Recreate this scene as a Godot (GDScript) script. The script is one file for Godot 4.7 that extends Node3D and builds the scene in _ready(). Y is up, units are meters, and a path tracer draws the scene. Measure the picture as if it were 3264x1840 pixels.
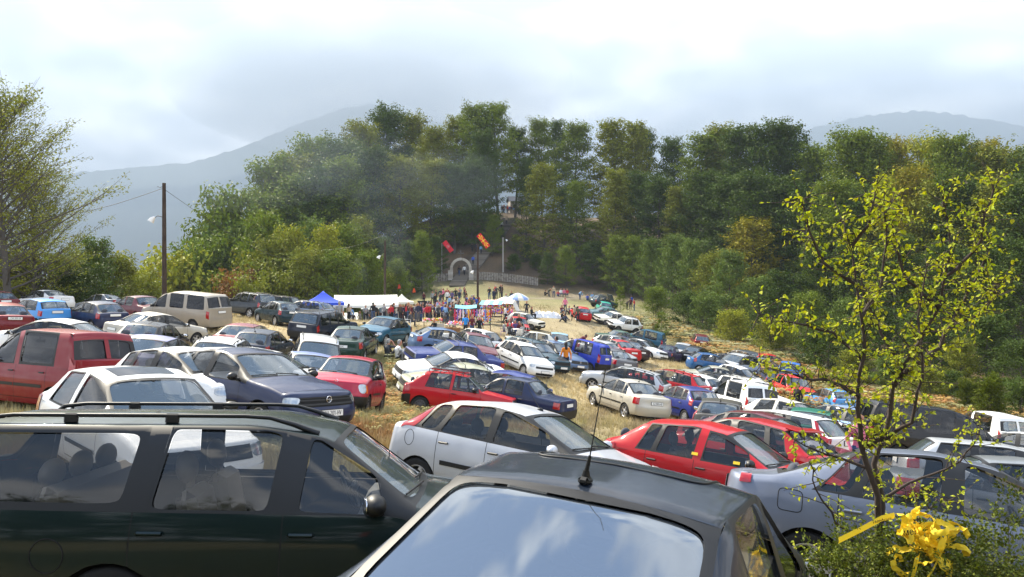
extends Node3D
# A mountain meadow full of parked cars, a fair and a wooded hill behind. Metres, y up, the viewer at the origin looking along -z.

const EYE := 2.4
var rng := RandomNumberGenerator.new()
var M := {}
var used := {}

class MB:
	# collects triangles of one surface; every triangle is wound to agree with its vertex normals
	var v := PackedVector3Array()
	var n := PackedVector3Array()
	var c := PackedColorArray()
	var i := PackedInt32Array()
	var u := PackedVector2Array()
	var col := Color(1, 1, 1)
	func vert(p: Vector3, q: Vector3) -> int:
		v.append(p)
		n.append(q)
		c.append(col)
		return v.size() - 1
	func tri(a: int, b: int, d: int) -> void:
		var g := (v[b] - v[a]).cross(v[d] - v[a])
		if g.dot(n[a] + n[b] + n[d]) > 0.0:
			i.append(a); i.append(d); i.append(b)
		else:
			i.append(a); i.append(b); i.append(d)
	func quad(a: int, b: int, d: int, e: int) -> void:
		tri(a, b, d)
		tri(a, d, e)
	func flat3(a: Vector3, b: Vector3, d: Vector3, hint := Vector3.ZERO) -> void:
		var g := (b - a).cross(d - a).normalized()
		if hint != Vector3.ZERO and g.dot(hint) < 0.0:
			g = -g
		var k := vert(a, g)
		vert(b, g)
		vert(d, g)
		tri(k, k + 1, k + 2)
	func flat4(a: Vector3, b: Vector3, d: Vector3, e: Vector3, hint := Vector3.ZERO) -> void:
		var g := (d - a).cross(e - b).normalized()
		if hint != Vector3.ZERO and g.dot(hint) < 0.0:
			g = -g
		var k := vert(a, g)
		vert(b, g)
		vert(d, g)
		vert(e, g)
		quad(k, k + 1, k + 2, k + 3)
	func box(at: Vector3, size: Vector3, b := Basis.IDENTITY, ch := 0.0) -> void:
		# ch > 0 chamfers the twelve edges
		var h := size * 0.5
		var e := minf(ch, minf(h.x, minf(h.y, h.z)) * 0.8)
		for ax in 3:
			for s in [-1.0, 1.0]:
				var a1 := (ax + 1) % 3
				var a2 := (ax + 2) % 3
				var q := []
				for k in [[-1, -1], [1, -1], [1, 1], [-1, 1]]:
					var p := Vector3.ZERO
					p[ax] = s * h[ax]
					p[a1] = k[0] * (h[a1] - e)
					p[a2] = k[1] * (h[a2] - e)
					q.append(at + b * p)
				var hint := Vector3.ZERO
				hint[ax] = s
				flat4(q[0], q[1], q[2], q[3], b * hint)
		if e > 0.0:
			for ax in 3:
				var a1 := (ax + 1) % 3
				var a2 := (ax + 2) % 3
				for s in [[-1, -1], [1, -1], [1, 1], [-1, 1]]:
					var q := []
					for t in [[-1, 0], [1, 0], [1, 1], [-1, 1]]:
						var p := Vector3.ZERO
						p[ax] = t[0] * (h[ax] - e)
						p[a1] = s[0] * (h[a1] - (0.0 if t[1] == 0 else e))
						p[a2] = s[1] * (h[a2] - (e if t[1] == 0 else 0.0))
						q.append(at + b * p)
					var hint := Vector3.ZERO
					hint[a1] = s[0]
					hint[a2] = s[1]
					flat4(q[0], q[1], q[2], q[3], b * hint)
	func tube(path: Array, rad: Array, sides := 6, cap := true) -> void:
		var side := Vector3.ZERO
		var first := v.size()
		var cnt := path.size()
		for k in cnt:
			var d: Vector3 = (path[mini(k + 1, cnt - 1)] - path[maxi(k - 1, 0)])
			d = d.normalized()
			if side == Vector3.ZERO:
				side = d.cross(Vector3.UP if absf(d.y) < 0.9 else Vector3.RIGHT).normalized()
			side = (side - d * side.dot(d)).normalized()
			var up := d.cross(side)
			for s in sides:
				var an := TAU * s / sides
				var r := side * cos(an) + up * sin(an)
				vert(path[k] + r * rad[k], r)
		for k in cnt - 1:
			for s in sides:
				var a := first + k * sides + s
				var b := first + k * sides + (s + 1) % sides
				quad(a, b, b + sides, a + sides)
		if cap:
			for e in [0, cnt - 1]:
				var d: Vector3 = path[e] - path[1 if e == 0 else cnt - 2]
				d = d.normalized()
				var m := vert(path[e], d)
				for s in sides:
					var a := vert(v[first + e * sides + s], d)
					var b := vert(v[first + e * sides + (s + 1) % sides], d)
					tri(m, a, b)
	func ball(at: Vector3, r: Vector3, nu := 10, nv := 6, b := Basis.IDENTITY) -> void:
		var first := v.size()
		for j in nv + 1:
			var th := PI * j / nv
			for k in nu + 1:
				var ph := TAU * k / nu
				var d := Vector3(sin(th) * cos(ph), cos(th), sin(th) * sin(ph))
				vert(at + b * (d * r), (b * (d / r)).normalized())
		for j in nv:
			for k in nu:
				var a := first + j * (nu + 1) + k
				quad(a, a + 1, a + nu + 2, a + nu + 1)
	func grid(p: PackedVector3Array, nu: int, nv: int, ref: Vector3, away := true) -> void:
		# nu x nv points; normals by differences, all turned away from ref (or along it when away is false)
		var nn := PackedVector3Array()
		nn.resize(nu * nv)
		var s := 0.0
		for a in nu:
			for b in nv:
				var da := p[mini(a + 1, nu - 1) * nv + b] - p[maxi(a - 1, 0) * nv + b]
				var db := p[a * nv + mini(b + 1, nv - 1)] - p[a * nv + maxi(b - 1, 0)]
				var g := da.cross(db)
				if g.length_squared() < 1e-14:
					g = Vector3.ZERO
				else:
					g = g.normalized()
				nn[a * nv + b] = g
				s += g.dot((p[a * nv + b] - ref) if away else ref)
		var f := 1.0 if s >= 0.0 else -1.0
		var first := v.size()
		for k in nu * nv:
			var g := nn[k] * f
			if g == Vector3.ZERO:
				g = nn[clampi(k + 1, 0, nu * nv - 1)] * f
			if g == Vector3.ZERO:
				g = ((p[k] - ref) if away else ref).normalized()
			vert(p[k], g)
		for a in nu - 1:
			for b in nv - 1:
				var k := first + a * nv + b
				quad(k, k + 1, k + nv + 1, k + nv)
	func add(o: MB) -> void:
		var f := v.size()
		v.append_array(o.v)
		n.append_array(o.n)
		c.append_array(o.c)
		for k in o.i:
			i.append(k + f)

func mesh_of(mbs: Array, mats: Array, colors := false) -> ArrayMesh:
	var m := ArrayMesh.new()
	for k in mbs.size():
		var b: MB = mbs[k]
		if b.i.is_empty():
			continue
		var a := []
		a.resize(Mesh.ARRAY_MAX)
		a[Mesh.ARRAY_VERTEX] = b.v
		a[Mesh.ARRAY_NORMAL] = b.n
		if colors:
			a[Mesh.ARRAY_COLOR] = b.c
		if b.u.size() == b.v.size():
			a[Mesh.ARRAY_TEX_UV] = b.u
		a[Mesh.ARRAY_INDEX] = b.i
		m.add_surface_from_arrays(Mesh.PRIMITIVE_TRIANGLES, a)
		m.surface_set_material(m.get_surface_count() - 1, mats[k])
	return m

func numbered(called: String) -> String:
	used[called] = used.get(called, -1) + 1
	return called if used[called] == 0 else "%s_%03d" % [called, used[called]]

func part(called: String, b: MB, mat: Material, parent: Node, colors := false) -> MeshInstance3D:
	var o := MeshInstance3D.new()
	o.mesh = mesh_of([b], [mat], colors)
	o.name = numbered(called) if parent == self else called
	parent.add_child(o, true)
	return o

func put(called: String, mesh: Mesh, parent: Node) -> MeshInstance3D:
	var o := MeshInstance3D.new()
	o.mesh = mesh
	o.name = numbered(called) if parent == self else called
	parent.add_child(o, true)
	return o

func thing(called: String, label: String, category: String, where := Vector3.ZERO, turn := 0.0, group := "") -> Node3D:
	var o := Node3D.new()
	o.name = numbered(called)
	add_child(o)
	o.position = where
	o.rotation.y = turn
	tag(o, label, category, group)
	return o

func tag(o: Node, label: String, category: String, group := "", kind := "") -> void:
	o.set_meta("label", label)
	if category:
		o.set_meta("category", category)
	if group:
		o.set_meta("group", group)
	if kind:
		o.set_meta("kind", kind)

func rough_mat(c: Color, rough := 0.8, metal := 0.0) -> StandardMaterial3D:
	var m := StandardMaterial3D.new()
	m.albedo_color = c
	m.roughness = rough
	m.metallic = metal
	return m

func noise_tex(freq: float, size := 256, ramp: Array = [], oct := 4, sd := 1, kind := FastNoiseLite.TYPE_SIMPLEX_SMOOTH, normal := false) -> NoiseTexture2D:
	var f := FastNoiseLite.new()
	f.noise_type = kind
	f.frequency = freq
	f.fractal_octaves = oct
	f.seed = sd
	var t := NoiseTexture2D.new()
	t.width = size
	t.height = size
	t.seamless = true
	t.noise = f
	if normal:
		t.as_normal_map = true
		t.bump_strength = 4.0
	if ramp.size():
		var g := Gradient.new()
		g.offsets = PackedFloat32Array(ramp.map(func(r): return r[0]))
		g.colors = PackedColorArray(ramp.map(func(r): return r[1]))
		t.color_ramp = g
	return t

# hill and meadow: a thin-plate surface through surveyed spots (east, north, weight)
const SPOTS := [
	[-4.27, 19.50, 0.00594367],
	[-3.30, 13.00, 0.0326641],
	[-1.36, 12.00, -0.0311143],
	[0.44, 37.00, 0.000408624],
	[4.76, 30.00, -0.00309396],
	[4.10, 44.00, 0.000235088],
	[6.04, 46.00, -0.001331],
	[-2.69, 25.00, -0.0107337],
	[-7.00, 40.00, 0.000457332],
	[-7.33, 34.00, -0.00603737],
	[-14.67, 38.00, 0.00491709],
	[-22.77, 36.00, -0.00308024],
	[-19.85, 36.00, -4.16819e-05],
	[-14.27, 33.00, -0.00792994],
	[11.06, 58.00, 0.00757236],
	[13.18, 62.00, -0.00998418],
	[19.18, 75.00, -0.00245617],
	[11.49, 78.00, -0.00393241],
	[11.65, 97.00, 0.00303111],
	[10.66, 86.00, 0.00129655],
	[7.45, 80.00, 0.00565893],
	[16.46, 54.00, 0.00565652],
	[7.37, 30.00, 0.00238291],
	[4.14, 36.00, -0.00564157],
	[12.14, 27.00, 0.00383493],
	[17.78, 46.00, -0.00724203],
	[20.42, 54.00, -0.00172439],
	[18.29, 42.00, 0.00300662],
	[1.59, 70.00, 0.00308786],
	[2.97, 40.00, 0.00367636],
	[-3.61, 58.00, -0.00320252],
	[-5.15, 33.00, 0.0136723],
	[-8.72, 126.00, -0.000520958],
	[-5.44, 138.00, 0.00140712],
	[-2.71, 152.00, -0.0028182],
	[-0.28, 171.00, 0.000470252],
	[-17.02, 78.00, 0.00738742],
	[-6.84, 80.00, -0.0075513],
	[-9.63, 100.00, 0.00410284],
	[0.56, 86.00, 0.000803945],
	[6.83, 118.00, -0.00408575],
	[17.49, 107.00, -0.00170904],
	[22.02, 88.00, -0.00289618],
	[24.66, 72.00, 0.00443595],
	[-17.16, 128.00, 0.0122015],
	[3.60, 128.00, 0.00088222],
	[23.61, 140.00, -0.00459622],
	[38.07, 115.00, 0.000393581],
	[24.36, 128.00, 0.00182495],
	[-1.50, 5.30, 0.00457336],
	[0.50, 3.00, 0.00511395],
	[4.00, 8.00, -0.0072415],
	[3.10, 12.50, 0.00574126],
	[-5.40, 10.50, -0.0043163],
	[-10.00, 17.00, -0.00677193],
	[2.60, 5.00, 0.0103773],
	[0.00, 0.00, -0.00769326],
	[-6.00, 0.00, -0.00339253],
	[6.00, 0.00, -0.000967999],
	[-8.00, 6.00, -0.000989875],
	[0.00, -6.00, 0.00157186],
	[-14.00, -4.00, 0.00180364],
	[14.00, -4.00, 0.00171027],
	[12.00, 6.00, -0.00386028],
	[15.00, 14.00, 0.00170267],
	[22.00, 26.00, -0.00422851],
	[-16.00, 26.00, 0.00479814],
	[-26.00, 34.00, 0.0018882],
	[-30.00, 46.00, -0.0024228],
	[-26.00, 56.00, 0.000325764],
	[-16.00, 60.00, 0.000276084],
	[-38.00, 54.00, 0.00656637],
	[-45.00, 75.00, 0.000776371],
	[-30.00, 82.00, -0.0071329],
	[-60.00, 110.00, -0.000417962],
	[-45.00, 125.00, -0.0072397],
	[-22.00, 110.00, 0.000975353],
	[-30.00, 135.00, -0.00303495],
	[-12.00, 112.00, -0.000459446],
	[-12.00, 130.00, -0.00692813],
	[-25.00, 160.00, 0.00582306],
	[-40.00, 165.00, 0.00297035],
	[-10.00, 165.00, 0.00327381],
	[8.00, 190.00, -0.00224897],
	[-20.00, 195.00, 0.00193598],
	[20.00, 165.00, -0.000135726],
	[30.00, 190.00, 0.000382707],
	[55.00, 170.00, 0.000237795],
	[45.00, 140.00, 0.000961368],
	[75.00, 150.00, 0.00172827],
	[80.00, 110.00, -0.0042234],
	[60.00, 95.00, 0.00152513],
	[50.00, 75.00, -0.00184559],
	[45.00, 55.00, -0.00306164],
	[60.00, 60.00, 0.00193578],
	[95.00, 90.00, 0.00106467],
	[110.00, 140.00, 0.000475346],
	[80.00, 190.00, -0.000605747],
	[40.00, 40.00, -7.6179e-05],
	[55.00, 40.00, 0.00204195],
	[26.00, 45.00, 0.0018013],
	[-60.00, 190.00, -0.00328834],
	[-80.00, 150.00, -0.000884166],
	[35.00, 22.00, -0.000201012],
	[30.00, 10.00, -0.000378366],
]
const PLANE := [30.1242, 0.332739, -0.063137]

# shape, paint, place east, place south, turn, label, extras
const PARKED := [
	["hatch", "maroon", -31.06, -44.00, 143.2, "maroon hatchback cut by the picture edge beside the white executive saloon", {}],
	["saloon", "pearl", -31.89, -50.00, 155.5, "pearl white saloon with dark rear plate in the back row under the half bare tree", {}],
	["oldsaloon", "slate", -30.71, -55.00, 161.2, "slate grey saloon between the pearl saloon and the beige van", {}],
	["offroad", "cream", -30.58, -60.00, 179.0, "small white off-road car with a roof rack half hidden behind the beige van", {"rack": 4}],
	["van", "beige", -17.33, -39.00, 159.0, "dusty beige passenger van with tinted windows, tallest in the back rows", {"dark_glass": 1}],
	["suv", "gunmetal", -18.00, -50.00, 147.8, "gunmetal box-shaped estate just behind the beige van's tail", {}],
	["hatch", "petrol", -14.35, -45.00, 131.7, "dark petrol blue hatchback with pale rear window near the blue canopy", {}],
	["wagon", "steel", -14.42, -51.00, 157.8, "steel blue estate roof showing in front of the white marquee", {}],
	["mpv", "black", -18.75, -58.00, 165.9, "black people carrier with bright roof glint behind the man in blue", {}],
	["saloon", "navy", -23.02, -63.00, 170.1, "low dark saloon roof glimpsed between the van and the black people carrier", {}],
	["suv", "midnight", -9.65, -37.50, 74.4, "midnight blue off-road estate with roof bars below the blue canopy", {"rack": 2}],
	["saloon", "maroon", -11.23, -31.00, 85.9, "maroon saloon with sun star on its rear window", {}],
	["bubble", "sky", -23.60, -36.50, 150.9, "sky blue bubble-shaped hatchback with black bumper, plate OH-836-IL", {"plate": "OH-836-IL"}],
	["hatch", "navy", -21.04, -37.00, 145.6, "navy hatchback with silver wheel covers beside the sky blue bubble car", {}],
	["oldsaloon", "wine", -21.41, -42.00, 147.0, "old wine red saloon with chrome window surrounds in front of the beige van", {"chrome": 1}],
	["saloon", "champagne", -15.98, -33.00, 63.8, "champagne saloon parked crosswise below the old wine red saloon", {}],
	["hatch", "black", -13.53, -27.50, 96.2, "black hatchback with grey roof tucked behind the champagne saloon", {}],
	["saloon", "violet", -10.98, -22.50, 92.0, "violet grey saloon between the red panel van and the black hatchback", {}],
	["combi", "brick", -10.40, -16.40, 154.4, "large brick red high-roofed van with twin rear doors", {"dark_glass": 1, "black_glass": 1}],
	["saloon", "white", -15.15, -24.00, 182.3, "white car of which only the roof shows behind the red high-roofed van", {}],
	["hatch", "maroon", -22.42, -32.00, 141.0, "maroon hatchback with plate OH-395-IA at the picture edge", {"plate": "OH-395-IA"}],
	["super", "white", -6.39, -14.60, -28.4, "white hatchback with diamond badge between the sunroof car and the navy saloon", {"diamond": 1}],
	["saloon", "navy", -5.17, -14.20, -33.0, "navy saloon with ring and bolt badge and plate OH-201-HV", {"plate": "OH-201-HV", "bolt": 1}],
	["wagon", "white", -6.50, -19.00, -3.1, "white estate with pinkish fender behind the navy saloon", {"norail": 1}],
	["hatch", "lilac", -6.18, -22.00, -66.3, "lilac blue hatchback facing the viewer below the silver people carrier", {}],
	["mpv", "silver", -7.19, -26.50, -72.8, "silver people carrier with roof rails facing the viewer", {}],
	["saloon", "forest", -7.21, -33.00, 90.3, "forest green saloon seen from behind, plate ending 952AC", {"plate": "052AC", "ant": 1}],
	["hatch", "teal", -7.05, -40.00, 252.0, "teal blue hatchback alone at the edge of the crowd", {"bolt": 1}],
	["tiny", "cherry", -4.22, -18.60, 270.8, "cherry red small hatchback facing the viewer on the grass, plate OH-603-IN", {"plate": "OH-603-IN", "fiat": 1}],
	["hatch", "ink", -10.09, -29.50, 90.9, "ink blue hatchback with black mirror between the maroon saloon and the silver people carrier", {"ant": 1}],
	["wagon", "pearl", -9.69, -24.50, 98.6, "pearl small estate with roof rails seen from behind", {}],
	["box", "white", -2.32, -42.00, 143.2, "white boxy hatchback parked first beside the picnic slope", {}],
	["hatch", "wine", -1.95, -37.50, -75.0, "faded wine red car facing the viewer between white boxy hatchback and blue hatchback", {}],
	["hatch", "bluegrey", -3.36, -37.50, 23.1, "blue grey hatchback with red tail lamp nearest the bush on the bank", {}],
	["oldsaloon", "royal", -2.67, -32.50, 206.7, "royal blue old saloon with roof bars and orange indicator", {"rack": 2}],
	["saloon", "white", -2.55, -29.50, 202.9, "white saloon squeezed between the royal blue and the olive silver cars", {}],
	["saloon", "olive", -2.01, -27.30, 200.2, "olive silver saloon with chrome roof bars", {"rack": 2}],
	["hatch", "deepblue", -0.59, -27.50, 161.2, "deep blue car of which the roof shows behind the red boxy estate", {}],
	["oldsaloon", "navy", -0.04, -25.60, 152.1, "old navy saloon with chrome tail trim behind the red boxy estate", {}],
	["box", "red", -1.78, -24.20, -5.8, "red boxy hatchback with black bumper and loaded roof rack", {"rack": 4, "red_load": 1}],
	["super", "white", 0.49, -37.50, -56.7, "white hatchback with black bumper strip at the lane, nose to the grass", {"lion": 1}],
	["wagon", "darkteal", 1.14, -40.50, -47.6, "dark teal estate with roof bars beside the white hatchback at the lane", {"rack": 2, "norail": 1}],
	["saloon", "bluegrey", 2.42, -43.00, -54.2, "blue grey saloon with round badge next to the couple walking", {"vw": 1}],
	["box", "ivory", 1.24, -51.00, 185.6, "ivory boxy hatchback parked broadside before the plastic tables", {}],
	["hatch", "ice", 3.27, -53.00, -91.5, "ice blue car with big windscreen facing the viewer behind the blue van", {}],
	["combi", "cobalt", 3.82, -44.50, 145.1, "cobalt blue high-roofed van beside the woman in orange", {}],
	["saloon", "graphite", 6.16, -46.50, 108.5, "graphite saloon with red lamps next to the cobalt van", {}],
	["saloon", "silver", 6.48, -51.00, -45.2, "silver saloon behind the graphite saloon", {}],
	["saloon", "red", 7.53, -54.00, 118.1, "red saloon hemmed in behind the silver saloon", {}],
	["saloon", "umber", 8.38, -55.00, 115.3, "brown black saloon at the end of the cobalt van's row", {}],
	["hatch", "silver", 8.20, -59.00, -47.9, "silver hatchback roof behind the red saloon", {}],
	["saloon", "navy", 9.45, -62.00, -48.7, "navy saloon roof behind the white lane saloon", {}],
	["saloon", "white", 10.44, -60.00, -43.9, "clean white saloon facing the open grass lane", {}],
	["wagon", "midnight", 10.31, -64.00, 152.8, "midnight blue long estate above the clean white saloon", {}],
	["oldsaloon", "mossgreen", 9.74, -68.00, 199.8, "moss green old saloon in front of the teal van", {}],
	["combi", "teal", 12.49, -70.00, 155.9, "teal high-roofed van at the upper row's end", {}],
	["offroad", "white", 11.81, -78.00, 203.4, "white off-road car with roof rack in the upper row", {"rack": 4}],
	["oldsaloon", "cream", 10.95, -81.00, 207.3, "cream old saloon between two cars of the upper row", {}],
	["hatch", "greygreen", 10.26, -84.00, 198.0, "grey green car at the top of the upper row", {}],
	["super", "turquoise", 11.14, -90.00, 90.9, "turquoise rounded hatchback seen from behind on the upper grass", {}],
	["hatch", "red", 7.49, -81.00, 98.7, "red hatchback alone on the upper grass beside picnickers", {}],
	["offroad", "darkgreen", 11.95, -97.00, 25.0, "dark green off-road car with open lid under the trees", {"rack": 4, "lid": 1}],
	["box", "cream", 1.21, -70.00, -31.0, "cream boxy car in front of the white plastic heap", {"rack": 3}],
	["box", "red", 0.53, -65.50, -82.5, "red boxy car half hidden behind the plastic tables", {}],
	["wagon", "maroon", 19.09, -75.00, 83.7, "maroon estate farthest along the bracken edge", {}],
	["oldsaloon", "plum", 13.10, -62.00, 65.1, "plum coloured old saloon with chrome bumper in the three-car group", {}],
	["hatch", "silver", 15.20, -66.00, 245.0, "silver hatchback in the middle of the three-car group", {}],
	["saloon", "black", 16.30, -65.00, 53.9, "black saloon in the three-car group", {}],
	["wagon", "gunmetal", 20.17, -65.00, 120.8, "gunmetal estate turned towards the bracken", {"norail": 1}],
	["mpv", "silver", 16.62, -54.50, 223.0, "silver people carrier below the gunmetal estate", {}],
	["super", "ocean", 14.60, -53.50, 4.7, "ocean blue coupe-like hatchback above the sand coloured saloon", {}],
	["hatch", "navy", 16.65, -56.00, -50.6, "navy hatchback behind the ocean blue one", {}],
	["saloon", "sand", 12.57, -46.50, 176.9, "sand coloured saloon broadside in the second row", {}],
	["super", "white", 15.05, -48.50, -49.2, "white hatchback behind the sand coloured saloon", {}],
	["suv", "white", 12.20, -37.50, -66.0, "white off-road estate with chrome grille among the packed rows", {"silver": 1}],
	["wagon", "silver", 5.52, -36.50, 153.4, "silver long estate with black roof rails leading the packed rows", {}],
	["saloon", "dusty", 4.70, -30.40, 111.2, "dusty silver saloon with dark red lamps, plate SU-9806-AB", {"plate": "SU-9806-AB", "ant": 1, "notch": 1}],
	["wagon", "red", 8.18, -39.00, 140.2, "red estate with roof rails behind the silver long estate", {}],
	["super", "white", 9.61, -39.50, 128.3, "white rounded hatchback tail between red estate and navy estate", {}],
	["wagon", "ink", 10.99, -41.50, 135.2, "ink dark estate in the packed rows", {}],
	["wagon", "white", 12.21, -42.00, 133.8, "white estate with pale roof rails in the packed rows", {}],
	["super", "indigo", 7.16, -30.50, 106.8, "indigo three-door hatchback with tall red lamps", {}],
	["combi", "white", 10.17, -33.00, 102.9, "white high-roofed van with two dark rear panes", {"dark_glass": 1}],
	["super", "taupe", 6.91, -24.30, 70.1, "taupe hatchback seen from behind with whip antenna", {"ant": 1}],
	["hatch", "scarlet", 4.56, -14.80, 130.9, "scarlet hatchback with roof spoiler behind the bright red five-door", {"spoiler": 1, "seat": 1}],
	["saloon", "burgundy", 5.97, -17.20, -41.1, "burgundy saloon hood showing behind the scarlet hatchback", {}],
	["wagon", "white", 6.94, -20.00, 130.9, "white estate with tall red lamp behind the burgundy saloon", {"norail": 1, "talllamp": 1, "ant": 1}],
	["hatch", "emerald", 9.82, -24.00, 61.7, "emerald hatchback seen from behind near the shrub trunk", {}],
	["golf3", "ivory", 10.55, -27.50, -51.0, "ivory hatchback behind the emerald one", {}],
	["offroad", "vermilion", 17.63, -46.00, -89.0, "vermilion off-road car with black grille below the bracken", {}],
	["wagon", "navy", 18.02, -50.50, 75.4, "navy estate beside the vermilion off-road car", {"norail": 1}],
	["pickup", "isuzu", 20.56, -54.50, 64.3, "blue pickup with white lettering on its tailgate", {"isuzu": 1}],
	["hatch", "red", 22.34, -63.00, -11.5, "red hatchback at the bracken edge above the grey one", {}],
	["super", "greyblue", 20.13, -58.00, -9.1, "grey blue hatchback facing away along the bracken edge", {}],
	["super", "azure", 18.21, -42.00, 96.6, "azure hatchback below the bracken bank", {}],
	["wagon", "iceblue", 12.38, -28.00, 114.1, "ice blue estate with silver wheels behind the shrub", {"norail": 1}],
	["hatch", "grey", 16.09, -33.00, 124.0, "grey car mostly hidden by the shrub trunk", {}],
	["van", "black", 13.71, -24.00, -7.7, "long black van with tinted windows on the slope", {"dark_glass": 1}],
	["combi", "white", 20.76, -32.00, 91.0, "white high-roofed car beyond the black van", {}],
	["saloon", "white", 18.64, -27.00, 130.4, "white car roof low at the picture edge", {}],
	["wagon", "silver", 10.31, -15.00, -19.5, "silver estate roof above the blue grey saloon", {"norail": 1}],
	["saloon", "grey", 8.28, -11.50, -20.8, "grey saloon roof nearest above the blue grey saloon", {}],
]
const CLOSE := [
	["silver_hatch", "silverlit", 0.15, -10.4, -30, "silver five-door hatchback with red pillar lamps in the open middle", {"dy": 0.04}],
	["dark_wagon", "bottle", -1.66, -5.42, 6, "dark green estate with roof rails filling the lower corner", {"dy": 0.02}],
	["blue_saloon", "stormblue", 4.33, -6.9, -24, "storm blue saloon behind the yellow-leaved wild pear", {"dy": 0.08}],
	["near_dark", "nightblue", 0.52, -3.78, 65, "dark blue car with sunroof and whip antenna just below the viewer", {"flat": -0.06, "dy": 0.09, "pitch": -0.06, "mirror_glass": 1}],
	["golf", "red", 3.41, -11.8, -35, "bright red five-door hatchback with yellow stickers beside the dark sunroof car", {"sticker": 1}],
	["golf3", "white", -5.1, -10, -42, "white three-door hatchback with dark sunroof just behind the dark green estate", {"vw": 1, "sunroof": 1, "plate": "6516 AD"}],
]

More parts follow.
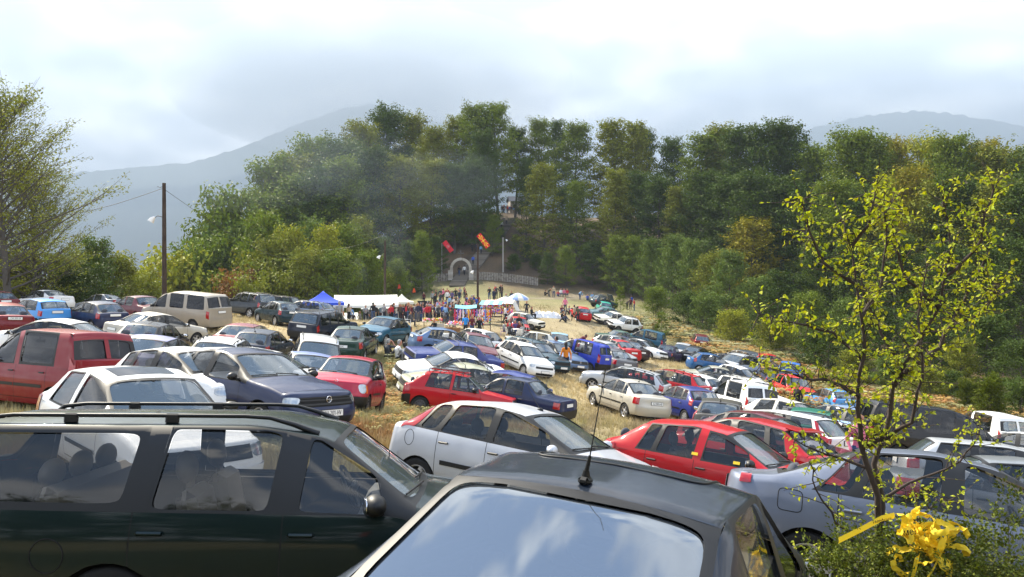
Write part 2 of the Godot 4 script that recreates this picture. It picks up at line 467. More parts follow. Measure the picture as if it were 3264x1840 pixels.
# name, kind, foliage, east, south, height, spread, turn, variant, label, category, group
const TREES := [
	["beech_tree", "beech", "green", -48.49, -150, 40.28, 0.9, 1.49, 0, "green beech, first along the crest counted from the valley", "tree", "trees on the crest of the hill"],
	["beech_tree", "beech", "olive", -45.44, -152, 37.85, 0.95, 3.42, 1, "olive beech, second along the crest counted from the valley", "tree", "trees on the crest of the hill"],
	["beech_tree", "beech", "green", -42.96, -158, 37.47, 1, 2.32, 2, "green beech, third along the crest counted from the valley", "tree", "trees on the crest of the hill"],
	["beech_tree", "beech", "deep", -35.51, -150, 32.38, 1, 3.79, 0, "dark green beech, fourth along the crest counted from the valley", "tree", "trees on the crest of the hill"],
	["beech_tree", "beech", "olive", -34.16, -165, 31.28, 0.95, 3.93, 1, "olive beech, fifth along the crest counted from the valley", "tree", "trees on the crest of the hill"],
	["beech_tree", "beech", "deep", -28.82, -172, 31.7, 1, 0.41, 2, "dark green beech, sixth along the crest counted from the valley", "tree", "trees on the crest of the hill"],
	["beech_tree", "open", "olive", -23.38, -178, 28.69, 1.12, 0.08, 0, "olive beech with bare lower trunk, seventh along the crest counted from the valley", "tree", "trees on the crest of the hill"],
	["beech_tree", "beech", "olive", -16.95, -160, 20.91, 1, 5.26, 1, "olive beech, eighth along the crest counted from the valley", "tree", "trees on the crest of the hill"],
	["beech_tree", "beech", "olive", -12.38, -166, 22.17, 1, 1.63, 2, "olive beech, ninth along the crest counted from the valley", "tree", "trees on the crest of the hill"],
	["beech_tree", "beech", "deep", -5.92, -150, 21.63, 0.8, 1.47, 0, "dark green beech, tenth along the crest counted from the valley", "tree", "trees on the crest of the hill"],
	["beech_tree", "beech", "green", -7.61, -160, 25.01, 0.95, 6.25, 1, "green beech, eleventh along the crest counted from the valley", "tree", "trees on the crest of the hill"],
	["beech_tree", "open", "green", -3.25, -158, 26.6, 0.95, 2.95, 1, "green beech with bare lower trunk, twelfth along the crest counted from the valley", "tree", "trees on the crest of the hill"],
	["beech_tree", "open", "deep", 0.81, -166, 20.99, 0.95, 5.25, 0, "dark green beech with bare lower trunk, thirteenth along the crest counted from the valley", "tree", "trees on the crest of the hill"],
	["beech_tree", "beech", "deep", 2.76, -150, 16.89, 0.6, 2.99, 1, "dark green beech, fourteenth along the crest counted from the valley", "tree", "trees on the crest of the hill"],
	["beech_tree", "open", "green", 5.35, -165, 23.55, 0.9, 4.01, 0, "green beech with bare lower trunk, fifteenth along the crest counted from the valley", "tree", "trees on the crest of the hill"],
	["beech_tree", "open", "deep", 9.48, -172, 23.24, 0.78, 0.95, 1, "dark green beech with bare lower trunk, sixteenth along the crest counted from the valley", "tree", "trees on the crest of the hill"],
	["beech_tree", "open", "green", 13.15, -160, 24.49, 1.06, 3.99, 0, "green beech with bare lower trunk, seventeenth along the crest counted from the valley", "tree", "trees on the crest of the hill"],
	["beech_tree", "slim", "olive", 21.67, -156, 26.46, 1.2, 5.45, 1, "olive slender beech, eighteenth along the crest counted from the valley", "tree", "trees on the crest of the hill"],
	["beech_tree", "slim", "olive", 26.12, -160, 25.75, 1.08, 3.29, 0, "olive slender beech, nineteenth along the crest counted from the valley", "tree", "trees on the crest of the hill"],
	["beech_tree", "open", "deep", 30.68, -165, 23.53, 0.67, 4.66, 1, "dark green beech with bare lower trunk, twentieth along the crest counted from the valley", "tree", "trees on the crest of the hill"],
	["beech_tree", "beech", "deep", 33.03, -152, 23.39, 0.8, 4.22, 2, "dark green beech, twenty-first along the crest counted from the valley", "tree", "trees on the crest of the hill"],
	["beech_tree", "slim", "green", 36.07, -146, 25.01, 1.32, 0.4, 1, "green slender beech, twenty-second along the crest counted from the valley", "tree", "trees on the crest of the hill"],
	["beech_tree", "slim", "olive", 40.13, -145, 26.55, 1.2, 4.76, 0, "olive slender beech, twenty-third along the crest counted from the valley", "tree", "trees on the crest of the hill"],
	["beech_tree", "beech", "deep", 42.05, -136, 26.71, 0.95, 3.71, 2, "dark green beech, twenty-fourth along the crest counted from the valley", "tree", "trees on the crest of the hill"],
	["beech_tree", "beech", "deep", 45.09, -132, 27.15, 1, 1.89, 0, "dark green beech, twenty-fifth along the crest counted from the valley", "tree", "trees on the crest of the hill"],
	["beech_tree", "beech", "deep", 48.98, -130, 26.5, 0.9, 0.19, 1, "dark green beech, twenty-sixth along the crest counted from the valley", "tree", "trees on the crest of the hill"],
	["beech_tree", "beech", "green", 51.49, -125, 23.5, 0.95, 5.44, 2, "green beech, twenty-seventh along the crest counted from the valley", "tree", "trees on the crest of the hill"],
	["beech_tree", "beech", "green", 52.29, -116, 26.48, 1, 2.97, 0, "green beech, twenty-eighth along the crest counted from the valley", "tree", "trees on the crest of the hill"],
	["beech_tree", "beech", "green", 55.27, -114, 25.23, 0.9, 4.51, 1, "green beech, twenty-ninth along the crest counted from the valley", "tree", "trees on the crest of the hill"],
	["beech_tree", "beech", "gold", 62.4, -120, 24.28, 0.85, 5.52, 2, "golden beech, thirtieth along the crest counted from the valley", "tree", "trees on the crest of the hill"],
	["beech_tree", "beech", "lime", 62.85, -110, 24.86, 0.95, 4.48, 0, "yellow-green beech, thirty-first along the crest counted from the valley", "tree", "trees on the crest of the hill"],
	["beech_tree", "beech", "green", 63.11, -105, 24.57, 0.85, 5.78, 1, "green beech, thirty-second along the crest counted from the valley", "tree", "trees on the crest of the hill"],
	["beech_tree", "beech", "gold", 68.89, -108, 23.64, 0.9, 2.48, 2, "golden beech, thirty-third along the crest counted from the valley", "tree", "trees on the crest of the hill"],
	["beech_tree", "beech", "olive", 67.41, -100, 22.32, 1, 5.03, 0, "olive beech, thirty-fourth along the crest counted from the valley", "tree", "trees on the crest of the hill"],
	["beech_tree", "beech", "deep", 65.25, -92, 20.91, 1, 2.79, 1, "dark green beech, thirty-fifth along the crest counted from the valley", "tree", "trees on the crest of the hill"],
	["beech_tree", "beech", "green", -43.86, -138, 34.34, 1.05, 5.88, 0, "green beech, first in the slope row counted from the valley", "tree", "trees on the slope of the hill"],
	["beech_tree", "beech", "green", -40.34, -140, 33.38, 1, 5.52, 1, "green beech, second in the slope row counted from the valley", "tree", "trees on the slope of the hill"],
	["beech_tree", "beech", "deep", -35.79, -140, 30.86, 1.1, 0.61, 2, "dark green beech, third in the slope row counted from the valley", "tree", "trees on the slope of the hill"],
	["beech_tree", "beech", "green", -31.32, -142, 27.82, 1.05, 0.85, 0, "green beech, fourth in the slope row counted from the valley", "tree", "trees on the slope of the hill"],
	["beech_tree", "beech", "deep", -27.07, -146, 25.4, 1.1, 1.36, 1, "dark green beech, fifth in the slope row counted from the valley", "tree", "trees on the slope of the hill"],
	["beech_tree", "beech", "olive", -21.79, -145, 21.15, 1.1, 6.06, 2, "olive beech, sixth in the slope row counted from the valley", "tree", "trees on the slope of the hill"],
	["beech_tree", "beech", "olive", -16.08, -143, 18.85, 1.1, 2.74, 0, "olive beech, seventh in the slope row counted from the valley", "tree", "trees on the slope of the hill"],
	["beech_tree", "beech", "deep", -11.36, -142, 17.43, 1.1, 3.94, 1, "dark green beech, eighth in the slope row counted from the valley", "tree", "trees on the slope of the hill"],
	["beech_tree", "beech", "deep", -7.63, -144, 17.46, 1, 1.89, 2, "dark green beech, ninth in the slope row counted from the valley", "tree", "trees on the slope of the hill"],
	["beech_tree", "slim", "olive", 6.27, -138, 19.7, 1.2, 3.19, 1, "olive slender beech, tenth in the slope row counted from the valley", "tree", "trees on the slope of the hill"],
	["beech_tree", "slim", "green", 12.23, -138, 16.99, 1.08, 2.42, 0, "green slender beech, eleventh in the slope row counted from the valley", "tree", "trees on the slope of the hill"],
	["beech_tree", "open", "deep", 10.05, -150, 12.3, 1.01, 2.2, 1, "dark green beech with bare lower trunk, twelfth in the slope row counted from the valley", "tree", "trees on the slope of the hill"],
	["beech_tree", "slim", "olive", 18.8, -138, 20.02, 1.08, 3.67, 0, "olive slender beech, thirteenth in the slope row counted from the valley", "tree", "trees on the slope of the hill"],
	["beech_tree", "beech", "deep", 23.61, -140, 19.31, 0.9, 3.67, 1, "dark green beech, fourteenth in the slope row counted from the valley", "tree", "trees on the slope of the hill"],
	["beech_tree", "beech", "deep", 26.54, -132, 19.28, 1, 5.68, 2, "dark green beech, fifteenth in the slope row counted from the valley", "tree", "trees on the slope of the hill"],
	["beech_tree", "slim", "olive", 29.34, -128, 18.09, 0.9, 4.28, 1, "olive slender beech, sixteenth in the slope row counted from the valley", "tree", "trees on the slope of the hill"],
	["beech_tree", "beech", "deep", 32.31, -124, 20.3, 1, 5.83, 1, "dark green beech, seventeenth in the slope row counted from the valley", "tree", "trees on the slope of the hill"],
	["beech_tree", "beech", "deep", 34.89, -118, 19.93, 1, 5.38, 2, "dark green beech, eighteenth in the slope row counted from the valley", "tree", "trees on the slope of the hill"],
	["beech_tree", "beech", "deep", 37.35, -112, 20.74, 1, 6.22, 0, "dark green beech, nineteenth in the slope row counted from the valley", "tree", "trees on the slope of the hill"],
	["beech_tree", "round", "gold", 34.49, -106, 13.52, 1.2, 4.22, 1, "golden broadleaf tree, twentieth in the slope row counted from the valley", "tree", "trees on the slope of the hill"],
	["beech_tree", "beech", "deep", 40.11, -108, 20.19, 1, 1.02, 2, "dark green beech, twenty-first in the slope row counted from the valley", "tree", "trees on the slope of the hill"],
	["beech_tree", "beech", "deep", 42.27, -104, 18.52, 1, 5.4, 0, "dark green beech, twenty-second in the slope row counted from the valley", "tree", "trees on the slope of the hill"],
	["beech_tree", "beech", "green", 43.54, -98, 19.59, 1, 6.06, 1, "green beech, twenty-third in the slope row counted from the valley", "tree", "trees on the slope of the hill"],
	["beech_tree", "beech", "deep", 45.81, -95, 17.88, 1, 5.68, 2, "dark green beech, twenty-fourth in the slope row counted from the valley", "tree", "trees on the slope of the hill"],
	["beech_tree", "beech", "lime", 46.85, -92, 19.75, 0.8, 3.57, 0, "yellow-green beech, twenty-fifth in the slope row counted from the valley", "tree", "trees on the slope of the hill"],
	["beech_tree", "beech", "gold", 48.75, -90, 20.47, 0.85, 4.48, 1, "golden beech, twenty-sixth in the slope row counted from the valley", "tree", "trees on the slope of the hill"],
	["beech_tree", "beech", "olive", 49.83, -86, 18.72, 1, 1.33, 2, "olive beech, twenty-seventh in the slope row counted from the valley", "tree", "trees on the slope of the hill"],
	["beech_tree", "beech", "deep", 51.85, -84, 18.81, 1.05, 5.22, 0, "dark green beech, twenty-eighth in the slope row counted from the valley", "tree", "trees on the slope of the hill"],
	["beech_tree", "beech", "olive", 52.84, -80, 17.9, 1.05, 3.6, 1, "olive beech, twenty-ninth in the slope row counted from the valley", "tree", "trees on the slope of the hill"],
	["beech_tree", "beech", "deep", 53.49, -76, 17.75, 1.1, 1.79, 2, "dark green beech, thirtieth in the slope row counted from the valley", "tree", "trees on the slope of the hill"],
	["beech_tree", "beech", "deep", 38.21, -82, 12.49, 1, 0.4, 0, "dark green beech, thirty-first in the slope row counted from the valley", "tree", "trees on the slope of the hill"],
	["beech_tree", "beech", "deep", 39.93, -76, 12.85, 1, 5.36, 1, "dark green beech, thirty-second in the slope row counted from the valley", "tree", "trees on the slope of the hill"],
	["beech_tree", "beech", "deep", 40.94, -70, 11.87, 1, 6.22, 2, "dark green beech, thirty-third in the slope row counted from the valley", "tree", "trees on the slope of the hill"],
	["beech_tree", "beech", "deep", 42.53, -66, 11.27, 1, 0.56, 0, "dark green beech, thirty-fourth in the slope row counted from the valley", "tree", "trees on the slope of the hill"],
	["beech_tree", "beech", "deep", 43.3, -62, 11.67, 1.1, 5.03, 1, "dark green beech, thirty-fifth in the slope row counted from the valley", "tree", "trees on the slope of the hill"],
	["beech_tree", "beech", "deep", 35.42, -86, 11.5, 1, 2.58, 2, "dark green beech, thirty-sixth in the slope row counted from the valley", "tree", "trees on the slope of the hill"],
	["shrub", "bushy", "lime", -45.84, -100, 24.62, 0.72, 0.95, 0, "yellow-green shrub, first at the wood edge behind the marquee", "shrub", "trees and shrubs at the wood edge"],
	["edge_tree", "round", "green", -44.55, -102, 25.43, 0.58, 1.85, 1, "green broadleaf tree, second at the wood edge behind the marquee", "tree", "trees and shrubs at the wood edge"],
	["edge_tree", "round", "green", -44, -106, 27.68, 0.65, 4.83, 2, "green broadleaf tree, third at the wood edge behind the marquee", "tree", "trees and shrubs at the wood edge"],
	["edge_tree", "round", "green", -43.89, -116, 35.7, 0.72, 5.48, 0, "green broadleaf tree, fourth at the wood edge behind the marquee", "tree", "trees and shrubs at the wood edge"],
	["edge_tree", "round", "bluegreen", -44.07, -112, 29.47, 0.72, 0.28, 1, "grey-green broadleaf tree, fifth at the wood edge behind the marquee", "tree", "trees and shrubs at the wood edge"],
	["edge_tree", "round", "green", -39.23, -112, 28.25, 0.72, 3.86, 2, "green broadleaf tree, sixth at the wood edge behind the marquee", "tree", "trees and shrubs at the wood edge"],
	["edge_tree", "round", "green", -34.46, -104, 23.67, 0.65, 0.28, 0, "green broadleaf tree, seventh at the wood edge behind the marquee", "tree", "trees and shrubs at the wood edge"],
	["shrub", "bushy", "olive", -32.93, -94, 17.09, 0.72, 4.51, 1, "olive shrub, eighth at the wood edge behind the marquee", "shrub", "trees and shrubs at the wood edge"],
	["edge_tree", "round", "olive", -31.35, -97, 18.13, 0.74, 2.08, 2, "olive broadleaf tree, ninth at the wood edge behind the marquee", "tree", "trees and shrubs at the wood edge"],
	["edge_tree", "round", "lime", -29.89, -100, 18.62, 0.66, 5.53, 0, "yellow-green broadleaf tree, tenth at the wood edge behind the marquee", "tree", "trees and shrubs at the wood edge"],
	["edge_tree", "round", "bluegreen", -28.53, -106, 19.55, 0.58, 6.16, 1, "grey-green broadleaf tree, eleventh at the wood edge behind the marquee", "tree", "trees and shrubs at the wood edge"],
	["edge_tree", "round", "olive", -25.76, -92, 13.06, 0.87, 3.17, 2, "olive broadleaf tree, twelfth at the wood edge behind the marquee", "tree", "trees and shrubs at the wood edge"],
	["edge_tree", "round", "lime", -24.01, -97, 15.29, 0.73, 6.27, 0, "yellow-green broadleaf tree, thirteenth at the wood edge behind the marquee", "tree", "trees and shrubs at the wood edge"],
	["edge_tree", "round", "green", -21.78, -92, 11.1, 0.95, 1.94, 1, "green broadleaf tree, fourteenth at the wood edge behind the marquee", "tree", "trees and shrubs at the wood edge"],
	["edge_tree", "round", "green", -23.66, -106, 16.2, 0.71, 0.48, 2, "green broadleaf tree, fifteenth at the wood edge behind the marquee", "tree", "trees and shrubs at the wood edge"],
	["edge_tree", "round", "olive", -22.77, -110, 16.23, 0.63, 3.77, 0, "olive broadleaf tree, sixteenth at the wood edge behind the marquee", "tree", "trees and shrubs at the wood edge"],
	["shrub", "bushy", "olive", -27.63, -90, 11.4, 0.79, 0.2, 1, "olive shrub, seventeenth at the wood edge behind the marquee", "shrub", "trees and shrubs at the wood edge"],
	["shrub", "bushy", "rusty", -34.21, -92, 14.98, 0.65, 1.24, 2, "rust-brown shrub, eighteenth at the wood edge behind the marquee", "shrub", "trees and shrubs at the wood edge"],
	["shrub", "bushy", "olive", -30.82, -88, 12.28, 0.72, 2.56, 0, "olive shrub, nineteenth at the wood edge behind the marquee", "shrub", "trees and shrubs at the wood edge"],
	["edge_tree", "round", "green", -19.49, -98, 10.15, 0.89, 3.83, 1, "green broadleaf tree, twentieth at the wood edge behind the marquee", "tree", "trees and shrubs at the wood edge"],
	["edge_tree", "round", "deep", -20.46, -112, 12.47, 0.9, 0.98, 2, "dark green broadleaf tree, twenty-first at the wood edge behind the marquee", "tree", "trees and shrubs at the wood edge"],
	["edge_tree", "round", "green", -16.19, -104, 7.49, 0.86, 0.27, 0, "green broadleaf tree, twenty-second at the wood edge behind the marquee", "tree", "trees and shrubs at the wood edge"],
	["edge_tree", "round", "green", -14.66, -120, 9.74, 0.71, 5.45, 1, "green broadleaf tree, twenty-third at the wood edge behind the marquee", "tree", "trees and shrubs at the wood edge"],
	["edge_tree", "round", "deep", -17.01, -122, 8.75, 0.86, 1.97, 2, "dark green broadleaf tree, twenty-fourth at the wood edge behind the marquee", "tree", "trees and shrubs at the wood edge"],
	["edge_tree", "round", "deep", -13.21, -130, 6.79, 1.03, 6.02, 0, "dark green broadleaf tree, twenty-fifth at the wood edge behind the marquee", "tree", "trees and shrubs at the wood edge"],
	["shrub", "bushy", "olive", -18.08, -102, 7.25, 0.83, 5.63, 1, "olive shrub, twenty-sixth at the wood edge behind the marquee", "shrub", "trees and shrubs at the wood edge"],
	["edge_tree", "round", "green", -3.78, -140, 7.51, 0.92, 2.37, 0, "green broadleaf tree, first of the margin from gate to bracken", "tree", "trees and shrubs on the meadow margin"],
	["edge_tree", "round", "deep", -2.08, -148, 2.89, 0.8, 2.89, 1, "dark green broadleaf tree, second of the margin from gate to bracken", "tree", "trees and shrubs on the meadow margin"],
	["edge_tree", "round", "green", 0.62, -144, 3.26, 0.92, 3.27, 2, "green broadleaf tree, third of the margin from gate to bracken", "tree", "trees and shrubs on the meadow margin"],
	["edge_tree", "round", "deep", 2.76, -138, 3.81, 0.92, 4.04, 0, "dark green broadleaf tree, fourth of the margin from gate to bracken", "tree", "trees and shrubs on the meadow margin"],
	["shrub", "bushy", "deep", 4.13, -134, 2.93, 1.03, 3.74, 1, "dark green shrub, fifth of the margin from gate to bracken", "shrub", "trees and shrubs on the meadow margin"],
	["shrub", "bushy", "deep", 0.14, -132, 3.1, 1.15, 3.51, 2, "dark green shrub, sixth of the margin from gate to bracken", "shrub", "trees and shrubs on the meadow margin"],
	["edge_tree", "round", "deep", 6.13, -126, 5.21, 0.92, 3.89, 0, "dark green broadleaf tree, seventh of the margin from gate to bracken", "tree", "trees and shrubs on the meadow margin"],
	["edge_tree", "round", "green", 9.33, -126, 6.75, 0.92, 5.91, 1, "green broadleaf tree, eighth of the margin from gate to bracken", "tree", "trees and shrubs on the meadow margin"],
	["edge_tree", "round", "deep", 13.98, -128, 7.56, 1.03, 3.18, 2, "dark green broadleaf tree, ninth of the margin from gate to bracken", "tree", "trees and shrubs on the meadow margin"],
	["edge_tree", "round", "green", 17.23, -124, 9.09, 0.94, 2.71, 0, "green broadleaf tree, tenth of the margin from gate to bracken", "tree", "trees and shrubs on the meadow margin"],
	["edge_tree", "round", "green", 19.92, -122, 9.44, 0.82, 4.52, 1, "green broadleaf tree, eleventh of the margin from gate to bracken", "tree", "trees and shrubs on the meadow margin"],
	["edge_tree", "round", "bluegreen", 22.07, -116, 9.89, 0.8, 1.49, 2, "grey-green broadleaf tree, twelfth of the margin from gate to bracken", "tree", "trees and shrubs on the meadow margin"],
	["edge_tree", "round", "bluegreen", 23.9, -110, 10.76, 0.87, 1.89, 0, "grey-green broadleaf tree, thirteenth of the margin from gate to bracken", "tree", "trees and shrubs on the meadow margin"],
	["edge_tree", "round", "bluegreen", 25.69, -104, 10.61, 0.78, 6.14, 1, "grey-green broadleaf tree, fourteenth of the margin from gate to bracken", "tree", "trees and shrubs on the meadow margin"],
	["edge_tree", "round", "olive", 26.32, -97, 9.45, 0.93, 3.27, 2, "olive broadleaf tree, fifteenth of the margin from gate to bracken", "tree", "trees and shrubs on the meadow margin"],
	["edge_tree", "round", "bluegreen", 27.2, -92, 9.89, 0.91, 3.44, 0, "grey-green broadleaf tree, sixteenth of the margin from gate to bracken", "tree", "trees and shrubs on the meadow margin"],
	["shrub", "bushy", "green", 18.85, -95, 4.32, 0.97, 0.07, 1, "green shrub, seventeenth of the margin from gate to bracken", "shrub", "trees and shrubs on the meadow margin"],
	["shrub", "bushy", "deep", 20.55, -88, 4.79, 1.02, 2.61, 2, "dark green shrub, eighteenth of the margin from gate to bracken", "shrub", "trees and shrubs on the meadow margin"],
	["shrub", "bushy", "bluegreen", 22.34, -84, 5.22, 0.98, 3.64, 0, "grey-green shrub, nineteenth of the margin from gate to bracken", "shrub", "trees and shrubs on the meadow margin"],
	["shrub", "bushy", "lime", 23.29, -76, 4.23, 1.09, 0.13, 1, "yellow-green shrub, twentieth of the margin from gate to bracken", "shrub", "trees and shrubs on the meadow margin"],
	["edge_tree", "round", "bluegreen", 28.02, -84, 7.59, 1.03, 3.87, 2, "grey-green broadleaf tree, twenty-first of the margin from gate to bracken", "tree", "trees and shrubs on the meadow margin"],
	["edge_tree", "round", "deep", 29.06, -80, 8.26, 0.99, 3.97, 0, "dark green broadleaf tree, twenty-second of the margin from gate to bracken", "tree", "trees and shrubs on the meadow margin"],
	["shrub", "bushy", "olive", 25.43, -70, 4.09, 1.11, 0.38, 1, "olive shrub, twenty-third of the margin from gate to bracken", "shrub", "trees and shrubs on the meadow margin"],
	["edge_tree", "round", "green", 28.88, -72, 6.48, 1.03, 3.94, 2, "green broadleaf tree, twenty-fourth of the margin from gate to bracken", "tree", "trees and shrubs on the meadow margin"],
	["shrub", "bushy", "deep", 25.87, -62, 3.96, 1.12, 2.93, 0, "dark green shrub, twenty-fifth of the margin from gate to bracken", "shrub", "trees and shrubs on the meadow margin"],
	["edge_tree", "round", "bluegreen", 30.04, -66, 6.25, 1.03, 4.27, 1, "grey-green broadleaf tree, twenty-sixth of the margin from gate to bracken", "tree", "trees and shrubs on the meadow margin"],
	["shrub", "bushy", "olive", 25.79, -56, 2.95, 1.15, 2.21, 2, "olive shrub, twenty-seventh of the margin from gate to bracken", "shrub", "trees and shrubs on the meadow margin"],
	["edge_tree", "round", "deep", 30.23, -60, 5.99, 1.15, 4.44, 0, "dark green broadleaf tree, twenty-eighth of the margin from gate to bracken", "tree", "trees and shrubs on the meadow margin"],
	["shrub", "bushy", "bluegreen", 26.76, -52, 2.81, 1.26, 4.63, 1, "grey-green shrub, twenty-ninth of the margin from gate to bracken", "shrub", "trees and shrubs on the meadow margin"],
	["edge_tree", "round", "deep", 31.24, -56, 5.6, 1.15, 0.14, 2, "dark green broadleaf tree, thirtieth of the margin from gate to bracken", "tree", "trees and shrubs on the meadow margin"],
	["shrub", "bushy", "olive", 27.04, -48, 2.52, 1.26, 0.38, 0, "olive shrub, thirty-first of the margin from gate to bracken", "shrub", "trees and shrubs on the meadow margin"],
	["edge_tree", "round", "olive", 31.82, -52, 4.05, 1.03, 4.25, 1, "olive broadleaf tree, thirty-second of the margin from gate to bracken", "tree", "trees and shrubs on the meadow margin"],
	["shrub", "juniper", "juniper", 24.9, -38, 2.83, 1.15, 6.05, 0, "juniper-green juniper, thirty-third of the margin from gate to bracken", "shrub", "trees and shrubs on the meadow margin"],
	["shrub", "juniper", "juniper", 26.15, -42, 2.2, 1.03, 1.58, 0, "juniper-green juniper, thirty-fourth of the margin from gate to bracken", "shrub", "trees and shrubs on the meadow margin"],
	["edge_tree", "round", "deep", 34.79, -54, 5.67, 1.26, 2.87, 1, "dark green broadleaf tree, thirty-fifth of the margin from gate to bracken", "tree", "trees and shrubs on the meadow margin"],
	["edge_tree", "round", "deep", 33.26, -48, 4.2, 1.15, 3.72, 2, "dark green broadleaf tree, thirty-sixth of the margin from gate to bracken", "tree", "trees and shrubs on the meadow margin"],
	["shrub", "bushy", "deep", 27.72, -40, 2.51, 1.26, 2.01, 0, "dark green shrub, thirty-seventh of the margin from gate to bracken", "shrub", "trees and shrubs on the meadow margin"],
	["shrub", "bushy", "deep", 29.78, -50, 2.2, 1.15, 2.29, 1, "dark green shrub, thirty-eighth of the margin from gate to bracken", "shrub", "trees and shrubs on the meadow margin"],
	["sapling", "sapling", "green", 13.23, -90, 3.52, 1.09, 1.96, 0, "green young tree, first sapling standing free beside the upper row", "tree", "saplings on the meadow"],
	["sapling", "sapling", "green", 15.49, -76, 2.99, 1.38, 2.32, 1, "green young tree, second sapling standing free beside the upper row", "tree", "saplings on the meadow"],
	["edge_tree", "autumn", "autumn", -34.54, -50, 14.21, 1.09, 3.74, 0, "thin-leaved autumn half bare tree, first beyond the back row of cars", "tree", "trees beyond the back row"],
	["edge_tree", "autumn", "autumn", -41.11, -56, 15.55, 1.15, 1.89, 0, "thin-leaved autumn half bare tree, second beyond the back row of cars", "tree", "trees beyond the back row"],
	["edge_tree", "autumn", "autumn", -37.87, -58, 11.96, 1.03, 2.37, 0, "thin-leaved autumn half bare tree, third beyond the back row of cars", "tree", "trees beyond the back row"],
	["edge_tree", "round", "bluegreen", -37.39, -66, 10.06, 0.8, 4.85, 0, "grey-green broadleaf tree, fourth beyond the back row of cars", "tree", "trees beyond the back row"],
	["edge_tree", "round", "olive", -35.95, -68, 9.2, 0.83, 0.17, 1, "olive broadleaf tree, fifth beyond the back row of cars", "tree", "trees beyond the back row"],
	["shrub", "bushy", "green", -39.02, -64, 8.63, 0.76, 3.57, 2, "green shrub, sixth beyond the back row of cars", "shrub", "trees beyond the back row"],
	["shrub", "bushy", "olive", -38.85, -60, 6.64, 0.95, 4.62, 0, "olive shrub, seventh beyond the back row of cars", "shrub", "trees beyond the back row"],
	["shrub", "bushy", "olive", -42.16, -62, 8.73, 0.83, 1.95, 1, "olive shrub, eighth beyond the back row of cars", "shrub", "trees beyond the back row"],
	["shrub", "bushy", "olive", -36.31, -72, 9.53, 0.65, 1.4, 2, "olive shrub, ninth beyond the back row of cars", "shrub", "trees beyond the back row"],
	["shrub", "bushy", "deep", -35.29, -60, 5.26, 0.98, 5.05, 0, "dark green shrub, tenth beyond the back row of cars", "shrub", "trees beyond the back row"],
	["edge_tree", "round", "deep", -9, 9, 7.72, 1.1, 1.18, 0, "dark green broadleaf tree behind the viewpoint, first of ten", "tree", "trees behind the viewpoint"],
	["edge_tree", "round", "deep", -5, 11, 8.31, 1.1, 4.38, 1, "dark green broadleaf tree behind the viewpoint, second of ten", "tree", "trees behind the viewpoint"],
	["edge_tree", "round", "deep", -1, 9.5, 7.31, 1.1, 2.02, 2, "dark green broadleaf tree behind the viewpoint, third of ten", "tree", "trees behind the viewpoint"],
	["edge_tree", "round", "deep", 3.5, 11, 8, 1.1, 5.23, 0, "dark green broadleaf tree behind the viewpoint, fourth of ten", "tree", "trees behind the viewpoint"],
	["edge_tree", "round", "deep", 8, 9, 8.32, 1.1, 5.37, 1, "dark green broadleaf tree behind the viewpoint, fifth of ten", "tree", "trees behind the viewpoint"],
	["edge_tree", "round", "deep", -13, 5, 7.51, 1.1, 2.11, 2, "dark green broadleaf tree behind the viewpoint, sixth of ten", "tree", "trees behind the viewpoint"],
	["edge_tree", "round", "deep", 13, 5, 8.95, 1.1, 5.56, 0, "dark green broadleaf tree behind the viewpoint, seventh of ten", "tree", "trees behind the viewpoint"],
	["edge_tree", "round", "deep", -3, 15, 8.35, 1.1, 1.41, 1, "dark green broadleaf tree behind the viewpoint, eighth of ten", "tree", "trees behind the viewpoint"],
	["edge_tree", "round", "deep", 6, 15, 7.36, 1.1, 3.33, 2, "dark green broadleaf tree behind the viewpoint, ninth of ten", "tree", "trees behind the viewpoint"],
	["edge_tree", "round", "deep", -10, 15, 7.57, 1.1, 5.07, 0, "dark green broadleaf tree behind the viewpoint, tenth of ten", "tree", "trees behind the viewpoint"],
]
const BRACKEN := [
	["green and rust bracken on the bank below the margin shrubs", 18.47, -88, 25.43, -68, 2.2, 900, 1.25, 1.2],
	["rust-coloured bracken where the bank meets the packed rows", 21.28, -74, 22.64, -57, 1.6, 700, 1.2, 0.2],
	["rust bracken behind the shrub and the black van", 20.55, -48, 23.25, -38, 2.4, 800, 1.1, 0.3],
	["yellow bracken by the juniper", 22.22, -37, 24.11, -34, 1.5, 300, 1, 0.6],
	["dry red-brown bracken on the grass beside the cherry red car", -3.15, -14.5, -2.55, -17.5, 0.9, 150, 0.3, 0],
	["brown bracken on the bank behind the red boxy estate", -3.77, -22, -4.51, -31, 1, 200, 0.42, 0.1],
	["weeds and bracken on the slope of the picnickers", -4.96, -33, -4.44, -36, 0.7, 60, 0.35, 1.8],
]
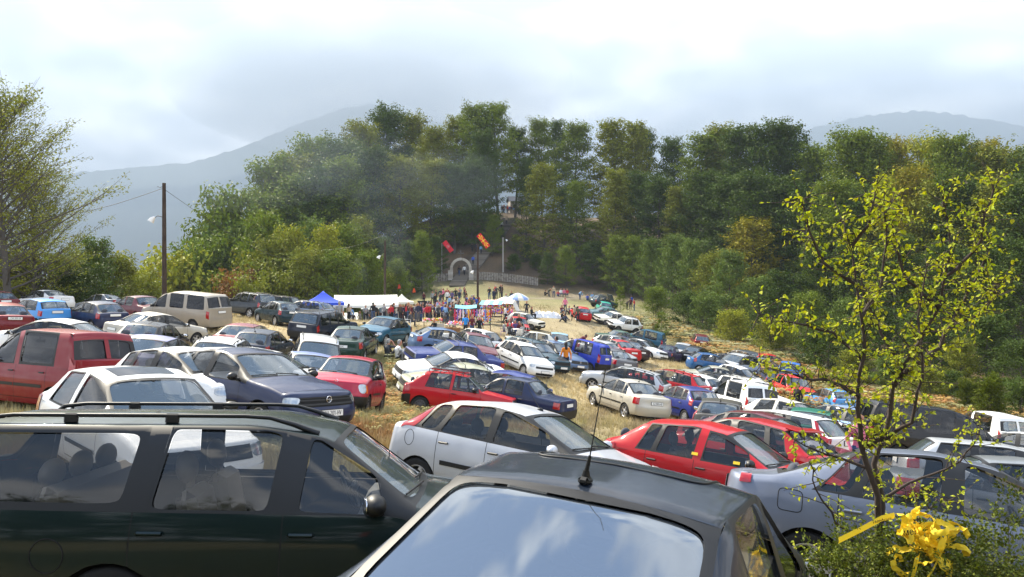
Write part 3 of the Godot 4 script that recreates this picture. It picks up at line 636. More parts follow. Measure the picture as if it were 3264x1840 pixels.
# body, place east, place south, facing, clothing, where
const FOLK := [
	["walk", 2.64, -43.2, 2.62, "grey top", "black trousers", "dark", "beside the cobalt van"],
	["walk_woman", 2.94, -40, 1.75, "orange jumper", "navy trousers", "dark", "before the cobalt van"],
	["tee", -11.05, -47, 1.4, "grey top", "black trousers", "grey", "behind the midnight blue estate"],
	["skirt", -16, -72, 1.05, "beige coat", "black trousers", "brown", "beside the marquee pole"],
	["arm_up", -19.03, -55, -1.4, "royal blue top", "black trousers", "dark", "among the back rows of cars"],
	["stand", -18.52, -66, -1.05, "black jacket", "navy trousers", "grey", "at the blue canopy's edge"],
	["stand", -19.28, -69, 0.35, "navy jacket", "grey trousers", "dark", "behind the blue canopy's edge"],
	["walk_woman", -13.24, -70, 1.75, "black jacket", "blue jeans", "dark", "by the teal hatchback"],
	["ground_drinking", -5.67, -33.4, 1.05, "charcoal sweater", "black trousers", "grey", "on the bank"],
	["ground_seated", -5.17, -33.2, 0.35, "white shirt", "black trousers", "grey", "next to the drinker"],
	["ground_seated", -4.76, -32.6, 1.75, "grey top", "black trousers", "dark", "below the drinker"],
	["ground_seated", -4.09, -31.4, 1.92, "maroon jumper", "blue jeans", "dark", "lowest on the bank"],
	["ground_seated", -3.8, -38, 1.4, "pink top", "blue jeans", "dark", "behind the blue grey hatchback"],
	["tee", -3.69, -58.3, 1.22, "bright blue t-shirt", "navy trousers", "brown", "before the toy rack"],
	["walk_woman", -3.14, -57.6, -1.05, "maroon jumper", "blue jeans", "dark", "before the toy rack"],
	["stand", -2.54, -57.2, -1.22, "black leather jacket", "black trousers", "grey", "before the toy rack"],
	["bend", -6.06, -66, 1.92, "striped dark top", "grey trousers", "dark", "over the flower table"],
	["stand", -5.33, -64.5, 1.05, "olive jacket", "grey trousers", "dark", "between the flower tables"],
	["stand_woman", -5.09, -65, 0.7, "red jacket", "blue jeans", "brown", "between the flower tables"],
	["ground_seated", -6.32, -60, -2.09, "black jacket", "black trousers", "dark", "beside the cardboard panel"],
	["seated", -8.51, -61, 0.17, "charcoal sweater", "navy trousers", "dark", "by the teal hatchback"],
	["seated", -0.67, -62, 0, "grey top", "grey trousers", "dark", "at the white plastic table"],
	["seated_woman", -0.27, -63.4, -0.7, "red jacket", "blue jeans", "brown", "at the white plastic table"],
	["seated", -0.2, -60.7, 1.05, "charcoal sweater", "black trousers", "grey", "at the white plastic table"],
	["seated_woman", 0.28, -63.6, -1.57, "violet top", "navy trousers", "dark", "at the white plastic table"],
	["seated", 0.68, -63.2, -2.27, "maroon jumper", "blue jeans", "brown", "at the white plastic table"],
	["seated_woman", 0.94, -62.2, 3.14, "olive jacket", "grey trousers", "grey", "at the white plastic table"],
	["seated", 0.86, -60.9, 2.44, "grey top", "black trousers", "dark", "at the white plastic table"],
	["stand_woman", 0.62, -63.9, -1.57, "black jacket", "black trousers", "dark", "serving at the white plastic table"],
	["ground_seated", 5.38, -79, 0, "black jacket", "blue jeans", "dark", "beside the white plastic heap"],
	["ground_seated", 5.66, -77.5, 3.14, "navy jacket", "black trousers", "dark", "beside the white plastic heap"],
	["ground_seated", 5.68, -84, -1.05, "maroon jumper", "blue jeans", "dark", "beside the white plastic heap"],
	["stand_woman", 6.12, -84.5, -1.57, "pink top", "grey trousers", "dark", "beside the white plastic heap"],
	["ground_seated", 6.58, -84, -2.09, "grey top", "black trousers", "dark", "beside the white plastic heap"],
	["walk", 6.7, -79, 2.62, "beige coat", "black trousers", "dark", "beside the white plastic heap"],
	["stand", 7.04, -78.5, 1.75, "olive jacket", "navy trousers", "dark", "beside the white plastic heap"],
	["ground_seated", 4.59, -57, -0.52, "black jacket", "black trousers", "dark", "picnicking behind the cobalt van"],
	["ground_seated", 5.01, -56.5, 1.4, "brown jacket", "blue jeans", "dark", "picnicking behind the cobalt van"],
	["bend", 5.24, -56, 0.35, "maroon jumper", "blue jeans", "dark", "picnicking behind the cobalt van"],
	["ground_seated", 5.64, -58, 3.49, "white shirt", "black trousers", "dark", "picnicking behind the cobalt van"],
	["ground_seated", 5.87, -54, 2.79, "pink top", "blue jeans", "dark", "picnicking behind the cobalt van"],
	["ground_seated", 6.25, -54, 3.32, "black leather jacket", "black trousers", "dark", "picnicking behind the cobalt van"],
	["ground_seated", 5.25, -117, 0, "black jacket", "black trousers", "dark", "in the shade under trees"],
	["bend", 5.83, -116, -1.05, "olive jacket", "grey trousers", "dark", "in the shade under trees"],
	["stand", 6.58, -116, -1.57, "beige coat", "blue jeans", "dark", "in the shade under trees"],
	["ground_seated", 7.4, -118, -1.57, "red jacket", "blue jeans", "dark", "in the shade under trees"],
	["seated_woman", 7.85, -118, -1.4, "white shirt", "blue jeans", "dark", "in the shade under trees"],
	["seated", 8.36, -118, -1.57, "pink top", "navy trousers", "dark", "in the shade under trees"],
	["seated_woman", 8.87, -118, -1.75, "red jacket", "blue jeans", "dark", "in the shade under trees"],
	["bend", 10.72, -116, -0.7, "light blue shirt", "blue jeans", "dark", "in the shade under trees"],
	["ground_seated", 11.91, -116, -1.57, "royal blue top", "blue jeans", "dark", "in the shade under trees"],
	["seated", 12.56, -115, -1.57, "light blue shirt", "black trousers", "dark", "in the shade under trees"],
	["bend", 13.43, -108, 0.17, "grey top", "black trousers", "dark", "in the shade under trees"],
	["bend", 16.62, -106, 0.52, "brown jacket", "black trousers", "brown", "beside the free-standing sapling"],
	["stand", 17.24, -107, 1.75, "maroon jumper", "navy trousers", "brown", "beside the free-standing sapling"],
	["stand", 18.06, -111, 2.09, "royal blue top", "black trousers", "brown", "beside the free-standing sapling"],
	["arm_up", 17.48, -105, 2.79, "red jacket", "blue jeans", "brown", "beside the free-standing sapling"],
	["stand", -12.96, -108, -1.8, "maroon jumper", "navy trousers", "grey", "on the slope"],
	["stand", -10.92, -101, -1.38, "grey top", "black trousers", "brown", "on the slope"],
	["arms_folded", -10.63, -103, -2.55, "brown jacket", "black trousers", "brown", "on the slope"],
	["hands_hips", -10.31, -106, -1.2, "navy jacket", "navy trousers", "grey", "on the slope"],
	["stand_woman", -9.73, -104, -2.62, "pink top", "black trousers", "brown", "on the slope"],
	["hands_hips", -9.25, -105, -1.4, "red jacket", "navy trousers", "dark", "on the slope"],
	["stand", -9.96, -95, -0.65, "black jacket", "navy trousers", "brown", "on the slope"],
	["arm_up", -9.39, -96, -1.33, "charcoal sweater", "blue jeans", "dark", "on the slope"],
	["stand_woman", -8.55, -97, -1.4, "white shirt", "navy trousers", "dark", "on the slope"],
	["stand", -7.84, -96, -2.2, "violet top", "black trousers", "dark", "on the slope"],
	["hands_hips", -7.52, -98, -1.1, "black jacket", "black trousers", "dark", "on the slope"],
	["arm_up", -7.08, -100, -2.02, "grey top", "khaki trousers", "brown", "on the slope"],
	["walk", -6.83, -95, -2.27, "navy jacket", "blue jeans", "dark", "on the slope"],
	["arm_up", -6.68, -103, -0.68, "maroon jumper", "navy trousers", "grey", "on the slope"],
	["stand", -5.89, -94, -2.46, "brown jacket", "grey trousers", "brown", "on the slope"],
	["stand", -7.64, -90, -0.66, "light blue shirt", "grey trousers", "dark", "on the slope"],
	["stand_woman", -6.94, -88, -1.59, "white shirt", "blue jeans", "brown", "on the slope"],
	["stand", -4.57, -88, -2.29, "black jacket", "blue jeans", "grey", "on the slope"],
	["arms_folded", -4.98, -87, -1.24, "olive jacket", "black trousers", "dark", "on the slope"],
	["arms_folded", -2.99, -97, -2.06, "black jacket", "blue jeans", "grey", "on the slope"],
	["stand", -2.31, -93, -0.72, "navy jacket", "navy trousers", "dark", "on the slope"],
	["stand", -2.32, -102, -2.5, "red jacket", "grey trousers", "grey", "on the slope"],
	["hands_hips", -2.09, -99, -2.13, "charcoal sweater", "black trousers", "grey", "on the slope"],
	["stand", -1.6, -102, -0.91, "black leather jacket", "black trousers", "brown", "on the slope"],
	["stand", -1.36, -101, -2.69, "brown jacket", "navy trousers", "dark", "on the slope"],
	["stand", -0.71, -88, -1.47, "grey top", "grey trousers", "grey", "on the slope"],
	["stand", -0.05, -90, -2.02, "charcoal sweater", "khaki trousers", "dark", "on the slope"],
	["arm_up", 0.71, -88, -2.34, "light blue shirt", "blue jeans", "grey", "on the slope"],
	["hands_hips", 1.6, -80, -1.92, "charcoal sweater", "black trousers", "brown", "on the slope"],
	["seated", 2.07, -78, -0.45, "black jacket", "black trousers", "brown", "on the slope"],
	["arm_up", -3.55, -82, -2.6, "olive jacket", "grey trousers", "brown", "on the slope"],
	["walk", -9.2, -128, 1.4, "black jacket", "blue jeans", "dark", "on the stone steps", 0.25],
	["walk", -8.3, -128, 1.4, "white shirt", "black trousers", "dark", "on the stone steps", 0.25],
	["walk", -7.1, -134, 1.4, "royal blue top", "black trousers", "dark", "on the stone steps", 0.25],
	["walk", -7.62, -141, 1.4, "black jacket", "black trousers", "dark", "on the stone steps", 0.25],
	["walk", -6.78, -141, 1.4, "navy jacket", "navy trousers", "dark", "on the stone steps", 0.25],
	["walk", -5.9, -140, 1.4, "light blue shirt", "navy trousers", "dark", "on the stone steps", 0.25],
	["walk", -5.41, -143, 1.4, "charcoal sweater", "blue jeans", "dark", "on the stone steps", 0.25],
	["walk", -4.79, -143, 1.4, "grey top", "blue jeans", "dark", "on the stone steps", 0.25],
	["walk", -4.39, -145, 1.4, "black leather jacket", "black trousers", "dark", "on the stone steps", 0.25],
	["walk", -3.7, -149, 1.4, "red jacket", "black trousers", "dark", "on the stone steps", 0.25],
	["walk", -3.29, -152, 1.4, "black jacket", "navy trousers", "dark", "on the stone steps", 0.25],
	["walk", -2.18, -155, 1.4, "white shirt", "black trousers", "dark", "on the stone steps", 0.25],
	["walk", -3.72, -153, 1.4, "brown jacket", "khaki trousers", "dark", "on the stone steps", 0.25],
	["walk", -1.2, -158, 1.4, "beige coat", "black trousers", "dark", "on the stone steps", 0.25],
	["stand_woman", 8.31, -17.5, -1.75, "pink top", "blue jeans", "dark", "behind the shrub by the black van"],
	["stand", 14.64, -37.5, 3.49, "black jacket", "black trousers", "dark", "before the vermilion off-road car"],
]
const CROWD := [
	["in the crowd", -13.2, -4, 70, 89, 105, ["stand", "stand_woman", "arms_folded", "hands_hips", "walk", "stand", "tee", "skirt", "arm_up"]],
	["under the marquee", -24, -13.6, 75, 83, 34, ["stand", "arms_folded", "seated", "stand_woman", "tee"]],
	["on the hilltop", -2.6, 2.4, 170, 175, 20, ["stand", "stand_woman", "arms_folded"]],
	["between the stalls", -4.6, 0.6, 72, 82, 12, ["stand", "arm_up", "stand_woman", "walk"]],
]

# ---------------------------------------------------------------- materials
func make_materials() -> void:
	var dust := noise_tex(0.012, 256, [[0.25, Color(0.42, 0.42, 0.42)], [0.75, Color(0.6, 0.6, 0.6)]], 5, 3)
	M.paint = rough_mat(Color(0.5, 0.5, 0.5), 0.3)
	M.dustmap = dust
	var g := StandardMaterial3D.new()
	g.transparency = BaseMaterial3D.TRANSPARENCY_ALPHA
	g.albedo_color = Color(0.42, 0.47, 0.5, 0.24)
	g.metallic = 0.5
	g.roughness = 0.04
	g.metallic_specular = 0.62
	M.glass = g
	M.glass_side = g.duplicate()
	M.glass_side.albedo_color = Color(0.09, 0.11, 0.11, 0.27)
	M.glass_side.metallic = 0.1
	M.glass_dark = g.duplicate()
	M.glass_dark.albedo_color = Color(0.1, 0.11, 0.13, 0.84)
	M.glass_mirror = g.duplicate()
	M.glass_mirror.albedo_color = Color(0.56, 0.59, 0.62, 0.62)
	M.glass_mirror.metallic = 0.86
	M.plastic = rough_mat(Color(0.045, 0.046, 0.05), 0.5)
	M.dark = rough_mat(Color(0.035, 0.035, 0.04), 0.85)
	M.tyre = rough_mat(Color(0.1, 0.098, 0.094), 0.9)
	M.alloy = rough_mat(Color(0.72, 0.72, 0.73), 0.35, 0.6)
	M.steel = rough_mat(Color(0.3, 0.3, 0.31), 0.5, 0.4)
	M.chrome = rough_mat(Color(0.85, 0.86, 0.88), 0.08, 1.0)
	M.white = rough_mat(Color(0.88, 0.88, 0.87), 0.45)
	M.seat = rough_mat(Color(0.27, 0.28, 0.31), 0.95)
	M.leather = rough_mat(Color(0.43, 0.4, 0.35), 0.6)
	M.liner = rough_mat(Color(0.62, 0.6, 0.56), 0.95)
	M.dash = rough_mat(Color(0.42, 0.43, 0.43), 0.7)
	var lamp := rough_mat(Color(0.6, 0.63, 0.66), 0.12, 0.5)
	lamp.clearcoat_enabled = true
	lamp.clearcoat = 1.0
	lamp.clearcoat_roughness = 0.03
	M.lamp = lamp
	M.red = lamp.duplicate()
	M.red.albedo_color = Color(0.62, 0.03, 0.04)
	M.red.metallic = 0.1
	M.amber = M.red.duplicate()
	M.amber.albedo_color = Color(0.95, 0.42, 0.05)
	M.wood = rough_mat(Color(0.3, 0.24, 0.19), 0.9)
	M.wood.albedo_texture = noise_tex(0.02, 256, [[0.2, Color(0.55, 0.5, 0.45)], [0.8, Color(1, 1, 1)]], 5, 9)
	M.wood.uv1_triplanar = true
	M.wood.uv1_scale = Vector3(3.0, 0.25, 3.0)

const PAINTS := {"maroon": "6a1420", "pearl": "d9d8d6", "slate": "6f7682", "cream": "dcd8c8", "beige": "a39a8c", "gunmetal": "3d444c", "petrol": "17303c", "steel": "6c7d94", "black": "14151a", "navy": "1b2748",
	"midnight": "1a2030", "sky": "4a92d8", "wine": "61202c", "champagne": "b9b4a8", "violet": "77789a", "brick": "7e121c", "white": "e4e5e4", "lilac": "8493c0", "silver": "b4b7ba", "forest": "16352c", "teal": "2b5c74",
	"cherry": "a8203a", "ink": "262c3c", "bluegrey": "5b7396", "royal": "1f2f6e", "olive": "a3a48c", "deepblue": "22337a", "red": "b00c18", "darkteal": "1f4452", "ivory": "d6d4c8", "ice": "8fb4cc", "cobalt": "2a3fae",
	"graphite": "5a5b60", "umber": "38282a", "mossgreen": "3f5c50", "greygreen": "4c6a70", "turquoise": "2fa08c", "darkgreen": "2d4048", "plum": "2c2448", "ocean": "23568c", "sand": "aaa898", "dusty": "bdb8ac",
	"indigo": "2b3578", "taupe": "55524e", "scarlet": "a00d18", "burgundy": "5c1826", "emerald": "1f6a58", "vermilion": "d02a24", "isuzu": "2f66b4", "greyblue": "76848c", "azure": "4d90cc", "iceblue": "8ba6d0",
	"grey": "7c8084", "silverlit": "bfc1c6", "bottle": "0f201f", "stormblue": "737a8a", "nightblue": "182230"}
const METALLIC := ["maroon", "slate", "beige", "gunmetal", "petrol", "steel", "champagne", "violet", "lilac", "silver", "forest", "teal", "cherry", "ink", "bluegrey", "olive", "darkteal", "graphite", "umber", "ocean", "sand", "dusty", "silverlit", "bottle", "stormblue", "nightblue", "iceblue", "grey", "taupe", "greyblue"]
var paints := {}

func paint_of(called: String) -> StandardMaterial3D:
	if not paints.has(called):
		var m := rough_mat(Color(PAINTS[called]), 0.36, 0.45 if called in METALLIC else 0.0)
		m.roughness_texture = M.dustmap
		m.roughness = 1.0
		m.uv1_triplanar = true
		m.uv1_scale = Vector3(0.9, 0.9, 0.9)
		m.clearcoat_enabled = true
		m.clearcoat = 0.6
		m.clearcoat_roughness = 0.07
		m.metallic_specular = 0.28
		paints[called] = m
	return paints[called]

# ---------------------------------------------------------------- the land
const GX0 := -100.0
const GX1 := 140.0
const GD0 := -30.0
const GD1 := 215.0
var heights := PackedFloat32Array()
var gw := 0
var gh := 0

func make_heights() -> void:
	gw = int(GX1 - GX0) + 1
	gh = int(GD1 - GD0) + 1
	heights.resize(gw * gh)
	var px := PackedFloat32Array()
	var pd := PackedFloat32Array()
	var pw := PackedFloat32Array()
	for s in SPOTS:
		px.append(s[0])
		pd.append(s[1])
		pw.append(s[2] * 0.5)
	var n := px.size()
	for j in gh:
		# farther rows are sampled coarsely and filled in between
		for i in gw:
			if j > 75 and (i % 2 == 1 or j % 2 == 1):
				continue
			var x := GX0 + i
			var d := GD0 + j
			var y: float = PLANE[0] + PLANE[1] * x + PLANE[2] * d
			for k in n:
				var ex := px[k] - x
				var ed := pd[k] - d
				var r2 := ex * ex + ed * ed
				if r2 > 1e-6:
					y += pw[k] * r2 * log(r2)
			heights[j * gw + i] = y
	for j in gh:
		if j <= 75:
			continue
		for i in gw:
			if j % 2 == 0 and i % 2 == 1:
				heights[j * gw + i] = 0.5 * (heights[j * gw + i - 1] + heights[j * gw + mini(i + 1, gw - 1)])
	for j in gh:
		if j > 75 and j % 2 == 1:
			for i in gw:
				heights[j * gw + i] = 0.5 * (heights[(j - 1) * gw + i] + heights[mini(j + 1, gh - 1) * gw + i])

func ground(x: float, z: float) -> float:
	var d := -z
	var cx := clampf(x, GX0, GX1 - 0.001)
	var cd := clampf(d, GD0, GD1 - 0.001)
	var u := cx - GX0
	var w := cd - GD0
	var i := mini(int(u), gw - 2)
	var j := mini(int(w), gh - 2)
	u -= i
	w -= j
	var k := j * gw + i
	var y := lerpf(lerpf(heights[k], heights[k + 1], u), lerpf(heights[k + gw], heights[k + gw + 1], u), w)
	var out := Vector2(x - cx, d - cd).length()
	if out > 0.0:
		y = maxf(minf(y, -70.0), y - out * 0.28)
	return y

func spot(x: float, z: float) -> Vector3:
	return Vector3(x, ground(x, z), z)

var gn := FastNoiseLite.new()

func ground_color(x: float, z: float) -> Color:
	var d := -z
	var straw := Color(0.45, 0.36, 0.2)
	var green := Color(0.15, 0.17, 0.05)
	var rust := Color(0.25, 0.12, 0.055)
	var n1 := gn.get_noise_2d(x * 1.3, z * 1.3)
	var n2 := gn.get_noise_2d(x * 5.0 + 90.0, z * 5.0)
	var n3 := gn.get_noise_2d(x * 17.0 + 50.0, z * 17.0 - 30.0)
	var g := clampf(0.18 + n1 * 0.9 + n3 * 0.35, 0, 1)
	# the bank between the left shelf and the lane is greener, so is the upper meadow near the wood
	g = maxf(g, (1.0 - clampf(absf(x + 3.6 + (d - 30.0) * 0.02) / 4.0, 0, 1)) * (1.0 - clampf(absf(d - 38.0) / 22.0, 0, 1)) * 0.85)
	g = maxf(g, smoothstep(76.0, 104.0, d - absf(n2) * 10.0) * 0.75)
	if d > 66.0 and d < 100.0 and x > 14.0:
		g = maxf(g, 0.6)
	var c := straw.lerp(green, clampf(g, 0, 1))
	c = c.lerp(rust, clampf((n2 - 0.22) * 2.2, 0, 1) * (1.0 - smoothstep(18.0, 34.0, d)) * 0.8)
	c = c.lerp(Color(0.07, 0.075, 0.025), (1.0 - smoothstep(3.4, 5.2, Vector2(x * 0.8, d).length() + n2)) * 0.85)  # bank grass round the viewer, its green darkened to stand for tree shade
	# wood floor
	var f := smoothstep(112.0, 128.0, d + x * 0.12 + n1 * 8.0)
	f = maxf(f, smoothstep(23.0, 34.0, x - maxf(0.0, (60.0 - d)) * 0.1 + n1 * 5.0) * smoothstep(30.0, 50.0, d))
	f = maxf(f, smoothstep(56.0, 64.0, d) * smoothstep(-19.0, -24.0, x))
	c = c.lerp(Color(0.085, 0.06, 0.034).lerp(Color(0.16, 0.1, 0.05), clampf(n2 + 0.4, 0, 1)), f)
	# trodden track up from the fair to the wall's end
	var track := [Vector2(-5.5, 82), Vector2(-3.0, 92), Vector2(1.5, 104), Vector2(6.5, 114), Vector2(13.0, 122)]
	for k in 4:
		var p := Geometry2D.get_closest_point_to_segment(Vector2(x, d), track[k], track[k + 1])
		var e := p.distance_to(Vector2(x, d))
		c = c.lerp(Color(0.3, 0.25, 0.18), (1.0 - smoothstep(0.7, 1.8, e + n2)) * 0.8)
	# wheel ruts along the open lane between the blocks of cars
	var lane := [Vector2(1.5, 15), Vector2(3.2, 24), Vector2(6.2, 38), Vector2(9.0, 50), Vector2(12.5, 68), Vector2(9.0, 88)]
	for k in 5:
		var p := Geometry2D.get_closest_point_to_segment(Vector2(x, d), lane[k], lane[k + 1])
		var e := absf(p.distance_to(Vector2(x, d)) - 0.75)
		c = c.lerp(Color(0.3, 0.235, 0.14), (1.0 - smoothstep(0.12, 0.45, e + absf(n3) * 0.25)) * 0.75)
	c = c.lerp(Color(0.27, 0.2, 0.12), smoothstep(0.3, 0.55, n1 - n2 * 0.4) * 0.55 * (1.0 - smoothstep(60.0, 90.0, d)))
	# worn ground among the stalls
	c = c.lerp(Color(0.36, 0.3, 0.19), (1.0 - smoothstep(10.0, 18.0, Vector2((x + 7.0) * 0.8, d - 76.0).length() + n1 * 6.0)) * 0.6)
	var k := 1.0 + n3 * 0.28 + n2 * 0.15
	return Color(c.r * k, c.g * k, c.b * k)

func make_ground() -> void:
	gn.noise_type = FastNoiseLite.TYPE_SIMPLEX_SMOOTH
	gn.frequency = 0.03
	gn.fractal_octaves = 3
	gn.seed = 5
	var b := MB.new()
	var rings := [0.05]
	var r := 0.7
	while r < 420.0:
		rings.append(r)
		r *= 1.024
	var angs := []
	var a := -PI
	while a < PI - 0.001:
		angs.append(a)
		a += 0.0085 if absf(a) < 0.76 else 0.05
	var na := angs.size()
	for q in rings:
		for an in angs:
			var x: float = sin(an) * q
			var z: float = -cos(an) * q
			var y := ground(x, z)
			var e := 0.4
			var nrm := Vector3(ground(x - e, z) - ground(x + e, z), 2 * e, ground(x, z - e) - ground(x, z + e)).normalized()
			if q < 90.0:
				y += gn.get_noise_2d(x * 22.0, z * 22.0) * 0.035
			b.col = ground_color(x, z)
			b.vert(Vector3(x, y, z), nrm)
	for i in rings.size() - 1:
		for j in na:
			var j2 := (j + 1) % na
			b.quad(i * na + j, i * na + j2, (i + 1) * na + j2, (i + 1) * na + j)
	var m := rough_mat(Color(1, 1, 1), 0.95)
	m.vertex_color_use_as_albedo = true
	m.albedo_texture = noise_tex(0.03, 512, [[0.15, Color(0.62, 0.6, 0.56)], [0.5, Color(0.95, 0.94, 0.9)], [0.85, Color(1, 1, 1)]], 6, 21)
	m.uv1_triplanar = true
	m.uv1_world_triplanar = true
	m.uv1_scale = Vector3(0.45, 0.45, 0.45)
	m.heightmap_enabled = true
	m.heightmap_texture = noise_tex(0.05, 512, [], 5, 22)
	m.heightmap_scale = 6.0
	var o := part("ground", b, m, self, true)
	tag(o, "sloping meadow of dry straw coloured grass with greener banks", "", "", "structure")

func make_mountains() -> void:
	var fn := FastNoiseLite.new()
	fn.frequency = 0.004
	fn.fractal_octaves = 6
	fn.seed = 8
	var mat := rough_mat(Color(0.24, 0.3, 0.16), 1.0)
	mat.albedo_texture = noise_tex(0.05, 512, [[0.3, Color(0.45, 0.5, 0.45)], [0.7, Color(1, 1, 1)]], 5, 31)
	mat.uv1_triplanar = true
	mat.uv1_scale = Vector3(0.01, 0.01, 0.01)
	var ridges := [
		["mountain_ridge", "hazy blue mountain ridge rising from the pole into the clouds", 640.0, [[-1.3, 0.06], [-0.7, 0.115], [-0.57, 0.134], [-0.52, 0.14], [-0.437, 0.145], [-0.372, 0.165], [-0.296, 0.195], [-0.237, 0.217], [-0.19, 0.225], [-0.12, 0.205], [0.05, 0.16], [0.25, 0.1], [0.5, 0.05]]],
		["mountain_peak", "dark wooded mountain top with cloud hanging on it above the wood", 560.0, [[0.1, 0.08], [0.3, 0.15], [0.36, 0.183], [0.42, 0.194], [0.47, 0.208], [0.54, 0.216], [0.6, 0.211], [0.66, 0.2], [0.72, 0.186], [0.85, 0.16], [1.3, 0.1]]],
	]
	for rd in ridges:
		var b := MB.new()
		var lo: float = rd[3][0][0]
		var hi: float = rd[3][-1][0]
		var nx := 260
		var nt := 44
		var pts := PackedVector3Array()
		for i in nx:
			var s := lerpf(lo, hi, float(i) / (nx - 1))
			for j in nt:
				var t := float(j) / (nt - 1)
				var d: float = lerpf(rd[2] * 0.5, rd[2], t) if t <= 0.85 else rd[2] * lerpf(0.907, 1.0, (t - 0.85) / 0.15)
				var top: float = lin(rd[3], s, 1) * rd[2] + EYE
				var x := s * d
				var y := lerpf(-75.0, top, pow(t, 1.25)) + fn.get_noise_2d(x * 2.0, d * 2.0) * 13.0 * sin(PI * minf(t, 0.96)) + fn.get_noise_2d(x * 30.0, d * 30.0) * 2.2 * t
				pts.append(Vector3(x, y, -d))
		b.grid(pts, nx, nt, Vector3(0, 1, 0), false)
		var o := part(rd[0], b, mat, self)
		tag(o, rd[1], "", "", "structure")

func bank(called: String, label: String, at: Vector3, size: Vector3, density: float, col: Color, shape: int) -> FogVolume:
	var f := FogVolume.new()
	f.shape = shape
	f.size = size
	var m := FogMaterial.new()
	m.albedo = col
	m.density = density
	f.material = m
	f.name = numbered(called)
	add_child(f)
	f.position = at
	tag(f, label, "", "", "stuff")
	return f

func make_haze() -> void:
	var box := RenderingServer.FOG_VOLUME_SHAPE_BOX
	var round := RenderingServer.FOG_VOLUME_SHAPE_ELLIPSOID
	bank("valley_haze", "pale blue haze lying on the flank of the ridge beyond the valley", Vector3(-170, 15, -440), Vector3(1500, 300, 350), 0.0045, Color(0.84, 0.92, 1.0), round).rotation.x = 0.16
	bank("valley_haze", "thin haze lying under the wooded peak", Vector3(330, 40, -420), Vector3(640, 230, 230), 0.0044, Color(0.84, 0.92, 1.0), round).rotation.x = 0.17
	bank("cloud_bank", "low cloud softening the top of the ridge", Vector3(-105, 140, -540), Vector3(300, 110, 130), 0.011, Color(0.95, 0.98, 1.0), round)
	for s in [[-20.0, 1.5, -95.0, 3.0, 5.0, 0.03], [-15.5, 5.0, -98.0, 5.0, 7.0, 0.014], [-18.0, 10.0, -100.0, 9.0, 9.0, 0.008], [-22.0, 17.0, -102.0, 20.0, 10.0, 0.005], [-9.0, 15.0, -104.0, 18.0, 9.0, 0.005], [-36.0, 19.0, -98.0, 34.0, 18.0, 0.0035]]:
		bank("smoke", "blue grill smoke drifting up before the trees", Vector3(s[0], s[1], s[2]), Vector3(s[3], s[4], s[3] * 0.6), s[5] * 0.7, Color(0.88, 0.94, 1.0), round)

func make_sky() -> ImageTexture:
	var w := 1024
	var h := 512
	var f := FastNoiseLite.new()
	f.frequency = 0.55
	f.fractal_octaves = 6
	f.fractal_gain = 0.52
	f.seed = 14
	var f2 := FastNoiseLite.new()
	f2.frequency = 1.3
	f2.fractal_octaves = 5
	f2.seed = 33
	var im := Image.create(w, h, false, Image.FORMAT_RGBF)
	var blue := Color(0.25, 0.36, 0.56)
	var low := Color(0.46, 0.58, 0.78)
	for j in h:
		var el := PI * (0.5 - (j + 0.5) / h)
		for i in w:
			var az := TAU * (i + 0.5) / w - PI
			var d := Vector3(sin(az) * cos(el), sin(el), -cos(az) * cos(el))
			var c: Color
			if el <= 0.0:
				c = Color(0.34, 0.36, 0.34)
			else:
				var y := d.y
				c = low.lerp(blue, pow(clampf(y * 1.15, 0, 1), 0.55))
				var k := 1.0 / (y + 0.22)
				var p := Vector3(d.x * k, d.z * k, 0.0) * 2.4
				var n := f.get_noise_3d(p.x, p.y, 1.0)
				var n2 := f2.get_noise_3d(p.x + 3.0, p.y - 2.0, 4.0)
				# closed cloud low over the hills, broken overhead
				var cover := lerpf(1.35, 0.34, smoothstep(0.34, 0.75, y))
				var n3 := f2.get_noise_3d(p.x * 1.7, p.y * 1.7, 9.0)
				var a := smoothstep(-0.15, 0.2, n * 1.1 + n3 * 0.8 * smoothstep(0.45, 0.8, y) + cover - 0.5)
				var lit := clampf(0.97 + n2 * 0.42 + n * 0.3, 0.8, 1.35)
				var cl := Color(0.65, 0.705, 0.80).lerp(Color(0.92, 0.92, 0.92), clampf((lit - 0.86) * 2.0, 0, 1))
				# towards the sun the cloud is thinner and brighter
				var sun := maxf(0.0, d.dot(Vector3(-0.481, 0.695, -0.535)))
				var glow := d.distance_squared_to(Vector3(0.3, 0.27, -0.91))
				cl = cl * (1.0 + 0.4 * exp(-glow * 9.0))
				cl = cl * (lit * (0.84 + 0.5 * pow(sun, 5.0)))
				c = c.lerp(cl, a)
				c = c * (1.0 + 0.3 * pow(sun, 8.0))
			im.set_pixel(i, j, c * 1.12)
	return ImageTexture.create_from_image(im)

# ---------------------------------------------------------------- cars
# A car is a surface S(q, r): q metres back from the nose, r = 0 sill .. 1 belt .. 2 roof rail .. 3 centre line. Local axes: +x forward, +z to the car's right.
const NS := 160
var K := {}

func lin(pts: Array, x: float, k: int) -> float:
	if x <= pts[0][0]:
		return pts[0][k]
	for i in range(1, pts.size()):
		if x <= pts[i][0]:
			return lerpf(pts[i - 1][k], pts[i][k], (x - pts[i - 1][0]) / maxf(pts[i][0] - pts[i - 1][0], 1e-5))
	return pts[-1][k]

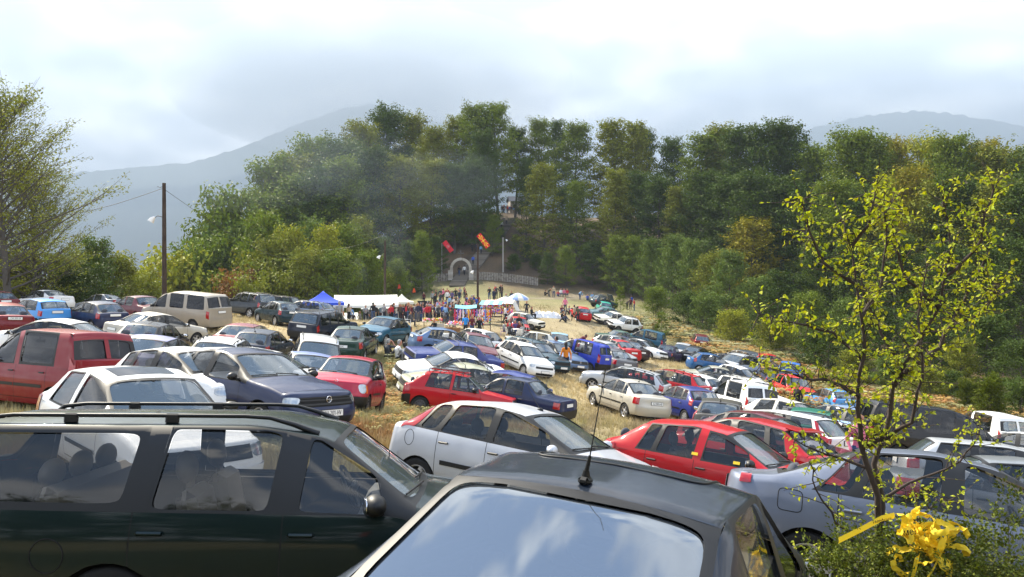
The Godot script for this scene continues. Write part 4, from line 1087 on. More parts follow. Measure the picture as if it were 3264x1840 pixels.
func car_setup(k: Dictionary) -> void:
	K = k
	var L: float = k.L
	var tops: Array = k.top
	var cowl: float = tops[2][0]
	var rb: float = tops[6][0]
	var yt := PackedFloat32Array()
	var wr := PackedFloat32Array()
	var yb := PackedFloat32Array()
	var wbt := PackedFloat32Array()
	var ys := PackedFloat32Array()
	for i in NS + 1:
		var q := L * i / NS
		var a := 0.0
		var b := 0.0
		for j in 9:
			var qq: float = q + (j - 4) * k.sm / 4.0
			a += lin(tops, qq, 1)
			b += lin(tops, qq, 2)
		yt.append(a / 9.0)
		wr.append(b / 9.0 * k.W * 0.5)
	for i in NS + 1:
		var q := L * i / NS
		var bl := lerpf(k.belt[0], k.belt[1], (q - cowl) / (rb - cowl))
		var hood := clampf((cowl + 0.25 - q) / 0.35, 0, 1)
		var boot := clampf((q - rb + 0.15) / 0.25, 0, 1)
		var y := bl
		for j in 5:
			var ii := clampi(i + j - 2, 0, NS)
			y = minf(y, yt[ii] - maxf(k.sh * hood, k.shb * boot) - 0.01)
		yb.append(y)
		var e := absf(q - L * 0.48) / (L * 0.5)
		wbt.append(k.W * 0.5 * (1.0 - k.taper * pow(e, 3.5)))
		var lo: float = k.ys
		lo = maxf(lo, lerpf(k.ys, k.yf0, clampf((k.fo - k.rw - q) / 0.35, 0, 1)))
		lo = maxf(lo, lerpf(k.ys, k.yr0, clampf((q - k.fo - k.wb - k.rw) / 0.35, 0, 1)))
		ys.append(lo)
	var sm := PackedFloat32Array()
	for i in NS + 1:
		var s := 0.0
		for j in 7:
			s += yb[clampi(i + j - 3, 0, NS)]
		sm.append(minf(s / 7.0, yt[i] - 0.008))
	k.yT = yt
	k.wR = wr
	k.yB = sm
	k.wB = wbt
	k.yS = ys

func look(a: PackedFloat32Array, q: float) -> float:
	var t: float = clampf(q / K.L, 0, 1) * NS
	var i := mini(int(t), NS - 1)
	return lerpf(a[i], a[i + 1], t - i)

const BODY_R := [[0.0, 0.9], [0.1, 0.95], [0.3, 0.985], [0.55, 1.0], [0.75, 0.995], [0.9, 0.98], [1.0, 0.955]]

func S(q: float, r: float) -> Vector3:
	var wb := look(K.wB, q)
	var yb := look(K.yB, q)
	if r <= 1.0:
		var z := (lin(BODY_R, r - 0.04, 1) + lin(BODY_R, r, 1) + lin(BODY_R, r + 0.04, 1)) / 3.0
		return Vector3(K.L * 0.5 - q, lerpf(look(K.yS, q), yb, r), wb * z)
	var yt := look(K.yT, q)
	var wr := minf(look(K.wR, q), wb * 0.955)
	var wbe := wb * 0.955
	if r <= 2.0:
		var v := r - 1.0
		var cowl: float = K.top[2][0]
		var rbs: float = K.top[6][0]
		var kz := clampf(1.0 - smoothstep(cowl - 0.1, cowl + 0.3, q) + smoothstep(rbs - 0.2, rbs + 0.05, q) * K.bootround, 0, 1)
		var a := Vector2(lerpf(wbe, wr, v) + sin(PI * v) * 0.014, lerpf(yb, yt, v))
		var b := Vector2(wr + (wbe - wr) * cos(v * PI / 2), yb + (yt - yb) * sin(v * PI / 2))
		a = a.lerp(b, kz)
		return Vector3(K.L * 0.5 - q, a.y, a.x)
	var u := r - 2.0
	var z2 := wr * (1.0 - u)
	var cr := lin(K.crown, q, 1)
	return Vector3(K.L * 0.5 - q + lin(K.crown, q, 2) * (1.0 - (1.0 - u) * (1.0 - u)), yt + cr * (1.0 - (1.0 - u) * (1.0 - u)), z2)

func Sn(q: float, r: float) -> Vector3:
	var dq := S(q + 0.03, r) - S(q - 0.03, r)
	var dr := S(q, minf(r + 0.06, 3.0)) - S(q, maxf(r - 0.06, 0.0))
	var g := dq.cross(dr)
	var o := Vector3(0, 0.0 if r < 1.2 else 1.0, 1.0 if r < 2.0 else 0.0)
	if g.length_squared() < 1e-12:
		return o.normalized()
	g = g.normalized()
	return g if g.dot(o) >= 0 else -g

func surf(b: MB, qs: Array, rs: Array, side: int, off := 0.0, shear := 0.0) -> void:
	# a patch of S over the lists qs x rs; side +1 / -1
	var first := b.v.size()
	var nr := rs.size()
	for q in qs:
		for r in rs:
			var p := S(q, r)
			var g := Sn(q, r)
			p += g * off
			if r >= 3.0:
				g.z = 0.0
				g = g.normalized()
			b.vert(Vector3(p.x, p.y, p.z * side), Vector3(g.x, g.y, g.z * side))
	for i in qs.size() - 1:
		for j in nr - 1:
			var k := first + i * nr + j
			b.quad(k, k + 1, k + nr + 1, k + nr)

func cellpt(c: Dictionary, u: float, v: float, side: int, off: float) -> Array:
	var q := lerpf(lerpf(c.b0, c.b1, u), lerpf(c.t0, c.t1, u), v)
	var r: float = c.get("r0", 1.0) + v * (c.get("r1", 2.0) - c.get("r0", 1.0))
	var p := S(q, r)
	var g := Sn(q, r)
	p += g * off
	return [Vector3(p.x, p.y, p.z * side), Vector3(g.x, g.y, g.z * side)]

func cell(b: MB, c: Dictionary, side: int, off := 0.0, nu := 5, nv := 4) -> void:
	var first := b.v.size()
	for i in nu + 1:
		for j in nv + 1:
			var e := cellpt(c, float(i) / nu, float(j) / nv, side, off)
			b.vert(e[0], e[1])
	for i in nu:
		for j in nv:
			var k := first + i * (nv + 1) + j
			b.quad(k, k + 1, k + nv + 2, k + nv + 1)

func rounded(t: float, pw: float) -> Vector2:
	# a point of the unit square's rounded outline, t in 0..1
	var a := TAU * t
	var c := cos(a)
	var s := sin(a)
	return Vector2(0.5 + 0.5 * signf(c) * pow(absf(c), 2.0 / pw), 0.5 + 0.5 * signf(s) * pow(absf(s), 2.0 / pw))

func square(t: float) -> Vector2:
	var a := TAU * t
	var c := cos(a)
	var s := sin(a)
	var m := maxf(absf(c), absf(s))
	return Vector2(0.5 + 0.5 * c / m, 0.5 + 0.5 * s / m)

func window_cell(frame: MB, glass: MB, c: Dictionary, side: int, inset: float, pw := 14.0, steps := 28) -> void:
	# black frame from the cell's outline to a rounded opening, and the pane a little behind it
	var ring := []
	var w: float = absf(c.b1 - c.b0) * 0.5 + absf(c.t1 - c.t0) * 0.5
	var hh: float = maxf(0.08, (S((c.b0 + c.b1 + c.t0 + c.t1) / 4, c.get("r1", 2.0)) - S((c.b0 + c.b1 + c.t0 + c.t1) / 4, c.get("r0", 1.0))).length())
	var iu := clampf(inset / maxf(w, 0.05), 0, 0.35)
	var iv := clampf(inset / hh, 0, 0.35)
	var f0 := frame.v.size()
	var g0 := glass.v.size()
	for s in steps:
		var t := (s + 0.5) / steps
		var o := square(t)
		var n := rounded(t, pw)
		n = Vector2(iu + n.x * (1 - 2 * iu), iv + n.y * (1 - 2 * iv))
		var a := cellpt(c, o.x, o.y, side, 0.0)
		var m := cellpt(c, n.x, n.y, side, 0.002)
		var d := cellpt(c, n.x, n.y, side, -0.012)
		frame.vert(a[0], a[1])
		frame.vert(m[0], m[1])
		glass.vert(d[0], d[1])
	var e := cellpt(c, 0.5, 0.5, side, -0.008)
	var mid := glass.vert(e[0], e[1])
	for s in steps:
		var k := f0 + s * 2
		var l := f0 + ((s + 1) % steps) * 2
		frame.quad(k, l, l + 1, k + 1)
		glass.tri(mid, g0 + s, g0 + (s + 1) % steps)

func span(a: float, b: float, step: float) -> Array:
	var n := maxi(1, int(ceil(absf(b - a) / step)))
	var out := []
	for i in n + 1:
		out.append(lerpf(a, b, float(i) / n))
	return out

func fascia(front: bool, r: float, phi: float, off := 0.0) -> Vector3:
	# phi 0 at the body side .. 1 at the centre line
	var a: float = K.af if front else K.ar
	var e := S(a if front else K.L - a, r)
	var pf: Array = K.pf if front else K.pr
	var dep := (lin(pf, r - 0.06, 1) + lin(pf, r, 1) + lin(pf, r + 0.06, 1)) / 3.0
	var pw: float = 2.0 / K.plan
	var an := clampf(phi, 0.0, 1.0) * PI / 2
	var z := e.z * pow(cos(an), pw)
	var x := a * dep * pow(sin(an), pw)
	var p := Vector3(e.x + (x if front else -x), e.y, z)
	if off != 0.0:
		var g := fascia_n(front, r, phi)
		p += g * off
	return p

func fascia_n(front: bool, r: float, phi: float) -> Vector3:
	var dp := fascia(front, r, minf(phi + 0.04, 0.999)) - fascia(front, r, maxf(phi - 0.04, 0.001))
	var dr := fascia(front, minf(r + 0.08, 2.0), phi) - fascia(front, maxf(r - 0.08, 0.0), phi)
	var g := dp.cross(dr)
	var o := Vector3(1 if front else -1, 0, 0.6)
	g = g.normalized() if g.length_squared() > 1e-12 else o.normalized()
	return g if g.dot(o) >= 0 else -g

func fpatch(b: MB, front: bool, r0: float, r1: float, p0: float, p1: float, side: int, off := 0.0, nr := 6, np := 8, rim := 0.0, pw := 0.0) -> void:
	# a piece of the nose or tail; with rim > 0 its edge is turned back into the body; pw > 0 rounds its outline
	if pw > 0.0:
		var ctr := Vector2((p0 + p1) / 2, (r0 + r1) / 2)
		var half := Vector2((p1 - p0) / 2, (r1 - r0) / 2)
		var steps := 20
		var f := b.v.size()
		var m := fascia(front, ctr.y, ctr.x, off * 1.15)
		var mg := fascia_n(front, ctr.y, ctr.x)
		b.vert(Vector3(m.x, m.y, m.z * side), Vector3(mg.x, mg.y, mg.z * side))
		for lay in 3:
			for s in steps:
				var o: Vector2 = (rounded(float(s) / steps, pw) * 2.0 - Vector2.ONE) * half * [0.6, 1.0, 1.03][lay]
				var p := fascia(front, ctr.y + o.y, ctr.x + o.x, [off * 1.1, off, -0.02][lay])
				var g := fascia_n(front, ctr.y + o.y, ctr.x + o.x)
				b.vert(Vector3(p.x, p.y, p.z * side), Vector3(g.x, g.y, g.z * side))
		for s in steps:
			var t := (s + 1) % steps
			b.tri(f, f + 1 + s, f + 1 + t)
			for lay in 2:
				var k := f + 1 + lay * steps
				b.quad(k + s, k + t, k + steps + t, k + steps + s)
		return
	var rl := span(r0, r1, (r1 - r0) / nr)
	var pl := span(p0, p1, (p1 - p0) / np)
	if rim > 0.0:
		rl = [r0 - 0.001] + rl + [r1 + 0.001]
	var first := b.v.size()
	for a in rl.size():
		for c in pl:
			var o := off
			if rim > 0.0 and (a == 0 or a == rl.size() - 1):
				o = off - rim
			var p := fascia(front, rl[a], c, o)
			var g := fascia_n(front, rl[a], c)
			if c >= 1.0:
				g.z = 0.0
				g = g.normalized()
			b.vert(Vector3(p.x, p.y, p.z * side), Vector3(g.x, g.y, g.z * side))
	for a in rl.size() - 1:
		for c in pl.size() - 1:
			var k := first + a * pl.size() + c
			b.quad(k, k + 1, k + pl.size() + 1, k + pl.size())

func phi_for(front: bool, r: float, z: float) -> float:
	var e := S(K.af if front else K.L - K.ar, r).z
	return acos(clampf(pow(clampf(z / e, 0, 1), K.plan / 2.0), 0, 1)) / (PI / 2)

func lower(qs: Array, rs: Array, side: int, body: MB) -> void:
	# the body side with its wheel arches: vertices inside an arch are moved to its edge, faces wholly inside are left out
	var first := body.v.size()
	var nr := rs.size()
	var inside := PackedByteArray()
	var arches := [Vector2(K.L * 0.5 - K.fo, K.rw), Vector2(K.L * 0.5 - K.fo - K.wb, K.rw)]
	var ra: float = K.rw + K.gap
	for q in qs:
		for r in rs:
			var p := S(q, r)
			var g := Sn(q, r)
			var hit := 0
			for ac in arches:
				var d := Vector2(p.x, p.y) - (ac as Vector2)
				if d.length() < ra - 0.0005:
					hit = 1
					d = (d if d.length() > 0.01 else Vector2(0, 1)).normalized() * ra
					p.x = ac.x + d.x
					p.y = ac.y + d.y
			if p.y < 0.0:
				p.y = 0.0
			inside.append(hit)
			body.vert(Vector3(p.x, p.y, p.z * side), Vector3(g.x, g.y, g.z * side))
	for i in qs.size() - 1:
		for j in nr - 1:
			var k := i * nr + j
			if inside[k] + inside[k + 1] + inside[k + nr] + inside[k + nr + 1] < 4:
				body.quad(first + k, first + k + 1, first + k + nr + 1, first + k + nr)

func car_wheel(r: float, w: float, style: int) -> ArrayMesh:
	# axle along z, outer face towards +z
	var t := MB.new()
	var m := MB.new()
	var d := MB.new()
	var rr := r * 0.68
	var prof := [[rr, w * 0.42], [rr * 1.06, w * 0.5], [r * 0.93, w * 0.5], [r * 0.985, w * 0.4], [r, w * 0.2], [r, -w * 0.2], [r * 0.985, -w * 0.4], [r * 0.93, -w * 0.5], [rr, -w * 0.5]]
	var n := 28
	var pts := PackedVector3Array()
	for i in n + 1:
		for p in prof:
			pts.append(Vector3(cos(TAU * i / n) * p[0], sin(TAU * i / n) * p[0], p[1]))
	t.grid(pts, n + 1, prof.size(), Vector3.ZERO)
	var bar := [[rr, w * 0.42], [rr * 0.94, w * 0.36], [rr * 0.92, -w * 0.3], [0.02, -w * 0.3]]
	pts = PackedVector3Array()
	for i in n + 1:
		for p in bar:
			pts.append(Vector3(cos(TAU * i / n) * p[0], sin(TAU * i / n) * p[0], p[1]))
	d.grid(pts, n + 1, bar.size(), Vector3(0, 0, 1), false)
	var lip := [[rr * 1.0, w * 0.43], [rr * 0.97, w * 0.45], [rr * 0.9, w * 0.36]]
	pts = PackedVector3Array()
	for i in n + 1:
		for p in lip:
			pts.append(Vector3(cos(TAU * i / n) * p[0], sin(TAU * i / n) * p[0], p[1]))
	m.grid(pts, n + 1, lip.size(), Vector3(0, 0, 1), false)
	if style == 0 or style == 3:
		var ns: int = 5 if style == 0 else 7
		for s in ns:
			var an := TAU * s / ns
			var rad := Vector3(cos(an), sin(an), 0)
			var tan_ := Vector3(-sin(an), cos(an), 0)
			var h0 := rr * (0.2 if style == 0 else 0.13)
			var h1 := rr * (0.13 if style == 0 else 0.09)
			var a := rad * rr * 0.18 + Vector3(0, 0, w * 0.40)
			var e := rad * rr * 0.93 + Vector3(0, 0, w * 0.38)
			m.flat4(a - tan_ * h0, a + tan_ * h0, e + tan_ * h1, e - tan_ * h1, Vector3(0, 0, 1))
			for sg in [-1, 1]:
				m.flat4(a + tan_ * h0 * sg, e + tan_ * h1 * sg, e + tan_ * h1 * sg - Vector3(0, 0, 0.05), a + tan_ * h0 * sg - Vector3(0, 0, 0.05), tan_ * sg)
		m.ball(Vector3(0, 0, w * 0.4), Vector3(rr * 0.26, rr * 0.26, 0.02), 14, 6, Basis.IDENTITY)
	else:
		# pressed disc or cover with a ring of holes
		var disc := [[rr * 0.92, w * 0.36], [rr * 0.8, w * 0.44], [rr * 0.45, w * 0.4], [rr * 0.3, w * 0.48], [0.005, w * 0.5]]
		pts = PackedVector3Array()
		for i in n + 1:
			for p in disc:
				pts.append(Vector3(cos(TAU * i / n) * p[0], sin(TAU * i / n) * p[0], p[1]))
		m.grid(pts, n + 1, disc.size(), Vector3(0, 0, 1), false)
		var holes: int = 8 if style == 1 else 12
		for s in holes:
			var an := TAU * s / holes
			d.ball(Vector3(cos(an) * rr * 0.68, sin(an) * rr * 0.68, w * 0.425), Vector3(rr * 0.1, rr * 0.1, 0.012), 8, 4)
	return mesh_of([t, m, d], [M.tyre, M.steel if style == 2 else M.alloy, M.dark])

func seat_shape(b: MB, x: float, z: float, w: float, y0: float, head := true) -> void:
	b.box(Vector3(x + 0.05, y0, z), Vector3(0.5, 0.16, w), Basis(Vector3.BACK, 0.08), 0.05)
	b.box(Vector3(x - 0.24, y0 + 0.32, z), Vector3(0.14, 0.62, w), Basis(Vector3.BACK, 0.25), 0.06)
	if head:
		b.ball(Vector3(x - 0.37, y0 + 0.75, z), Vector3(0.065, 0.115, 0.145), 12, 8, Basis(Vector3.BACK, 0.2))
		b.box(Vector3(x - 0.34, y0 + 0.63, z), Vector3(0.03, 0.1, 0.12), Basis.IDENTITY, 0.01)

func car_template(k0: Dictionary, lod: int) -> Node3D:
	# lod 0: every part a mesh of its own; lod 1: a few joined parts for cars that are small in view
	var k := {"W": 1.7, "sm": 0.1, "sh": 0.09, "shb": 0.07, "taper": 0.09, "ys": 0.24, "yf0": 0.26, "yr0": 0.3, "gap": 0.045, "rw": 0.3, "tw": 0.19, "plan": 2.7, "af": 0.42, "ar": 0.4, "bootround": 1.0,
		"pf": [[0, 0.86], [0.15, 0.97], [0.4, 1.0], [0.62, 0.97], [0.75, 0.9], [1.0, 0.8], [1.5, 0.74], [2.0, 0.6]], "pr": [[0, 0.86], [0.2, 0.98], [0.45, 1.0], [0.6, 0.97], [0.7, 0.88], [1, 0.82], [2, 0.74]],
		"wheel": 1, "bump": "paint", "rails": false, "strip": true, "hl": [0.8, 1.25, 0.1, 0.54, 3.0], "tl": [0.72, 1.5, 0.0, 0.34, 4.0], "grille": [0.72, 1.25, 0.52], "fplate": 0.45, "rplate": 0.95, "frame": "black",
		"rear_inset": 0.08, "mirror": "black", "doors": [], "cells": [], "trim": M.plastic, "seatmat": M.seat}
	k.merge(k0, true)
	car_setup(k)
	var L: float = k.L
	var tops: Array = k.top
	var cowl: float = tops[2][0]
	var header: float = tops[3][0]
	var rhead: float = tops[5][0]
	var rbase: float = tops[6][0]
	k.crown = [[0.0, 0.02, 0.0], [cowl - 0.25, 0.045, 0.0], [cowl, 0.04, 0.07], [header, 0.045, 0.03], [(header + rhead) / 2, 0.055, 0.0], [rhead, 0.045, -0.03], [rbase, 0.035, -0.05], [minf(rbase + 0.2, L), 0.03, 0.0]]
	var root := Node3D.new()
	var bucket := {}
	var emit := func(called: String, b: MB, mat: Material, parent: Node) -> Node:
		if b.i.is_empty():
			return null
		if lod == 1 and not (mat == M.glass or mat == M.glass_side):
			var slot: String = {M.paint: "body", M.glass: "window", M.glass_side: "side_window", M.plastic: "trim", M.lamp: "headlight", M.red: "taillight", M.seat: "seat"}.get(mat, "trim" if mat == M.dark else called)
			if not bucket.has(slot):
				bucket[slot] = [MB.new(), mat]
			bucket[slot][0].add(b)
			return root
		return part(called, b, mat, parent)
	var step := 0.07 if lod == 0 else 0.13
	var rows := [0.0, 0.06, 0.16, 0.28, 0.4, 0.52, 0.64, 0.76, 0.88, 1.0] if lod == 0 else [0.0, 0.15, 0.35, 0.55, 0.78, 1.0]
	var qf: float = k.af
	var qr: float = L - k.ar
	var body := MB.new()
	var seam := MB.new()
	# hood, roof, boot top
	var hood := MB.new()
	var roof := MB.new()
	var boot := MB.new()
	var topr := [2.0, 2.03, 2.08, 2.15, 2.25, 2.38, 2.55, 2.75, 3.0] if lod == 0 else [2.0, 2.1, 2.3, 2.6, 3.0]
	for s in [-1, 1]:
		surf(hood, span(qf, cowl, 0.1), topr, s)
		surf(roof, span(header, rhead, 0.06 if lod == 0 else 0.15), topr, s)
		if qr - rbase > 0.03:
			surf(boot, span(rbase, qr, 0.08), topr, s)
		# lips that close the nose and the tail
		for fr in [true, false]:
			var lip := PackedVector3Array()
			var np := 9
			for i in np:
				var ph := float(i) / (np - 1)
				var f := fascia(fr, 2.0, ph)
				var q: float = qf if fr else qr
				var w: float = S(q, 2.0).z
				var t := S(q, 2.0 + (1.0 - clampf(f.z / w, 0, 1)))
				for j in 4:
					var v := j / 3.0
					var p := f.lerp(Vector3(t.x, t.y, f.z), v)
					p.y += sin(PI * v) * 0.012
					lip.append(Vector3(p.x, p.y, p.z * s))
			(hood if fr else (boot if qr - rbase > 0.03 else body)).grid(lip, np, 4, Vector3(0, 1, 0), false)
			fpatch(body, fr, 0.0, 2.0, 0.0, 1.0, s, 0.0, 16 if lod == 0 else 9, 12 if lod == 0 else 7)
		surf(body, span(qf, cowl, 0.1), [1.0, 1.25, 1.5, 1.75, 2.0], s)
		if qr - rbase > 0.03:
			surf(body, span(rbase, qr, 0.08), [1.0, 1.33, 1.66, 2.0], s)
		# lower side, split at the doors by thin grooves
		var cuts := [qf]
		for d in k.doors:
			cuts.append(d[0])
			cuts.append(d[1])
		cuts.append(qr)
		for ci in cuts.size() - 1:
			var isdoor := ci % 2 == 1
			var a: float = cuts[ci] + (0.004 if ci > 0 else 0.0)
			var z: float = cuts[ci + 1] - (0.004 if ci < cuts.size() - 2 else 0.0)
			if z - a < 0.02:
				continue
			if isdoor and lod == 0:
				var door := MB.new()
				lower(span(a, z, step), rows.slice(2), s, door)
				var dn: Node = emit.call("door", door, M.paint, root)
				lower(span(a, z, step), [0.0, 0.06, 0.145], s, body)
				surf(seam, [a, z], [0.143, 0.162], s, -0.006)
				var h := MB.new()
				var hq: float = z - 0.12
				var hp := S(hq, 0.83)
				h.box(Vector3(hp.x, hp.y, (hp.z + 0.016) * s), Vector3(0.17, 0.028, 0.03), Basis.IDENTITY, 0.012)
				emit.call("handle", h, M.paint if k.get("paint_handle", false) else M.plastic, dn)
			else:
				lower(span(a, z, step), rows, s, body)
			if ci > 0:
				lower([cuts[ci] - 0.005, cuts[ci], cuts[ci] + 0.005], rows, s, seam)
		# groove has depth: a dark strip just behind the gap
		# wheel wells
		for qw in [k.fo, k.fo + k.wb]:
			var well := PackedVector3Array()
			var ra: float = k.rw + k.gap
			for i in 15:
				var an := -0.25 + (PI + 0.5) * i / 14.0
				var cx: float = L * 0.5 - qw
				var zo: float = S(qw, 0.5).z - 0.012
				var px := cx + cos(an) * ra
				var py := maxf(0.02, k.rw + sin(an) * ra)
				well.append(Vector3(px, py, zo * s))
				well.append(Vector3(px, py, (zo - 0.03) * s))
				well.append(Vector3(px, py, (zo - 0.3) * s))
				well.append(Vector3(cx, k.rw, (zo - 0.3) * s))
			seam.grid(well, 15, 4, Vector3(0, 1, 0.0), false)
	# side band: cells between the belt and the roof rail
	for s in [-1, 1]:
		var dark_cells := MB.new()
		var b0 := cowl
		var t0 := cowl
		for c in k.cells:
			var cl := {"b0": b0, "t0": t0, "b1": c[1], "t1": c[2]}
			b0 = c[1]
			t0 = c[2]
			match c[0]:
				"p":
					cell(body, cl, s, 0.0, 4, 4)
				"k":
					cell(dark_cells, cl, s, 0.001, 4, 4)
				"r":
					var rl := MB.new()
					cell(rl, cl, s, 0.006, 3, 6)
					emit.call("taillight", rl, M.red, root)
				_:
					var fr := MB.new()
					var gl := MB.new()
					window_cell(fr, gl, cl, s, float(c[3]) if c.size() > 3 else 0.022, 14.0 if c.size() < 5 else float(c[4]))
					if k.frame == "black":
						dark_cells.add(fr)
					else:
						body.add(fr)
					emit.call("side_window", gl, M.glass_side, root)
		if rbase - b0 > 0.01 or rbase - t0 > 0.01:
			cell(body, {"b0": b0, "t0": t0, "b1": rbase, "t1": rbase}, s, 0.0, 5, 4)
		emit.call("pillar_trim", dark_cells, M.plastic, root)
	# windscreen and rear window span both sides
	for e in [[cowl, header, "windscreen", 0.05], [rhead, rbase, "rear_window", k.rear_inset]]:
		var fr := MB.new()
		var gl := MB.new()
		var n := 36
		var f0 := 0
		var pts_o := []
		for st in n:
			var t := (st + 0.5) / n
			var o := square(t)
			var i := rounded(t, 9.0)
			var iu: float = e[3] * 0.5 / 0.7
			i = Vector2(iu + i.x * (1 - 2 * iu), 0.06 + i.y * 0.88)
			var list := [[o, 0.0], [i, 0.001], [i, -0.01]]
			for m in 3:
				var w: Vector2 = list[m][0]
				var q := lerpf(e[0], e[1], w.y)
				var zz := w.x * 2.0 - 1.0
				var p := S(q, 3.0 - absf(zz))
				var g := Sn(q, 3.0 - absf(zz) - 0.001)
				var sg := signf(zz)
				p += g * float(list[m][1])
				p.z *= sg
				g.z *= sg
				if m < 2:
					fr.vert(p, g)
				else:
					gl.vert(p, g)
		for st in n:
			var a := st * 2
			var b := ((st + 1) % n) * 2
			fr.quad(a, b, b + 1, a + 1)
		# pane as rings towards the middle so that it keeps its curve
		var rings := 4
		for rg in range(1, rings):
			for st in n:
				var t := (st + 0.5) / n
				var i := rounded(t, 9.0 - 1.5 * rg)
				var iu: float = e[3] * 0.5 / 0.7
				i = Vector2(iu + i.x * (1 - 2 * iu), 0.06 + i.y * 0.88)
				i = Vector2(0.5, 0.5) + (i - Vector2(0.5, 0.5)) * (1.0 - float(rg) / rings)
				var q := lerpf(e[0], e[1], i.y)
				var zz := i.x * 2.0 - 1.0
				var p := S(q, 3.0 - absf(zz))
				var g := Sn(q, 3.0 - absf(zz) - 0.001)
				p -= g * 0.01
				p.z *= signf(zz)
				g.z *= signf(zz)
				gl.vert(p, g)
		for rg in rings - 1:
			for st in n:
				var a := rg * n + st
				var b := rg * n + (st + 1) % n
				gl.quad(a, b, b + n, a + n)
		var mq := S((e[0] + e[1]) / 2, 3.0)
		var mg := Sn((e[0] + e[1]) / 2, 2.98)
		mg.z = 0
		var mid := gl.vert(mq - mg * 0.01, mg.normalized())
		for st in n:
			gl.tri(mid, (rings - 1) * n + st, (rings - 1) * n + (st + 1) % n)
		emit.call("window_frame", fr, M.plastic, root)
		emit.call(e[2], gl, M.glass, root)
	emit.call("body", body, M.paint, root)
	emit.call("hood", hood, M.paint, root)
	emit.call("roof", roof, M.paint, root)
	emit.call("boot_lid", boot, M.paint, root)
	# bumpers, lamps, grille, plates
	var bm: Material = M.paint if k.bump == "paint" else M.plastic
	for fr in [true, false]:
		var bp := MB.new()
		var low := MB.new()
		for s in [-1, 1]:
			fpatch(bp, fr, 0.02, 0.55 if fr else 0.52, 0.0, 1.0, s, 0.022, 6, 12, 0.05)
			var qe: float = qf if fr else qr
			# the bumper reaches round to the wheel arch
			var q2: float = (k.fo - k.rw - k.gap - 0.02) if fr else (k.fo + k.wb + k.rw + k.gap + 0.02)
			if absf(q2 - qe) > 0.03 and (fr or not k.has("shortwrap")):
				surf(bp, span(q2, qe, 0.1), [0.019, 0.02, 0.2, 0.4, 0.55 if fr else 0.52, 0.551], s, 0.022)
			if fr:
				fpatch(low, true, 0.06, 0.3, 0.62, 1.0, s, 0.026, 3, 5)
		emit.call("front_bumper" if fr else "rear_bumper", bp, bm, root)
		if not low.i.is_empty():
			emit.call("lower_grille", low, M.dark, root)
	for s in [-1, 1]:
		var h := MB.new()
		var hl: Array = k.hl
		fpatch(h, true, hl[0], hl[1], hl[2], hl[3], s, 0.01, 4, 5, 0.0, hl[4])
		emit.call("headlight", h, M.lamp, root)
		if k.has("ind"):
			var ind := MB.new()
			fpatch(ind, true, k.ind[0], k.ind[1], k.ind[2], k.ind[3], s, 0.013, 4, 5, 0.0, 4.0)
			emit.call("indicator", ind, M.amber, root)
		if k.tl.size():
			var t := MB.new()
			var tl: Array = k.tl
			fpatch(t, false, tl[0], tl[1], maxf(tl[2], 0.0), tl[3], s, 0.012, 4, 5, 0.0 if tl[2] > 0.0 else 0.02, tl[4] if tl[2] > 0.0 else 0.0)
			if tl[2] <= 0.0:
				surf(t, span(qr - k.get("tlw", 0.12), qr, 0.07), span(tl[0], tl[1], 0.2), s, 0.012)
			emit.call("taillight", t, M.red, root)
	if k.grille.size():
		var gr := MB.new()
		for s in [-1, 1]:
			fpatch(gr, true, k.grille[0], k.grille[1], k.grille[2], 1.0, s, 0.006, 3, 6)
		emit.call("grille", gr, M.dark, root)
		if lod == 0:
			var sl := MB.new()
			for s in [-1, 1]:
				for j in 3:
					var rr: float = lerpf(k.grille[0], k.grille[1], (j + 0.5) / 3.0)
					fpatch(sl, true, rr - 0.035, rr + 0.035, k.grille[2] + 0.02, 1.0, s, 0.016, 1, 6, 0.012)
			emit.call("grille_slats", sl, M.plastic, root)
	for fr in [true, false]:
		var py: float = k.fplate if fr else k.rplate
		var f := fascia(fr, py, 1.0)
		var up := fascia(fr, py + 0.1, 1.0) - fascia(fr, py - 0.1, 1.0)
		var pl := MB.new()
		var ba := MB.new()
		var yv := up.normalized()
		var bs := Basis(Vector3(0, 0, -1 if fr else 1), yv, Vector3(0, 0, -1 if fr else 1).cross(yv))
		var o := f + bs.z * (0.034 if py < 0.6 else 0.012)
		ba.box(o, Vector3(0.54, 0.135, 0.012), bs, 0.003)
		pl.box(o + bs.z * 0.005, Vector3(0.515, 0.11, 0.008), bs)
		var pn: Node = emit.call("number_plate", ba, M.plastic, root)
		emit.call("plate_face", pl, M.white, pn)
		if lod == 0:
			pn.set_meta("face", Transform3D(bs, o + bs.z * 0.0095))
			pn.set_meta("front", fr)
	if k.strip and lod == 0:
		for s in [-1, 1]:
			var st := MB.new()
			for d in k.doors:
				surf(st, span(d[0] + 0.02, d[1] - (0.02 if d != k.doors[-1] else 0.1), 0.1), [0.44, 0.445, 0.48, 0.515, 0.52].map(func(r): return r), s, 0.011)
			emit.call("rubbing_strip", st, M.plastic, root)
	# mirrors
	for s in ([] if k.has("nomirror") else [-1, 1]):
		var mi := MB.new()
		var mp := S(cowl + k.get("mq", 0.24), 1.0)
		mi.ball(mp * Vector3(1, 1, s) + Vector3(0.0, 0.09, 0.11 * s), Vector3(0.075, 0.072, 0.105), 12, 8, Basis(Vector3.UP, 0.25 * s))
		mi.box(mp * Vector3(1, 1, s) + Vector3(0.02, 0.04, 0.03 * s), Vector3(0.08, 0.05, 0.1), Basis.IDENTITY, 0.01)
		var mn: Node = emit.call("wing_mirror", mi, M.paint if k.mirror == "paint" else M.plastic, root)
